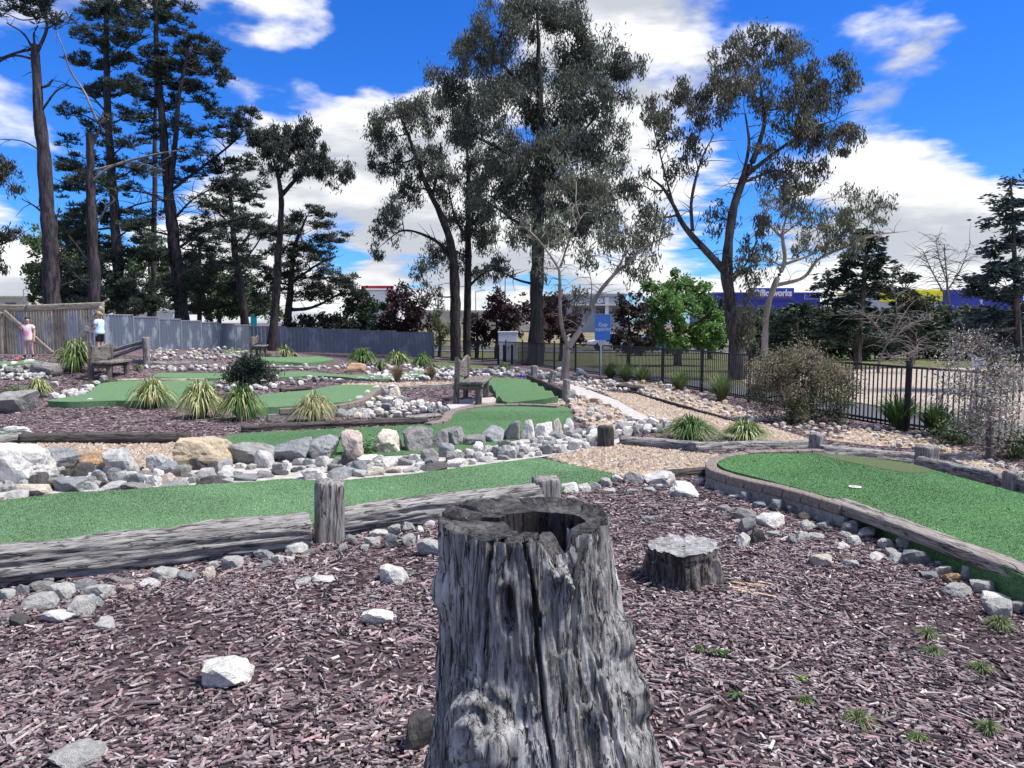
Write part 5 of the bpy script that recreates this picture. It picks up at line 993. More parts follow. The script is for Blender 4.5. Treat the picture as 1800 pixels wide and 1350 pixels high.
tree('gum_tree', 'gum branches reaching in at the left edge of the picture', 34, [(-70, 560, 26), (-66, 450, 22), (-60, 340, 16), (-40, 290, 8)], [[(-62, 360, 8), (-20, 320, 5), (20, 305, 2)], [(-66, 470, 7), (-20, 440, 4), (25, 420, 2)]], [(8, 300, 32, 26), (20, 325, 22, 16, .7), (12, 420, 26, 22, .8), (28, 408, 14, 12, .6), (0, 472, 14, 8, 1.2), (-40, 300, 40, 40), (-40, 430, 40, 40)], 'gum', (.06, .068, .058), b_gum, 34, 1.0, 'gum trees', stray=(20, .8))
def shrub(name, label, D, x, yb, blobs, style, col, seed, dens=1.3, ls=1., group=None, bark=None, tw=.015, st=None, cat='shrub', h=.6):
    ys_ = min(b[1] for b in blobs)
    return tree(name, label, D, [(x, yb, 7), (x+2, yb*.6+ys_*.4, 5), (x-1, yb*.2+ys_*.8, 2)], [], blobs, style, col, bark or b_brown, seed, dens, group, cat, ls, tw, stray=st)
PL = (.050, .028, .034)
shrub('evergreen_shrub', 'dark green bushy tree behind the metal fence beside the purple plum', 51, 640, 600, [(640, 530, 30, 30), (622, 556, 30, 30), (655, 562, 34, 34), (600, 570, 34, 20), (640, 585, 40, 16)], 'broad', (.035, .058, .035), 41, 1.5, 1.1)
shrub('plum_tree', 'purple leaved plum behind the right end of the metal fence', 50, 712, 600, [(700, 530, 26, 26), (720, 545, 34, 30), (690, 560, 26, 28), (735, 565, 24, 30), (712, 580, 42, 18), (705, 505, 10, 12, .8)], 'broad', PL, 42, 1.5, 1.1, 'purple plums', cat='tree')
shrub('plum_tree', 'purple plum just left of the white cabinet', 47, 872, 622, [(880, 530, 24, 26), (868, 560, 30, 26), (895, 550, 26, 30), (850, 580, 22, 26, .8), (885, 585, 36, 20)], 'broad', PL, 43, 1.3, 1.1, 'purple plums', cat='tree')
shrub('plum_tree', 'purple plum between the tall gum and the forked pale gum', 44, 985, 630, [(975, 540, 24, 30), (1000, 570, 28, 30), (968, 585, 22, 26), (1010, 600, 26, 18), (925, 540, 14, 26)], 'broad', PL, 44, 1.2, 1.1, 'purple plums', cat='tree')
shrub('plum_tree', 'dark plum right of the blue sign', 36, 1105, 635, [(1105, 530, 24, 30, .8), (1110, 560, 34, 28), (1095, 590, 28, 26), (1122, 595, 28, 26), (1108, 610, 34, 14)], 'broad', (.045, .034, .032), 45, 1.3, .9, 'purple plums', cat='tree')
shrub('plum_tree', 'small purple plum right behind the twin gums', 47, 838, 622, [(835, 570, 20, 22), (845, 600, 18, 18, .8), (828, 590, 14, 18)], 'broad', PL, 46, 1.1, 1.1, 'purple plums', cat='tree')
shrub('sapling', 'pale green sapling between the metal fence and the twin gums', 50, 772, 625, [(772, 560, 18, 26, .6), (778, 590, 22, 24, .7), (765, 575, 14, 20, .5)], 'fine', (.14, .17, .085), 47, 1., 1.3, st=(20, .5))
tree('leafy_tree', 'round bright green tree behind the black fence', 37, [(1192, 640, 14), (1190, 600, 11), (1188, 560, 7), (1190, 500, 3)], [[(1190, 600, 6), (1150, 570, 4), (1130, 540, 2)], [(1190, 590, 6), (1235, 560, 4), (1255, 540, 2)]],
     [(1190, 502, 34, 22), (1160, 520, 34, 28), (1220, 520, 36, 30), (1190, 545, 44, 30), (1145, 560, 26, 30), (1242, 552, 30, 32), (1170, 590, 40, 26), (1220, 595, 44, 28), (1255, 585, 22, 28), (1150, 600, 20, 18), (1140, 500, 16, 16, .8)], 'broad', (.15, .27, .08), b_brown, 48, 2.3, ls=.85)
DC = (.036, .058, .040)
tree('cypress_tree', 'tall dark cypress with bare lower branches, behind the fence on the right', 33, [(1507, 630, 14), (1512, 560, 12), (1520, 480, 8), (1524, 400, 3)], [[(1512, 560, 4), (1480, 540, 2), (1455, 520, 1)], [(1514, 530, 4), (1545, 500, 2), (1575, 480, 1)]],
     [(1522, 408, 20, 22), (1530, 430, 34, 22), (1505, 455, 42, 22), (1545, 460, 36, 22), (1480, 488, 46, 22), (1535, 492, 44, 20), (1500, 520, 50, 22), (1455, 510, 28, 20), (1560, 520, 30, 22), (1470, 550, 44, 24), (1520, 555, 34, 24), (1500, 585, 40, 22), (1450, 585, 44, 24), (1540, 590, 30, 20, .7)], 'conifer', DC, b_gum2, 51, 1.5, 'cypresses', ls=.8, stray=(60, .8))
tree('cypress_tree', 'low spreading cypress right of the slender pale gum', 32, [(1405, 640, 10), (1402, 600, 8), (1398, 550, 4)], [], [(1400, 545, 34, 16), (1375, 560, 34, 26), (1420, 560, 40, 26), (1390, 590, 44, 22), (1430, 600, 44, 22), (1360, 605, 26, 18), (1400, 612, 50, 16)], 'conifer', (.045, .070, .045), b_brown, 52, 1.6, 'cypresses', ls=.75)
tree('cypress_tree', 'green cypress behind the fence left of the pale blossom shrub', 34, [(1600, 640, 9), (1598, 590, 7), (1592, 510, 3)], [], [(1592, 500, 22, 18), (1600, 530, 32, 24), (1585, 560, 34, 24), (1620, 565, 34, 26), (1600, 595, 48, 24), (1640, 595, 26, 24, .8), (1580, 480, 16, 16, .8)], 'conifer', (.048, .066, .040), b_brown, 53, 1.4, 'cypresses', ls=.8, stray=(40, .8))
tree('spruce_tree', 'blue-green spruce rising at the right edge', 21, [(1790, 660, 14), (1788, 560, 11), (1782, 440, 7), (1778, 320, 2)], [],
     [(1780, 325, 14, 16, .8), (1775, 358, 34, 18), (1795, 372, 34, 20), (1760, 395, 32, 18), (1780, 420, 44, 22), (1745, 440, 34, 18), (1790, 460, 46, 24), (1740, 478, 40, 22), (1770, 505, 54, 24), (1725, 520, 40, 22), (1790, 545, 50, 26), (1735, 560, 48, 24), (1705, 575, 30, 20), (1770, 590, 56, 24), (1720, 605, 42, 22), (1780, 630, 50, 20)], 'conifer', (.045, .070, .074), b_gum2, 54, 1.5, ls=.6, stray=(40, .4), tw=.012)
tree('bare_tree', 'leafless grey tree beside the spruce', 52, [(1668, 600, 6), (1668, 540, 5), (1664, 490, 3), (1660, 430, 1.5)], [[(1667, 530, 3), (1640, 480, 2), (1622, 440, 1)], [(1666, 510, 3), (1690, 470, 2), (1705, 430, 1)], [(1664, 495, 2), (1650, 450, 1.5), (1645, 415, 1)]], [], 'gum', DC, b_dead, 55, stray=(140, 1.6), tw=.02)
tree('fallen_branches', 'tangle of bare grey dead branches behind the black fence', 30, [(1545, 640, 5), (1560, 600, 4), (1590, 550, 2.5)], [[(1555, 610, 3), (1600, 570, 2.5), (1640, 560, 1.5)], [(1560, 600, 3), (1530, 560, 2), (1500, 550, 1)], [(1548, 630, 3), (1600, 620, 2.5), (1620, 600, 1)], [(1552, 620, 3), (1575, 560, 2), (1570, 500, 1)], [(1560, 625, 3), (1605, 640, 2), (1612, 580, 1)]], [], 'gum', DC, b_dead, 56, stray=(130, 1.0), tw=.014, cat='branches')
# ------------------------------------------------------------------ strappy clumps and low plants
m_blade = attrmat('blade', .55, .3, .25, .12, 8.)
def blades(n, Rw, Hh, W, cols, rng, arch=1., r0=.15, seg=5):
    """arching strap leaves: each a curve from the crown up and over; arch 0 = stiff and upright"""
    az = rng.uniform(0, 2*np.pi, n); rr_ = Rw*np.sqrt(rng.uniform(r0**2, 1.1, n)); q = rr_/Rw
    zp = Hh*(1.05-.35*q**2)*rng.uniform(.7, 1.1, n); ze = np.where(arch > .5, zp*np.clip(1-1.05*q*rng.uniform(.5, 1.2, n), .03, 1), zp)
    h = np.stack([np.cos(az), np.sin(az), np.zeros(n)], -1); s = np.stack([-np.sin(az), np.cos(az), np.zeros(n)], -1)+h*rng.normal(size=(n, 1))*.4; sp = Rw*.16*rng.uniform(0, 1, n); tw_ = rng.normal(size=(n, 1))*.25
    v = []
    for k in range(seg+1):
        t_ = k/seg; hx = 2*t_*(1-t_)*(rr_*.42 if arch > .5 else rr_*.35)+t_*t_*rr_+sp; z = 2*t_*(1-t_)*zp*(1.55 if arch > .5 else .7)+t_*t_*ze+.004
        p = h*hx[:, None]+s*tw_*t_*t_*rr_[:, None]*.5; p[:, 2] += z; wd = W*(1-t_**2.5*.95); v += [p-s*wd/2, p+s*wd/2]
    v = np.stack(v, 1); m = 2*(seg+1); f = np.array([[2*k, 2*k+1, 2*k+3, 2*k+2] for k in range(seg)]); c = np.array(cols)[rng.integers(0, len(cols), n)]*rng.uniform(.7, 1.25, (n, 1))
    return v.reshape(-1, 3), ((np.arange(n)*m)[:, None, None]+f[None]).reshape(-1, 4), np.repeat(c, m, axis=0)
VAR = [(.12, .20, .05), (.40, .42, .19), (.60, .57, .32), (.07, .12, .03), (.52, .52, .25)]; GRN = [(.07, .15, .035), (.045, .10, .03), (.10, .19, .05), (.16, .22, .08)]; DRY = [(.34, .26, .15), (.24, .18, .11), (.14, .13, .06)]; UPG = [(.06, .13, .035), (.09, .17, .05), (.05, .10, .03)]; LIT = [(.20, .25, .12), (.13, .20, .07), (.28, .30, .15), (.09, .15, .05)]
def clump(label, x, yb, wpx, hpx, cols, seed, n=150, lean=(.35, 1.35), droop=.7, name='strappy_clump', group='strappy clumps', cat='plant', W=.018, inner=None):
    rng = np.random.default_rng(seed); p = at(x, yb); s = mpp(p); Rw = wpx*s/2; Hh = hpx*s; p = p+Vector((0, Rw*.55, 0)); root = thing(name, p, label, cat, group)
    stiff = lean[1] < .7
    if stiff: Rw *= 1.25; Hh *= 1.2
    v, f, c = blades(int(n*1.5), Rw, Hh, W, cols, rng, 0. if stiff else 1.)
    o = link('leaves', arr_mesh('leaves', v, f, c), m_blade); o.parent = root
    v, f, c = blades(max(20, n//3), Rw*.6, Hh*.9, W, inner or GRN, rng, 0. if stiff else 1.)
    o = link('inner_leaves', arr_mesh('inner_leaves', v, f, c), m_blade); o.parent = root
    return root
clump('large spiky green clump behind the split log on the left', 120, 657, 88, 56, VAR[:1]+GRN+VAR, 1, 230, W=.03)
clump('small pale edged clump in front of the girl on the left', 57, 700, 60, 33, VAR, 2, 150, W=.022)
clump('first of the three big variegated clumps from the left', 256, 720, 92, 50, VAR, 3, 260, W=.022); clump('middle one of the three big variegated clumps', 342, 738, 98, 62, VAR, 4, 280, W=.022); clump('greenest, rightmost of the three big variegated clumps', 416, 742, 92, 60, VAR[:2]+GRN+VAR[3:], 5, 270, W=.022)
clump('straw coloured drooping clump in front of the raised green', 545, 746, 96, 50, [(.45, .43, .24), (.36, .35, .18), (.16, .2, .07), (.5, .46, .28)], 6, 300, droop=.6, W=.018)
clump('left one of the three green agapanthus clumps by the metal fence', 633, 643, 68, 30, GRN+VAR[:1], 7, 170, W=.05, name='agapanthus', group='agapanthus clumps'); clump('middle one of the three green agapanthus clumps', 697, 645, 62, 27, GRN+VAR[1:2], 8, 170, W=.05, name='agapanthus', group='agapanthus clumps'); clump('right one of the three green agapanthus clumps', 742, 648, 44, 26, GRN, 9, 140, W=.05, name='agapanthus', group='agapanthus clumps')
clump('small green clump in front of the agapanthus row', 668, 652, 26, 18, GRN, 10, 60, W=.04)
clump('spiky clump on the back edge of the rounded far green', 497, 629, 34, 22, VAR+GRN, 11, 110, W=.045)
clump('low pale clump right of the spiky far clump', 515, 631, 30, 9, VAR, 12, 60, W=.04)
clump('left of the two strappy clumps behind the pale timber', 1222, 780, 124, 42, GRN+VAR[:2]+GRN, 13, 340, droop=.55, W=.018); clump('right of the two strappy clumps behind the pale timber', 1318, 780, 104, 36, GRN+VAR[:2]+VAR[2:3], 14, 300, droop=.55, W=.018)
clump('dark green clump near the foot of the tall gum', 888, 656, 32, 20, GRN, 15, 90, W=.04); clump('small green clump left of the gum foot', 862, 655, 20, 12, GRN, 16, 50, W=.04)
for k, (x, yb, wp, hp, lb) in enumerate(((1075, 666, 40, 24, 'leftmost pale tussock along the inside of the black fence'), (1102, 671, 40, 28, 'second pale tussock along the inside of the black fence'), (1132, 675, 38, 27, 'third pale tussock along the inside of the black fence'), (1197, 688, 42, 31, 'lone pale tussock on the pebbles by the fence'), (1272, 706, 54, 42, 'tall tussock left of the pinkish weeping shrub'))):
    clump(lb, x, yb, wp, hp, LIT+GRN[:1], 20+k, 240, lean=(.05, .6), droop=.12, name='grass_tussock', group='tussocks along the fence', W=.014, inner=LIT)
clump('upright green flax left of the blossom shrub', 1590, 758, 76, 56, UPG, 30, 230, lean=(.03, .5), droop=.06, name='flax', group='flax', W=.022, inner=UPG); clump('upright green flax half hidden by the blossom shrub', 1655, 768, 66, 52, UPG, 31, 200, lean=(.03, .5), droop=.06, name='flax', group='flax', W=.022, inner=UPG)
clump('brown dry tussock among the white far stones', 697, 672, 26, 26, DRY, 32, 150, lean=(.02, .5), droop=.05, name='dry_tussock', group='dry tussocks', W=.016, inner=DRY); clump('smaller dry tussock left of the bench back', 757, 668, 22, 22, DRY, 33, 120, lean=(.02, .5), droop=.05, name='dry_tussock', group='dry tussocks', W=.016, inner=DRY)
clump('small dark reedy plant beside the left bench leg', 240, 652, 16, 12, GRN, 34, 40, W=.03)
for k, (x, yb, wp, hp, lb) in enumerate(((1768, 1113, 62, 22, 'dense dark grass tuft at the right edge below the stones'), (1230, 1150, 26, 14, 'small grass tuft in the mulch right of the hollow stump'), (1650, 1160, 60, 16, 'thin grass patch in the mulch at the right'), (1735, 1190, 66, 18, 'thin grass patch at the far right of the mulch'), (1520, 1285, 90, 22, 'sparse grass patch near the bottom right'), (1640, 1125, 60, 14, 'thin grass below the grey stones on the right'), (1750, 1300, 70, 22, 'sparse grass near the bottom right corner'), (1620, 1310, 50, 16, 'few thin grass blades at the bottom right'), (1420, 1245, 44, 16, 'few grass blades beside the bright weed'))):
    clump(lb, x, yb, wp, hp, GRN[:3]+LIT+DRY[:1], 40+k, 190 if k == 0 else 60, lean=(.1, .9), droop=.2, name='grass_tuft', group='grass tufts in the mulch', W=.0032, inner=GRN)
def weed(label, x, yb, wpx, hpx, seed, col=(.10, .18, .045), n=40, D=None, ls=.06, name='weed', group='weeds', cat='plant'):
    rng = np.random.default_rng(seed); p = at(x, yb); s = mpp(p); p = p+Vector((0, wpx*s*.2, 0)); root = thing(name, p, label, cat, group)
    C = rng.normal(size=(n, 3))*np.array([wpx*s*.26, wpx*s*.2, 0]); C[:, 2] = np.abs(rng.normal(size=n))*hpx*s*.45+.006; Dd = rng.normal(size=(n, 3)); Dd[:, 2] = np.abs(Dd[:, 2])*.5; Dd /= np.linalg.norm(Dd, axis=1)[:, None]
    v, f, c = leaves(C, Dd, ls, ls*.45, np.array(col)[None]*rng.uniform(.6, 1.4, (n, 1)), seed=seed); o = link('leaves', arr_mesh('leaves', v, f, c), l_broad); o.parent = root
    return root
weed('green weed growing at the foot of the blue-grey boulder', 572, 808, 36, 22, 1, (.05, .10, .03), 260, ls=.04); weed('green weed between the pinkish and cream boulders', 640, 802, 44, 34, 2, (.06, .12, .035), 320, ls=.04)
weed('bright green seedling in the mulch right of the hollow stump', 1412, 1202, 22, 16, 3, (.30, .45, .10), 14, ls=.035); weed('small leafy weed right of the hollow stump', 1262, 1155, 30, 12, 4, (.12, .22, .08), 26, ls=.035); weed('small leafy weed near the bottom right of the stump', 1298, 1232, 26, 12, 5, (.12, .22, .08), 24, ls=.035)
weed('low green ground cover on the mulch at the left', 160, 675, 70, 6, 6, (.09, .14, .05), 320, ls=.05); weed('green ground cover at the far left edge', 20, 690, 50, 12, 7, (.08, .13, .045), 240, ls=.06); weed('small green weed by the far bench', 470, 628, 18, 8, 8, (.07, .12, .04), 90, ls=.08)
def lowbush(name, label, x, yb, blobs, style, col, seed, dens, ls, cat='shrub', st=None, tw=.008, bark=None, tr=None, dy=.4):
    D = at(x, yb).y+dy; return tree(name, label, D, tr or [(x, yb, 4), (x+2, yb-20, 3), (x, min(b[1] for b in blobs)+4, 1.5)], [], blobs, style, col, bark or b_brown, seed, dens, None, cat, ls, tw, stray=st)
lowbush('dark_shrub', 'dark rounded shrub in the middle of the far greens', 444, 684, [(440, 640, 24, 14), (425, 655, 28, 16), (460, 655, 28, 16), (442, 668, 36, 14), (480, 662, 16, 8), (445, 650, 30, 20)], 'fine', (.035, .052, .036), 61, 1.5, .55)
PB = [(1400, 622, 34, 16), (1375, 640, 36, 20), (1430, 640, 40, 20), (1405, 655, 50, 22), (1360, 668, 26, 24), (1450, 668, 34, 26), (1385, 690, 44, 24), (1430, 700, 46, 26), (1475, 700, 26, 26, .8), (1345, 700, 24, 22, .8), (1400, 722, 50, 18), (1460, 730, 36, 16), (1500, 690, 16, 30, .5), (1350, 625, 18, 6, .6)]
lowbush('weeping_shrub', 'rounded weeping shrub with pinkish green leaves in front of the fence', 1400, 748, PB[:7]+[(1370, 650, 20, 14), (1345, 655, 24, 18), (1470, 650, 26, 18), (1335, 680, 20, 22, .7), (1490, 672, 22, 22, .7)], 'wisp', [(.24, .20, .14), (.14, .17, .08), (.32, .24, .19), (.18, .17, .10)], 62, 1.0, .42, st=(160, .35), tw=.006, tr=[(1398, 750, 20), (1398, 715, 16), (1399, 690, 6), (1402, 640, 3)])
lowbush('weeping_shrub_skirt', 'green lower skirt of leaves around the pinkish weeping shrub', 1425, 750, PB[7:], 'wisp', [(.13, .16, .075), (.09, .12, .05), (.20, .19, .12)], 65, 1.0, .42, st=(80, .3), tw=.006)
lowbush('blossom_shrub', 'weeping shrub with pale pink blossom at the right edge', 1735, 815, [(1690, 615, 26, 18, .8), (1672, 640, 22, 26, .7), (1720, 610, 26, 14, .5), (1760, 640, 34, 20, .6), (1735, 668, 40, 26, .7), (1700, 690, 30, 26, .6), (1770, 690, 34, 30, .8), (1730, 720, 40, 26, .8), (1780, 735, 30, 30, .8), (1745, 755, 36, 26, .7), (1705, 740, 24, 24, .6), (1790, 660, 26, 26, .7), (1660, 690, 16, 30, .4), (1780, 775, 26, 20, .6)], 'wisp', [(.60, .51, .50), (.42, .36, .33), (.16, .20, .09), (.70, .65, .62), (.30, .27, .22)], 63, .9, .38, st=(200, .35), tw=.006,
        tr=[(1738, 815, 10), (1738, 760, 8), (1742, 690, 6), (1750, 650, 4), (1740, 620, 3), (1715, 598, 2), (1690, 596, 1.5)], bark=b_dead)
lowbush('green_shrub', 'feathery green shrub at the foot of the blossom shrub', 1690, 788, [(1680, 755, 26, 20), (1700, 770, 26, 16), (1660, 768, 22, 16), (1715, 750, 20, 20, .7)], 'wisp', (.085, .13, .05), 64, .9, .6, st=(30, .2), tw=.005)
lowbush('green_shrub', 'low dark shrub at the right edge by the pale timber', 1790, 815, [(1785, 790, 22, 16), (1800, 770, 20, 24), (1775, 802, 18, 10)], 'wisp', (.075, .11, .04), 66, 1., .6)
for k, (x, bl, lb) in enumerate(((560, [(545, 570, 34, 18), (575, 575, 34, 18), (520, 578, 30, 14)], 'dark hedge bush just above the metal fence left of the evergreen'), (600, [(598, 572, 26, 20), (618, 582, 26, 14)], 'small olive bush behind the metal fence'))):
    shrub('hedge_bush', lb, 50, x, 600, bl, 'broad', (.055, .065, .045), 70+k, 1.5, 1.1, 'bushes behind the metal fence')
for k, (x, D, y0, rx, ry, c) in enumerate(((1248, 46, 560, 30, 34, (.06, .085, .05)), (1345, 44, 578, 36, 36, (.075, .095, .06)), (1395, 47, 572, 44, 34, (.06, .085, .055)), (1450, 45, 568, 48, 36, (.045, .070, .045)), (1500, 46, 575, 40, 34, (.05, .075, .045)), (1560, 44, 570, 44, 36, (.05, .07, .045)), (1615, 46, 560, 44, 36, (.06, .085, .05)), (1665, 47, 570, 44, 38, (.085, .10, .065)), (1715, 44, 575, 44, 40, (.06, .08, .055)), (1775, 45, 580, 44, 44, (.05, .075, .06)))):
    shrub('hedge_bush', '%s dense bush from the left in the screen beyond the car park' % ordw(k), D, x, y0+60, [(x-rx*.4, y0-12, rx*.6, ry*.6), (x+rx*.4, y0-16+8*(k % 2), rx*.6, ry*.6), (x, y0+ry*.5, rx*.9, ry*.6), (x-rx*.5, y0+ry*.9, rx*.7, ry*.5), (x+rx*.5, y0+ry*.9, rx*.7, ry*.5), (x, y0+ry*1.3, rx, ry*.4)], 'broad', [c, tuple(q*1.35 for q in c), tuple(q*.75 for q in c)], 80+k, 1.5, 1.1, 'bushes beyond the car park', tw=.02)
for k, x in enumerate((1262, 1330, 1400, 1462, 1530, 1602, 1672, 1745, 1800)):
    y0 = 552+4*(k % 3); shrub('roadside_bush', '%s olive bush from the left along the far road, under the stores' % ordw(k), 68, x, 592, [(x-18, y0, 24, 14), (x+18, y0-2, 24, 14), (x, y0+12, 40, 16), (x-22, y0+22, 30, 14), (x+24, y0+22, 30, 14)], 'broad', [(.085, .105, .06), (.06, .08, .045), (.12, .13, .08)], 95+k, 1.3, 1.4, 'bushes along the far road', tw=.03)
# ------------------------------------------------------------------ black picket fence
root = thing('picket_fence', (FP[0].x, FP[0].y, G(*FP[0])), 'long black metal picket fence curving back from the right edge', 'fence')
cum = [0.]; PF = [Vector((p.x, p.y)) for p in FS]
for a, b in zip(PF, PF[1:]): cum.append(cum[-1]+(b-a).length)
def fpos(s_):
    for k in range(1, len(PF)):
        if cum[k] >= s_: return PF[k-1].lerp(PF[k], (s_-cum[k-1])/max(1e-6, cum[k]-cum[k-1]))
    return PF[-1]
TOTL = cum[-1]; HB = 1.2; np_ = int(TOTL/2.4); pst = MB().box((0, 0, .62), (.065, .065, 1.3)).box((0, 0, 1.285), (.085, .085, .03)).mesh('post'); pst.materials.append(m_black)
for k in range(np_+1):
    p = fpos(k*TOTL/np_); o = link('post', pst, None, root); o.location = (p.x, p.y, G(p.x, p.y))
for k in range(np_):
    a, b = fpos(k*TOTL/np_), fpos((k+1)*TOTL/np_)
    for zz, nm in ((HB-.02, 'top_rail'), (.14, 'bottom_rail')): MB().bar((a.x, a.y, G(a.x, a.y)+zz), (b.x, b.y, G(b.x, b.y)+zz), .04, .04).obj(nm, m_black, root)
pk = MB().box((0, 0, HB/2+.04), (.02, .02, HB-.10)).mesh('picket'); pk.materials.append(m_black); npk = int(TOTL/.105); rest = MB(); cnt = 0
for k in range(npk):
    s_ = (k+.5)*TOTL/npk; p = fpos(s_)
    if abs((s_/(TOTL/np_))-round(s_/(TOTL/np_))) < .02: continue
    if cnt < 300: o = link('picket', pk, None, root); o.location = (p.x, p.y, G(p.x, p.y)); o.rotation_euler.z = .3; cnt += 1
    else: rest.box((p.x, p.y, G(p.x, p.y)+HB/2+.04), (.02, .02, HB-.10))
o = rest.obj('far_pickets', m_black, root); o['kind'] = 'stuff'
# ------------------------------------------------------------------ ribbed steel fence
def steel(name, c1, c2, rust=None):
    m, N, t = newmat(name); oc = N('TexCoord', out=3); a = N('TexNoise', {'Vector': N.vm('MULTIPLY', oc, (1, 1, .8)), 'Scale': 1.3, 'Detail': 4., 'Roughness': .55}); b = N('TexNoise', {'Vector': N.vm('MULTIPLY', oc, (4, 4, .4)), 'Scale': 4., 'Detail': 5.})
    col = N.mix(N.mr(a, .50, .64), c1, c2); col = N.mix(N.mr(b, .5, .7, 0., .35), col, tuple(x*.6 for x in c1))
    if rust:
        r_ = N('TexNoise', {'Vector': N.vm('MULTIPLY', oc, (3, 3, 1.2)), 'Scale': 3.2, 'Detail': 7., 'Roughness': .75}); col = N.mix(N.mr(r_, .56, .63, 0., .9), col, rust)
    finish(N, t, col, .55, .4, b, .05, .01, metal=.1); return m
m_steel = steel('grey_steel', (.105, .130, .175), (.26, .29, .34)); m_steel2 = steel('pale_steel', (.20, .225, .26), (.30, .325, .365)); m_cap = plain('steel_cap', (.25, .265, .30), None, 3., .5, .4, .02)
A0, A1, A2 = pt(182, 552, 31.0), pt(437, 573, 46.5), pt(762, 586, 46.2)
segs = []
for a, b, n, mt in ((A0, A1, 7, m_steel), (A1, A2, 5, m_steel2)):
    for k in range(n): segs.append((a.lerp(b, k/n), a.lerp(b, (k+1)/n), mt))
root = thing('steel_fence', (A0.x, A0.y, G(A0.x, A0.y)), 'tall blue-grey ribbed steel fence stepping down behind the greens', 'fence')
for a, b, mt in segs:
    zt = (a.z+b.z)/2; zb = min(G(a.x, a.y), G(b.x, b.y))-.15; d = Vector((b.x-a.x, b.y-a.y, 0)); L = d.length; d.normalize(); nn = Vector((d.y, -d.x, 0)); V, Fc = [], []
    prof = []; u = 0.
    while u < L:
        for du, h in ((0, 0), (.03, .035), (.09, .035), (.12, 0)): prof.append((min(L, u+du), h))
        u += .24
    prof.append((L, 0))
    for uu, h in prof:
        q = Vector((a.x, a.y, 0))+d*uu+nn*h; V += [(q.x, q.y, zb), (q.x, q.y, zt)]
    Fc = [(2*k, 2*k+2, 2*k+3, 2*k+1) for k in range(len(prof)-1)]; MB().add(V, Fc).obj('panel', mt, root)
    MB().bar((a.x, a.y, zt+.02), (b.x, b.y, zt+.02), .07, .05).obj('cap_rail', m_cap, root)
    MB().box((a.x, a.y, (zt+zb)/2+.03), (.08, .08, zt-zb+.06)).obj('post', m_cap, root)
b = segs[-1][1]; MB().box((b.x, b.y, b.z/2-.3), (.09, .09, b.z+.75)).obj('post', m_cap, root)
# ------------------------------------------------------------------ corrugated iron screen with timber frame
DS = 25.0; S0, S1 = pt(-60, 537, DS), pt(184, 533, DS); zbm = G(S1.x, DS)-.1; zt = (S0.z+S1.z)/2
root = thing('iron_screen', (S0.x, DS, G(S0.x, DS)), 'rusty corrugated iron screen in a grey timber frame at the left', 'screen'); rs = random.Random(8)
pal = [((.40, .41, .42), (.26, .25, .24)), ((.42, .38, .29), (.27, .22, .16)), ((.34, .36, .40), (.48, .50, .53)), ((.28, .22, .18), (.16, .11, .08)), ((.50, .47, .40), (.32, .28, .22))]
x = S0.x; k = 0; nsh = 11; wsh = (S1.x-S0.x-.05)/nsh
for k in range(nsh):
    c = pal[[0, 4, 3, 1, 2, 1, 4, 1, 0, 4, 2][k]]; mt = steel('iron_sheet', c[0], c[1], (.13, .06, .035) if k != 4 else (.06, .05, .05)); V = []; np2 = 33
    for j in range(np2):
        u = x+wsh*j/(np2-1)-.01; y = DS+.014*math.sin(j*2*math.pi/7)+.004*(k % 2); V += [(u, y, zbm), (u, y, zt-.02+.01*math.sin(k*3))]
    MB().add(V, [(2*j, 2*j+2, 2*j+3, 2*j+1) for j in range(np2-1)]).obj('iron_sheet', mt, root, smooth=True); x += wsh
def tim(a, b, wd, ht, nm): 
    a, b = Vector(a), Vector(b)
    if a.x > b.x: a, b = b, a
    d = b-a; o = link(nm, beam_mesh(d.length, wd, ht, rs.randrange(99), rough=.004, square=9, groove=.006, nu=24, nv=24), m_pine_timber, root); c = (a+b)/2
    o.rotation_euler = (0, -math.atan2(d.z, math.hypot(d.x, d.y)), 0); up = Vector((-d.z, 0, d.x)).normalized(); up = up if up.z > 0 else -up
    o.location = c-up*ht/2; return o
yf = DS-.09
tim(pt(-60, 539, yf), pt(45, 542, yf), .08, .22, 'top_rail'); tim(pt(46, 542, yf-.01), pt(182, 537, yf-.01), .08, .22, 'top_rail')
tim(pt(6, 548, yf-.09), pt(92, 622, yf-.09), .05, .17, 'brace'); tim(pt(180, 540, yf-.09), pt(122, 622, yf-.09), .05, .18, 'brace')
tim(pt(-58, 545, yf-.02), pt(-58, 626, yf-.02), .1, .12, 'upright'); tim(pt(3, 548, yf-.03), pt(3, 624, yf-.03), .1, .14, 'upright'); tim(pt(180, 532, yf+.14), pt(180, 615, yf+.14), .1, .1, 'upright'); tim(pt(176, 535, yf+.2), pt(192, 526, yf+.3), .06, .07, 'stick')
# ------------------------------------------------------------------ broken rail fence
root = thing('rail_fence', at(258, 642), 'broken grey post and rail fence left of the steel fence', 'fence'); p = at(258, 642); s = mpp(p); y0 = p.y
o = link('post', post_mesh(11*s, 52*s, 5, square=3), m_post, root); o.location = p-Vector((0, 0, .05))
for a, b in (((196, 617), (262, 598)), ((196, 628), (258, 606)), ((200, 636), (262, 636))):
    a, b = pt(*a, y0+.1), pt(*b, y0+.05); d = b-a; o = link('rail', beam_mesh(d.length, .10, .11, 9, square=3), m_log, root); o.location = (a+b)/2-Vector((0, 0, .05)); o.rotation_euler = (0, -math.atan2(d.z, math.hypot(d.x, d.y)), math.atan2(d.y, d.x))
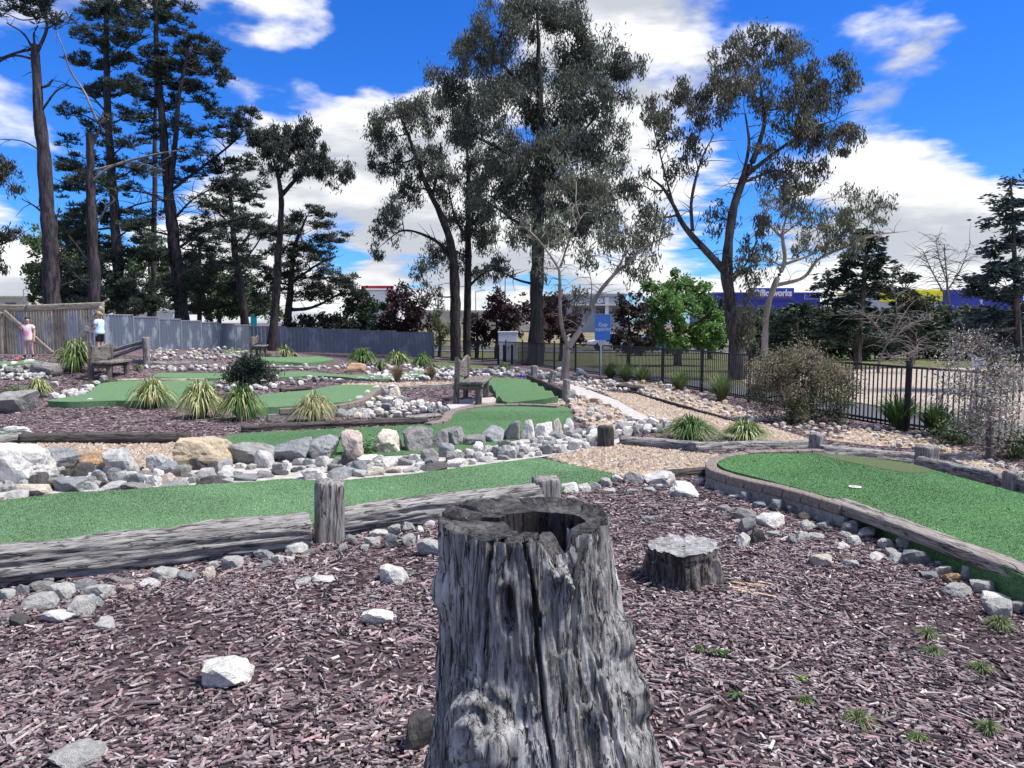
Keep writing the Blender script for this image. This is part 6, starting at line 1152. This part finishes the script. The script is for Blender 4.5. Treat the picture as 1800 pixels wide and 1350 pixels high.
# ------------------------------------------------------------------ benches
def bench(label, A, B, C, sc=1., seed=0):
    """A, B feet of the rear posts (near, far); C foot of the near front leg"""
    A, B, C = at(*A), at(*B), at(*C); d = B-A; L = max(1.0, min(1.5, math.hypot(d.x, d.y))); rz = math.atan2(d.y, d.x)
    dpt = min(.62, max(.42, abs((C-A).dot(Vector((math.sin(rz), -math.cos(rz), 0)))))); root = thing('bench', A, label, 'bench', 'rustic timber benches'); root.rotation_euler.z = rz; root.scale = (sc,)*3
    def part(nm, me, m, loc, rot=(0, 0, 0)): o = link(nm, me, m); o.parent = root; o.location = loc; o.rotation_euler = rot; return o
    # local x runs along the bench, the sitter faces local -y
    for x in (0, L): part('rear_post', post_mesh(.13, .90, 40+seed+int(x*9), .11, 4), m_post2, (x, 0, -.03), (.06, 0, 0))
    for x in (.02, L-.02): part('leg', post_mesh(.12, .42, 50+seed+int(x*9), .12, 4), m_post2, (x, -dpt, -.03))
    for x in (0, L): part('bearer', beam_mesh(dpt+.1, .10, .09, 60+seed, square=5), m_bench, (x, -dpt/2, .30), (0, 0, math.pi/2))
    for k in range(2): part('seat_plank', beam_mesh(L+.24, dpt*.5+.02, .07, 70+seed+k, square=6, nu=40, groove=.01, rough=.008), m_benchx, (L/2, -.10-(k+.5)*(dpt*.52), .395))
    # wavy slab back
    nu = 40; u = np.linspace(-.09, L+.09, nu); prof = []
    for x in u: prof.append((x, .52+.04*math.sin(x*4+seed), .90+.03*math.sin(x*5.3+1+seed)-.06*math.sin((x+.09)/(L+.18)*math.pi)))
    V = []; 
    for x, a, b in prof: V += [(x, .055, a), (x, .055, b), (x, .10, b), (x, .10, a)]
    V = [(x, y+.06*(.5-z)*-.2-.115, z) for x, y, z in V]
    i = np.arange(nu*4).reshape(nu, 4); f = np.concatenate([grid_faces(nu, 4, True)]); mb = MB(); mb.v = V; mb.f = [tuple(q) for q in f]+[(0, 1, 2, 3), tuple(np.array((3, 2, 1, 0))+4*(nu-1))]
    o = mb.obj('backrest', m_benchx, None, bevel=.01); o.parent = root
    return root
m_post2 = wood('bench_post', (.175, .155, .14), (.05, .045, .042), 'Z', 6.); m_benchx = wood('bench_slab_wood', (.22, .20, .18), (.06, .052, .048), 'X', 6.)
bench('rustic timber bench seen from its end beside the wavy green', (801, 712), (818, 700), (845, 709), seed=1)
bench('rustic slab bench at the left below the iron screen', (160, 669), (193, 656), (199, 667), seed=2)
bench('small far bench in front of the steel fence near the umbrella tree', (441, 626), (464, 620), (446, 628), sc=.9, seed=3)
# ------------------------------------------------------------------ lettering
def text_mesh(txt, size, shear=0., ext=.004, bold=0.):
    cu = bpy.data.curves.new('lettering', 'FONT'); cu.body = txt; cu.size = size; cu.shear = shear; cu.extrude = ext; cu.offset = bold; cu.align_x = 'CENTER'; cu.align_y = 'CENTER'
    o = bpy.data.objects.new('lettering', cu); COL.objects.link(o); bpy.context.view_layer.update(); me = bpy.data.meshes.new_from_object(o.evaluated_get(bpy.context.evaluated_depsgraph_get())); bpy.data.objects.remove(o); me.materials.clear(); return me
def letters(txt, size, loc, m, parent, shear=0., bold=0., sx=1.):
    o = link('lettering', text_mesh(txt, size, shear, bold=bold), m); o.parent = parent; o.location = loc; o.rotation_euler = (math.pi/2, 0, 0); o.scale = (sx, 1, 1); return o
m_sign = plain('sign_blue', (.055, .235, .72), (.05, .22, .68), 2., .4, .4, .01)
# ---- the hand lettered sign by the fence
p = at(1056, 664); sp = mpp(p); root = thing('sign', p, 'blue sign with white script reading Keep exploring on a white post', 'sign'); zz = lambda y: (664-y)*sp
MB().box((0, .03, zz(600)/2), (.06, .06, zz(600))).obj('post', m_white, None).parent = root
MB().add([(-.16, .02, zz(599)), (.16, .02, zz(599)), (0, .02, zz(612)), (-.16, .04, zz(599)), (.16, .04, zz(599)), (0, .04, zz(612))], [(0, 1, 2), (5, 4, 3), (0, 3, 4, 1), (1, 4, 5, 2), (2, 5, 3, 0)]).obj('bracket', m_white, None).parent = root
bw = 27*sp; o = MB().box((.05, 0, (zz(553)+zz(598))/2), (bw, .03, zz(553)-zz(598))).obj('board', m_sign, None, bevel=.006); o.parent = root
letters('Keep', 9.5*sp, (.05, -.018, zz(571)), m_white, root, .28, .004, .8); letters('exploring', 9.0*sp, (.05, -.018, zz(579)), m_white, root, .28, .004, .8)
# ---- white cabinet beyond the fence
p = pt(893, 632, 43.); p.z = G(p.x, p.y); s = 43/F; root = thing('utility_cabinet', p, 'white metal cabinet behind the black fence left of the tall gum', 'cabinet')
def sub(mb, nm, m, bev=0): o = mb.obj(nm, m, None, bevel=bev); o.parent = root; return o
hh = 50*s; sub(MB().box((0, 0, hh/2+.05), (34*s, .6, hh)), 'housing', m_white, .01); sub(MB().box((0, 0, hh+.07), (36*s, .7, .06)), 'roof', m_white, .01)
m_grey = plain('grey_paint', (.28, .29, .30), None, 3., .5); sub(MB().box((-8*s, -.31, hh*.52), (14.5*s, .02, hh*.82)), 'door', m_white); sub(MB().box((8*s, -.31, hh*.52), (14.5*s, .02, hh*.82)), 'door', m_white); sub(MB().box((1*s, -.335, hh*.5), (.04, .03, .2)), 'handle', m_black)
sub(MB().box((0, 0, .02), (36*s, .62, .12)), 'plinth', m_grey)
for x, yb, yt, lb in ((876, 634, 594, 'left black bollard in front of the white cabinet'), (886, 636, 600, 'middle black bollard in front of the white cabinet'), (900, 634, 596, 'right black bollard in front of the white cabinet')):
    p = pt(x, yb, 39.5); p.z = G(p.x, p.y); b = MB(); b.tube([Vector((0, 0, 0)), Vector((0, 0, 1.0))], .06, 10); b.tube([Vector((0, 0, 1.0)), Vector((0, 0, 1.06))], [.065, .03], 10); o = b.obj('bollard', m_black, None); o.location = p; tag(o, lb, 'bollard', 'bollards by the cabinet')
# ---- balls
def ball(lb, x, y, r, c): 
    me = bpy.data.meshes.new('golf_ball'); bm = bmesh.new(); bmesh.ops.create_uvsphere(bm, u_segments=20, v_segments=12, radius=r); bm.to_mesh(me); bm.free(); me.polygons.foreach_set('use_smooth', [True]*len(me.polygons)); o = link('golf_ball', me, plain('ball', c, c, 3., .25, .5, .01)); p = at(x, y); o.location = p+Vector((0, 0, r)); tag(o, lb, 'ball')
ball('blue ball among the far white stones by the wavy green', 917, 664, .06, (.02, .04, .55)); ball('small red ball on the tee by the girl', 30, 635, .045, (.6, .06, .04))
# ------------------------------------------------------------------ far buildings
def shop(name, label, D, x0, x1, yt, mat, depth=14., wins=(), roof=None, par=None):
    a, b = pt(x0, yt, D), pt(x1, yt, D); z0 = G(0, D)-.5; root = thing(name, ((a.x+b.x)/2, D+depth/2, z0), label, 'building'); root.location = ((a.x+b.x)/2, D, z0)
    w_, h = b.x-a.x, a.z-z0; o = MB().box((0, depth/2, h/2), (w_, depth, h)).obj('wall', mat, None); o.parent = root
    o = MB().box((0, depth/2, h+.12), (w_+.3, depth+.3, .25)).obj('parapet', par or mat, None); o.parent = root
    for wx, wy, ww, wh in wins:
        p = pt(wx, wy, D); s = D/F; f = MB().box((p.x-root.location.x, -.05, p.z-z0), (ww*s, .12, wh*s)).obj('window_frame', m_grey, None); f.parent = root
        g = MB().box((p.x-root.location.x, -.13, p.z-z0), (ww*s-.2, .06, wh*s-.2)).obj('pane', m_glass, None); g.parent = f
    return root, lambda x, y, dy=0.: Vector((pt(x, y, D).x-root.location.x, dy, pt(x, y, D).z-z0)), D/F
m_glass = plain('dark_glass', (.03, .04, .05), None, 1., .1, .6, 0.); m_navy = plain('blue_cladding', (.035, .05, .36), (.03, .045, .32), 1., .5, .4, .02); m_yel = plain('yellow_cladding', (.80, .72, .03), (.76, .68, .03), 1., .5, .4, .02); m_red = plain('red_cladding', (.55, .04, .07), None, 1., .5, .4, .02); m_wall = plain('white_cladding', (.62, .63, .64), (.54, .55, .56), .6, .7, .3, .02); m_gwall = plain('grey_cladding', (.33, .36, .40), (.27, .29, .33), .6, .7, .3, .02); m_beige = plain('beige_cladding', (.50, .46, .38), (.42, .39, .32), .6, .8, .2, .02); m_cyan = plain('cyan_banner', (.02, .50, .62), None, 1., .5)
root, L_, s = shop('shop_building', 'blue store behind the gums with a lettered parapet sign', 105, 1255, 1442, 517, m_navy, wins=((1300, 548, 30, 22), (1345, 548, 30, 22), (1410, 548, 30, 22)))
o = MB().box(L_(1357, 517, .2), (74*s, 1.0, 21*s)).obj('sign_board', m_navy, None); o.parent = root
letters('Officeworks', 15.5*s, L_(1357, 515.5, -.36), m_white, root, 0., .05, .86)
for k in range(7): q = MB().box(L_(1332+k*9, 523, -.36), (6.5*s, .1, 1.2*s)).obj('red_dash', m_red, None); q.parent = root
q = MB().box(L_(1425, 522, -.1), (23*s, .2, 8*s)).obj('poster_frame', m_wall, None); q.parent = root; q2 = MB().box(L_(1425, 522, -.22), (21*s, .1, 6*s)).obj('poster', m_navy, None); q2.parent = q
root, L_, s = shop('shop_building', 'store with a bright yellow parapet right of the cypresses', 112, 1545, 1656, 512, m_wall, par=m_yel)
for k in range(4): q = MB().box(L_(1559+k*27.6, 521, -.1), (27*s, .3, 18*s)).obj('yellow_panel', m_yel, None); q.parent = root
root, L_, s = shop('shop_building', 'store with a navy parapet beside the yellow one at the right', 112, 1658, 1800, 512, m_navy, wins=((1700, 550, 40, 20),))
letters('9', 12*s, L_(1723, 531, -.2), m_white, root)
root, L_, s = shop('shop_building', 'white store with a red sign frame behind the plum and evergreen', 100, 628, 700, 512, m_wall)
q = MB().box(L_(664, 505, -.1), (56*s, .5, 5*s)).obj('sign_beam', m_red, None); q.parent = root
for x in (638, 689): q = MB().box(L_(x, 522, -.1), (4*s, .5, 34*s)).obj('sign_leg', m_red, None); q.parent = root
q = MB().box(L_(664, 522, -.15), (46*s, .3, 20*s)).obj('sign_panel', m_wall, None); q.parent = root
root, L_, s = shop('shop_building', 'grey store with white letters behind the forked pale gum', 88, 1000, 1100, 520, m_gwall, wins=((1056, 546, 18, 12), (1085, 546, 18, 12), (1015, 546, 14, 14), (1032, 546, 14, 14)))
letters('OUI', 9*s, L_(1058, 529, -.2), m_white, root, 0., .02); q = MB().box(L_(1050, 536, -.15), (96*s, .8, 2.5*s)).obj('awning', m_wall, None); q.parent = root; q = MB().box(L_(1066, 540, -.25), (6*s, .5, 34*s)).obj('pillar', m_wall, None); q.parent = root
root, L_, s = shop('shed_building', 'low reddish brown shed between the tall gum and the grey store', 92, 955, 985, 524, plain('brown_wall', (.26, .15, .10), None, 1.), roof=None)
root, L_, s = shop('shed_building', 'long low beige shed at the far left edge', 120, -60, 50, 523, m_beige, wins=((20, 534, 20, 6),))
root, L_, s = shop('shed_building', 'white and pink shed seen between the pine trunks', 85, 222, 305, 548, m_wall); q = MB().box(L_(236, 547, -.2), (17*s, .3, 9*s)).obj('pink_sign', plain('pink_sign', (.70, .06, .14), None, 1.), None); q.parent = root
root, L_, s = shop('shed_building', 'low pale sheds across the road behind the twin gums', 118, 730, 930, 548, m_beige, wins=((760, 556, 20, 8), (800, 556, 20, 8), (860, 556, 20, 8)))
p = pt(447, 576, 60); o = MB().box((0, 0, 1.0), (.45, .06, 2.0)).box((-.25, 0, 1.0), (.05, .05, 2.3)).obj('feather_banner', m_cyan, None); o.location = (p.x, 60, G(p.x, 60)+.0); o.scale = (1, 1, 1.25); tag(o, 'cyan upright banner behind the steel fence by the slim pine', 'banner')
for k, (x, yt, D, lb) in enumerate(((770, 500, 95, 'slim street light pole left of the twin gums'), (888, 488, 95, 'slim street light pole above the white cabinet'), (836, 512, 110, 'slim pole right of the twin gums'), (41, 508, 100, 'power pole above the corrugated screen'))):
    b_ = pt(x, 570, D); top = pt(x, yt, D); z0 = G(b_.x, D)-.3; root = thing('light_pole', (top.x, D, z0), lb, 'pole', 'far poles'); h = top.z-z0; mb = MB(); mb.tube([Vector((0, 0, 0)), Vector((0, 0, h))], [.11, .06], 8); mb.obj('pole', m_grey, None).parent = root
    mb = MB(); mb.bar((0, 0, h-.1), (1.1, 0, h+.15), .07, .07); mb.obj('arm', m_grey, None).parent = root; MB().box((1.2, 0, h+.15), (.5, .18, .1)).obj('lamp_head', m_grey, None).parent = root
# ---- parked car glimpsed through the fence
def car(label, x, D, rz, c):
    p = pt(x, 600, D); root = thing('parked_car', (p.x, D, G(p.x, D)+.05), label, 'car'); root.rotation_euler.z = rz; mp = plain('car_paint', c, c, 1., .25, .6, 0.)
    prof = [(-2.1, .35), (-2.15, .75), (-1.4, .92), (-.75, 1.42), (.75, 1.45), (1.5, .98), (2.1, .85), (2.15, .38)]; V = [(x_, y_, z_) for y_ in (-.85, .85) for x_, z_ in prof]; n = len(prof)
    mb = MB().add(V, [tuple(range(n)), tuple(range(2*n-1, n-1, -1))]+[(k, (k+1) % n+0, (k+1) % n+n, k+n)[::-1] for k in range(n)]); o = mb.obj('body', mp, None, bevel=.06); o.parent = root
    for sy in (-.86, .86):
        o = MB().add([(-1.2, sy, .95), (-.7, sy, 1.34), (.65, sy, 1.36), (1.25, sy, .98)], [(0, 1, 2, 3)]).obj('side_window', m_glass, None); o.location.y = .01*(1 if sy > 0 else -1); o.parent = root
        for wx in (-1.3, 1.35):
            mb = MB(); mb.tube([Vector((wx, sy-.02, .33)), Vector((wx, sy+.06*(1 if sy > 0 else -1), .33))], .33, 18); o = mb.obj('wheel', m_black, None); o.parent = root
    return root
car('blue car parked across the lawn beyond the blue sign', 1147, 52, .1, (.08, .22, .45)); car('white car on the road seen through the black fence', 1080, 60, -.05, (.6, .61, .63))
# ---- small notice board in the car park
p = pt(1716, 670, 16.); p.z = G(p.x, p.y); root = thing('notice_board', p, 'small white notice on a post behind the blossom shrub', 'sign'); hz = pt(1716, 637, 16.).z-p.z
MB().box((0, 0, hz/2), (.05, .05, hz)).obj('post', m_grey, None).parent = root; MB().box((0, -.04, hz), (.30, .02, .22)).obj('board', m_white, None).parent = root; MB().box((0, -.055, hz+.01), (.2, .006, .09)).obj('print', m_gwall, None).parent = root
# ------------------------------------------------------------------ people
def skin(name, V, E, Rr, m, parent, sub=2, rt=0):
    me = bpy.data.meshes.new(name); me.from_pydata([tuple(v) for v in V], E, []); o = link(name, me, m); o.parent = parent
    md = o.modifiers.new('skin', 'SKIN'); md.use_smooth_shade = True; md.branch_smoothing = .6
    for i, r in enumerate(Rr):
        r = r if hasattr(r, '__len__') else (r, r); me.skin_vertices[0].data[i].radius = r; me.skin_vertices[0].data[i].use_root = (i == rt)
    sb = o.modifiers.new('sub', 'SUBSURF'); sb.levels = sub; sb.render_levels = sub; return o
def chainobj(name, chains, m, parent, sub=2):
    """chains: lists of (point, radius); equal points are merged"""
    V, E, Rr, ix = [], [], [], {}
    for ch in chains:
        pr = None
        for p, r in ch:
            k = tuple(round(q, 4) for q in p)
            if k not in ix: ix[k] = len(V); V.append(p); Rr.append(r)
            if pr is not None: E.append((pr, ix[k]))
            pr = ix[k]
    return skin(name, V, E, Rr, m, parent, sub)
m_skin = plain('skin', (.52, .33, .25), (.48, .30, .22), 6., .55, .3, .02)
def hand(w, d, side, s):
    """palm and five fingers from the wrist w along d"""
    w = Vector(w); d = Vector(d).normalized(); sd_ = d.cross(Vector((0, 0, 1))); sd_ = sd_.normalized() if sd_.length > .1 else Vector((side, 0, 0)); kn = w+d*.085*s; out = [[(tuple(w), .024*s), (tuple(w+d*.045*s), .030*s), (tuple(kn), .026*s)]]
    for k, ln in enumerate((.062, .072, .068, .052)):
        a = kn+sd_*(k-1.5)*.018*s; b_ = a+d*ln*s*.55; c = b_+d*ln*s*.35+Vector((0, 0, -.02*s)); out.append([(tuple(kn), .026*s), (tuple(a+d*.012*s), .0095*s), (tuple(b_), .009*s), (tuple(c), .0075*s)])
    a = w+d*.03*s; out.append([(tuple(w+d*.045*s), .030*s), (tuple(a+sd_*.042*s), .0105*s), (tuple(a+sd_*.055*s+d*.035*s), .009*s)]); return out
def person(label, loc, rz, s, J, tee, tee_m, short_m, short_len, shoe_m, boot, hair_m, child=False):
    root = thing('person', loc, label, 'person'); root.rotation_euler.z = rz; P = {k: tuple(q*s for q in v) for k, v in J.items()}; g = tee
    r = lambda x: x*s
    ch = [[(P['hip'], (r(.15), r(.115))), (P['belly'], (r(.15*g), r(.12*g))), (P['chest'], (r(.155), r(.115))), (P['neck0'], (r(.06), r(.06))), (P['neck'], r(.05)), (P['jaw'], (r(.062), r(.075))), (P['head'], (r(.082), r(.10))), (P['crown'], r(.06))]]
    for a in 'LR':
        ch.append([(P['chest'], (r(.155), r(.115))), (P['sh'+a], r(.062)), (P['el'+a], r(.044)), (P['wr'+a], r(.03))]); wv = Vector(P['wr'+a])-Vector(P['el'+a]); h = hand(P['wr'+a], wv, 1 if a == 'L' else -1, s*(1. if not child else 1.05)); h[0][0] = (P['wr'+a], r(.03)); ch += h
        ch.append([(P['hip'], (r(.15), r(.115))), (P['th'+a], r(.088)), (P['kn'+a], r(.058)), (P['an'+a], r(.038)), (P['to'+a], r(.036))])
    chainobj('body', ch, m_skin, root, 2)
    k = 1.0; t_ = [[(tuple(Vector(P['hem'])-Vector((0, 0, .09*s))), (r(.18*g), r(.15*g))), (P['hem'], (r(.185*g), r(.15*g))), (P['belly'], (r(.18*g), r(.15*g))), (P['chest'], (r(.178*g**.5), r(.14*g**.5))), (P['neck0'], (r(.08), r(.075)))]]
    for a in 'LR':
        e = Vector(P['sh'+a]).lerp(Vector(P['el'+a]), .62); t_.append([(P['chest'], (r(.178*g**.5), r(.14*g**.5))), (P['sh'+a], r(.082)), (tuple(e), r(.075))])
    chainobj('t_shirt', t_, tee_m, root, 2)
    wst = tuple(Vector(P['hip'])+Vector((0, 0, .10*s))); hp = (P['hip'], (r(.160*g**.5), r(.13*g**.5))); low3 = (tuple(Vector(P['hip'])-Vector((0, 0, .05*s))), (r(.15*g**.5), r(.12*g**.5)))
    chainobj('shorts', [[(wst, (r(.150*g**.5), r(.12*g**.5))), hp, low3]]+[[low3, (P['th'+a], r(.100)), (tuple(Vector(P['th'+a]).lerp(Vector(P['kn'+a]), short_len)), r(.088))] for a in 'LR'], short_m, root, 2)
    for a in 'LR':
        an, to = Vector(P['an'+a]), Vector(P['to'+a]); top = an.lerp(Vector(P['kn'+a]), boot); chainobj('shoe', [[(tuple(top), r(.052)), (tuple(an), r(.05)), (tuple(an.lerp(to, .45)+Vector((0, 0, -.02*s))), r(.046)), (tuple(to+Vector((0, .03*s, -.01*s))), r(.038))]], shoe_m, root, 2)
    hd = Vector(P['head']); f = Vector(J['face']).normalized(); sd_ = f.cross(Vector((0, 0, 1))).normalized()
    hm = bpy.data.meshes.new('hair'); bm = bmesh.new(); bmesh.ops.create_icosphere(bm, subdivisions=3, radius=1)
    for v in bm.verts:
        c = v.co.copy(); q = Vector((c.x*.098, c.y*.112, c.z*.118))*s; v.co = q*(1+.05*vn(np.array([c*4.0]), 3)[0])
    bmesh.ops.delete(bm, geom=[v for v in bm.verts if (Vector(v.co).dot(f) > .028*s and v.co.z < .052*s) or v.co.z < -.075*s], context='VERTS'); bm.to_mesh(hm); bm.free(); hm.polygons.foreach_set('use_smooth', [True]*len(hm.polygons))
    o = link('hair', hm, hair_m); o.parent = root; o.location = hd+Vector((0, 0, .018*s))-f*.012*s; so_ = o.modifiers.new('solid', 'SOLIDIFY'); so_.thickness = .012*s
    eye = plain('dark_eye', (.02, .018, .018), None, 2., .3)
    for q in (-1, 1):
        mb = MB(); c = hd+f*.092*s+sd_*q*.034*s+Vector((0, 0, .005*s)); mb.box(c, (.022*s, .022*s, .014*s)); o = mb.obj('eye', eye, None, bevel=.004*s); o.parent = root
        c = hd+sd_*q*.088*s-f*.01*s; mb = MB(); mb.box(c, (.02*s, .035*s, .055*s)); o = mb.obj('ear', m_skin, None, bevel=.008*s); o.parent = root
    c = hd+f*.102*s-Vector((0, 0, .02*s)); MB().box(c, (.026*s, .026*s, .034*s), taper=.5).obj('nose', m_skin, None).parent = root
    c = hd+f*.094*s-Vector((0, 0, .055*s)); MB().box(c, (.04*s, .02*s, .008*s)).obj('mouth', plain('lip', (.38, .14, .13), None, 2.), None).parent = root
    return root, P, hd, f, sd_
m_tee1, N, t = newmat('pink_tee'); oc = N('TexCoord', out=3); d_ = N.vm('DISTANCE', N.vm('MULTIPLY', oc, (1, .0, 1)), (.02, 0, .72), out=1); finish(N, t, N.mix(N.mr(d_, .10, .07), (.74, .58, .58), (.80, .30, .50)), .8, .2)
m_tee2 = plain('blue_tee', (.50, .66, .82), (.44, .60, .78), 3., .8, .2, .05); m_den = plain('denim', (.14, .20, .32), None, 10., .8); m_blk = plain('black_cloth', (.016, .016, .02), None, 6., .8); m_boot = plain('brown_boot', (.06, .04, .03), None, 6., .6); m_hair1 = plain('dark_hair', (.025, .018, .016), None, 40., .5, .4, .3, 80., (1, 1, .1)); m_hair2 = plain('blond_hair', (.42, .30, .16), (.26, .18, .09), 40., .5, .4, .3, 80., (1, 1, .1))
base = dict(hip=(0, 0, .93), belly=(0, .01, 1.08), hem=(0, .01, .96), chest=(0, 0, 1.30), neck0=(0, -.01, 1.44), neck=(0, 0, 1.48), jaw=(0, .03, 1.53), head=(0, .015, 1.60), crown=(0, 0, 1.66),
            shL=(-.17, 0, 1.38), shR=(.17, 0, 1.38), thL=(-.09, 0, .80), thR=(.09, 0, .80), knL=(-.10, .02, .49), knR=(.10, .02, .49), anL=(-.11, -.01, .09), anR=(.11, -.01, .09), toL=(-.12, .13, .04), toR=(.12, .13, .04))
gp = at(52, 632); gs = (632-557)*mpp(gp)/1.73
J = dict(base, elL=(-.23, -.02, 1.12), wrL=(-.24, .06, .90), elR=(.26, -.06, 1.14), wrR=(.20, .13, 1.26), face=(-.55, .8, 0), hip=(0, 0, .90), hem=(0, 0, .82), anL=(-.14, -.02, .09), anR=(.16, .03, .09), toL=(-.20, .10, .04), toR=(.22, .14, .04), knL=(-.11, .02, .49), knR=(.13, .03, .49))
root, P, hd, f, sd_ = person('girl in pink t-shirt, denim shorts and dark boots standing on the tee', gp, math.pi+.15, gs, J, 1.05, m_tee1, m_den, .28, m_boot, .35, m_hair1, True)
mb = MB(); mb.tube([hd-f*.10*gs, hd-f*.16*gs-Vector((0, 0, .06*gs)), hd-f*.15*gs-Vector((0, 0, .17*gs))], [.05*gs, .055*gs, .015*gs], 10); mb.obj('ponytail', m_hair1, None, smooth=True).parent = root
wp_ = at(176, 641); wp_ = pt(176, 600, 22.4); wp_.z = G(wp_.x, wp_.y); ws = (1.6-(547-566)/F*22.4-wp_.z)/1.73
J = dict(base, elL=(-.22, .04, 1.10), wrL=(-.06, .27, 1.08), elR=(.22, .04, 1.10), wrR=(.05, .28, 1.06), face=(0, 1, 0), belly=(0, .035, 1.08), hem=(0, .02, .93))
root, P, hd, f, sd_ = person('woman in light blue t-shirt and sunglasses standing behind the left bench', wp_, math.pi/2-.15, ws, J, 1.25, m_tee2, m_blk, .75, m_wall, .05, m_hair2)
MB().box(hd+f*.100*ws+Vector((0, 0, .008*ws)), (.15*ws, .03*ws, .038*ws)).obj('sunglasses', m_black, None, bevel=.008).parent = root
mb = MB(); mb.tube([hd-f*.09*ws, hd-f*.14*ws+Vector((0, 0, .01)), hd-f*.13*ws-Vector((0, 0, .06*ws))], [.05*ws, .05*ws, .03*ws], 10); mb.obj('hair_bun', m_hair2, None, smooth=True).parent = root
Mw = Matrix.Translation(wp_) @ Matrix.Rotation(math.pi/2-.15, 4, 'Z'); q = Mw @ (Vector(P['wrL'])+Vector((.05, .13, -.02))); o = MB().box((0, 0, 0), (.26, .006, .17)).obj('score_card', m_white, None); o.location = q; o.rotation_euler = (.5, .35, .2); tag(o, 'white score card held by the woman in blue', 'card')
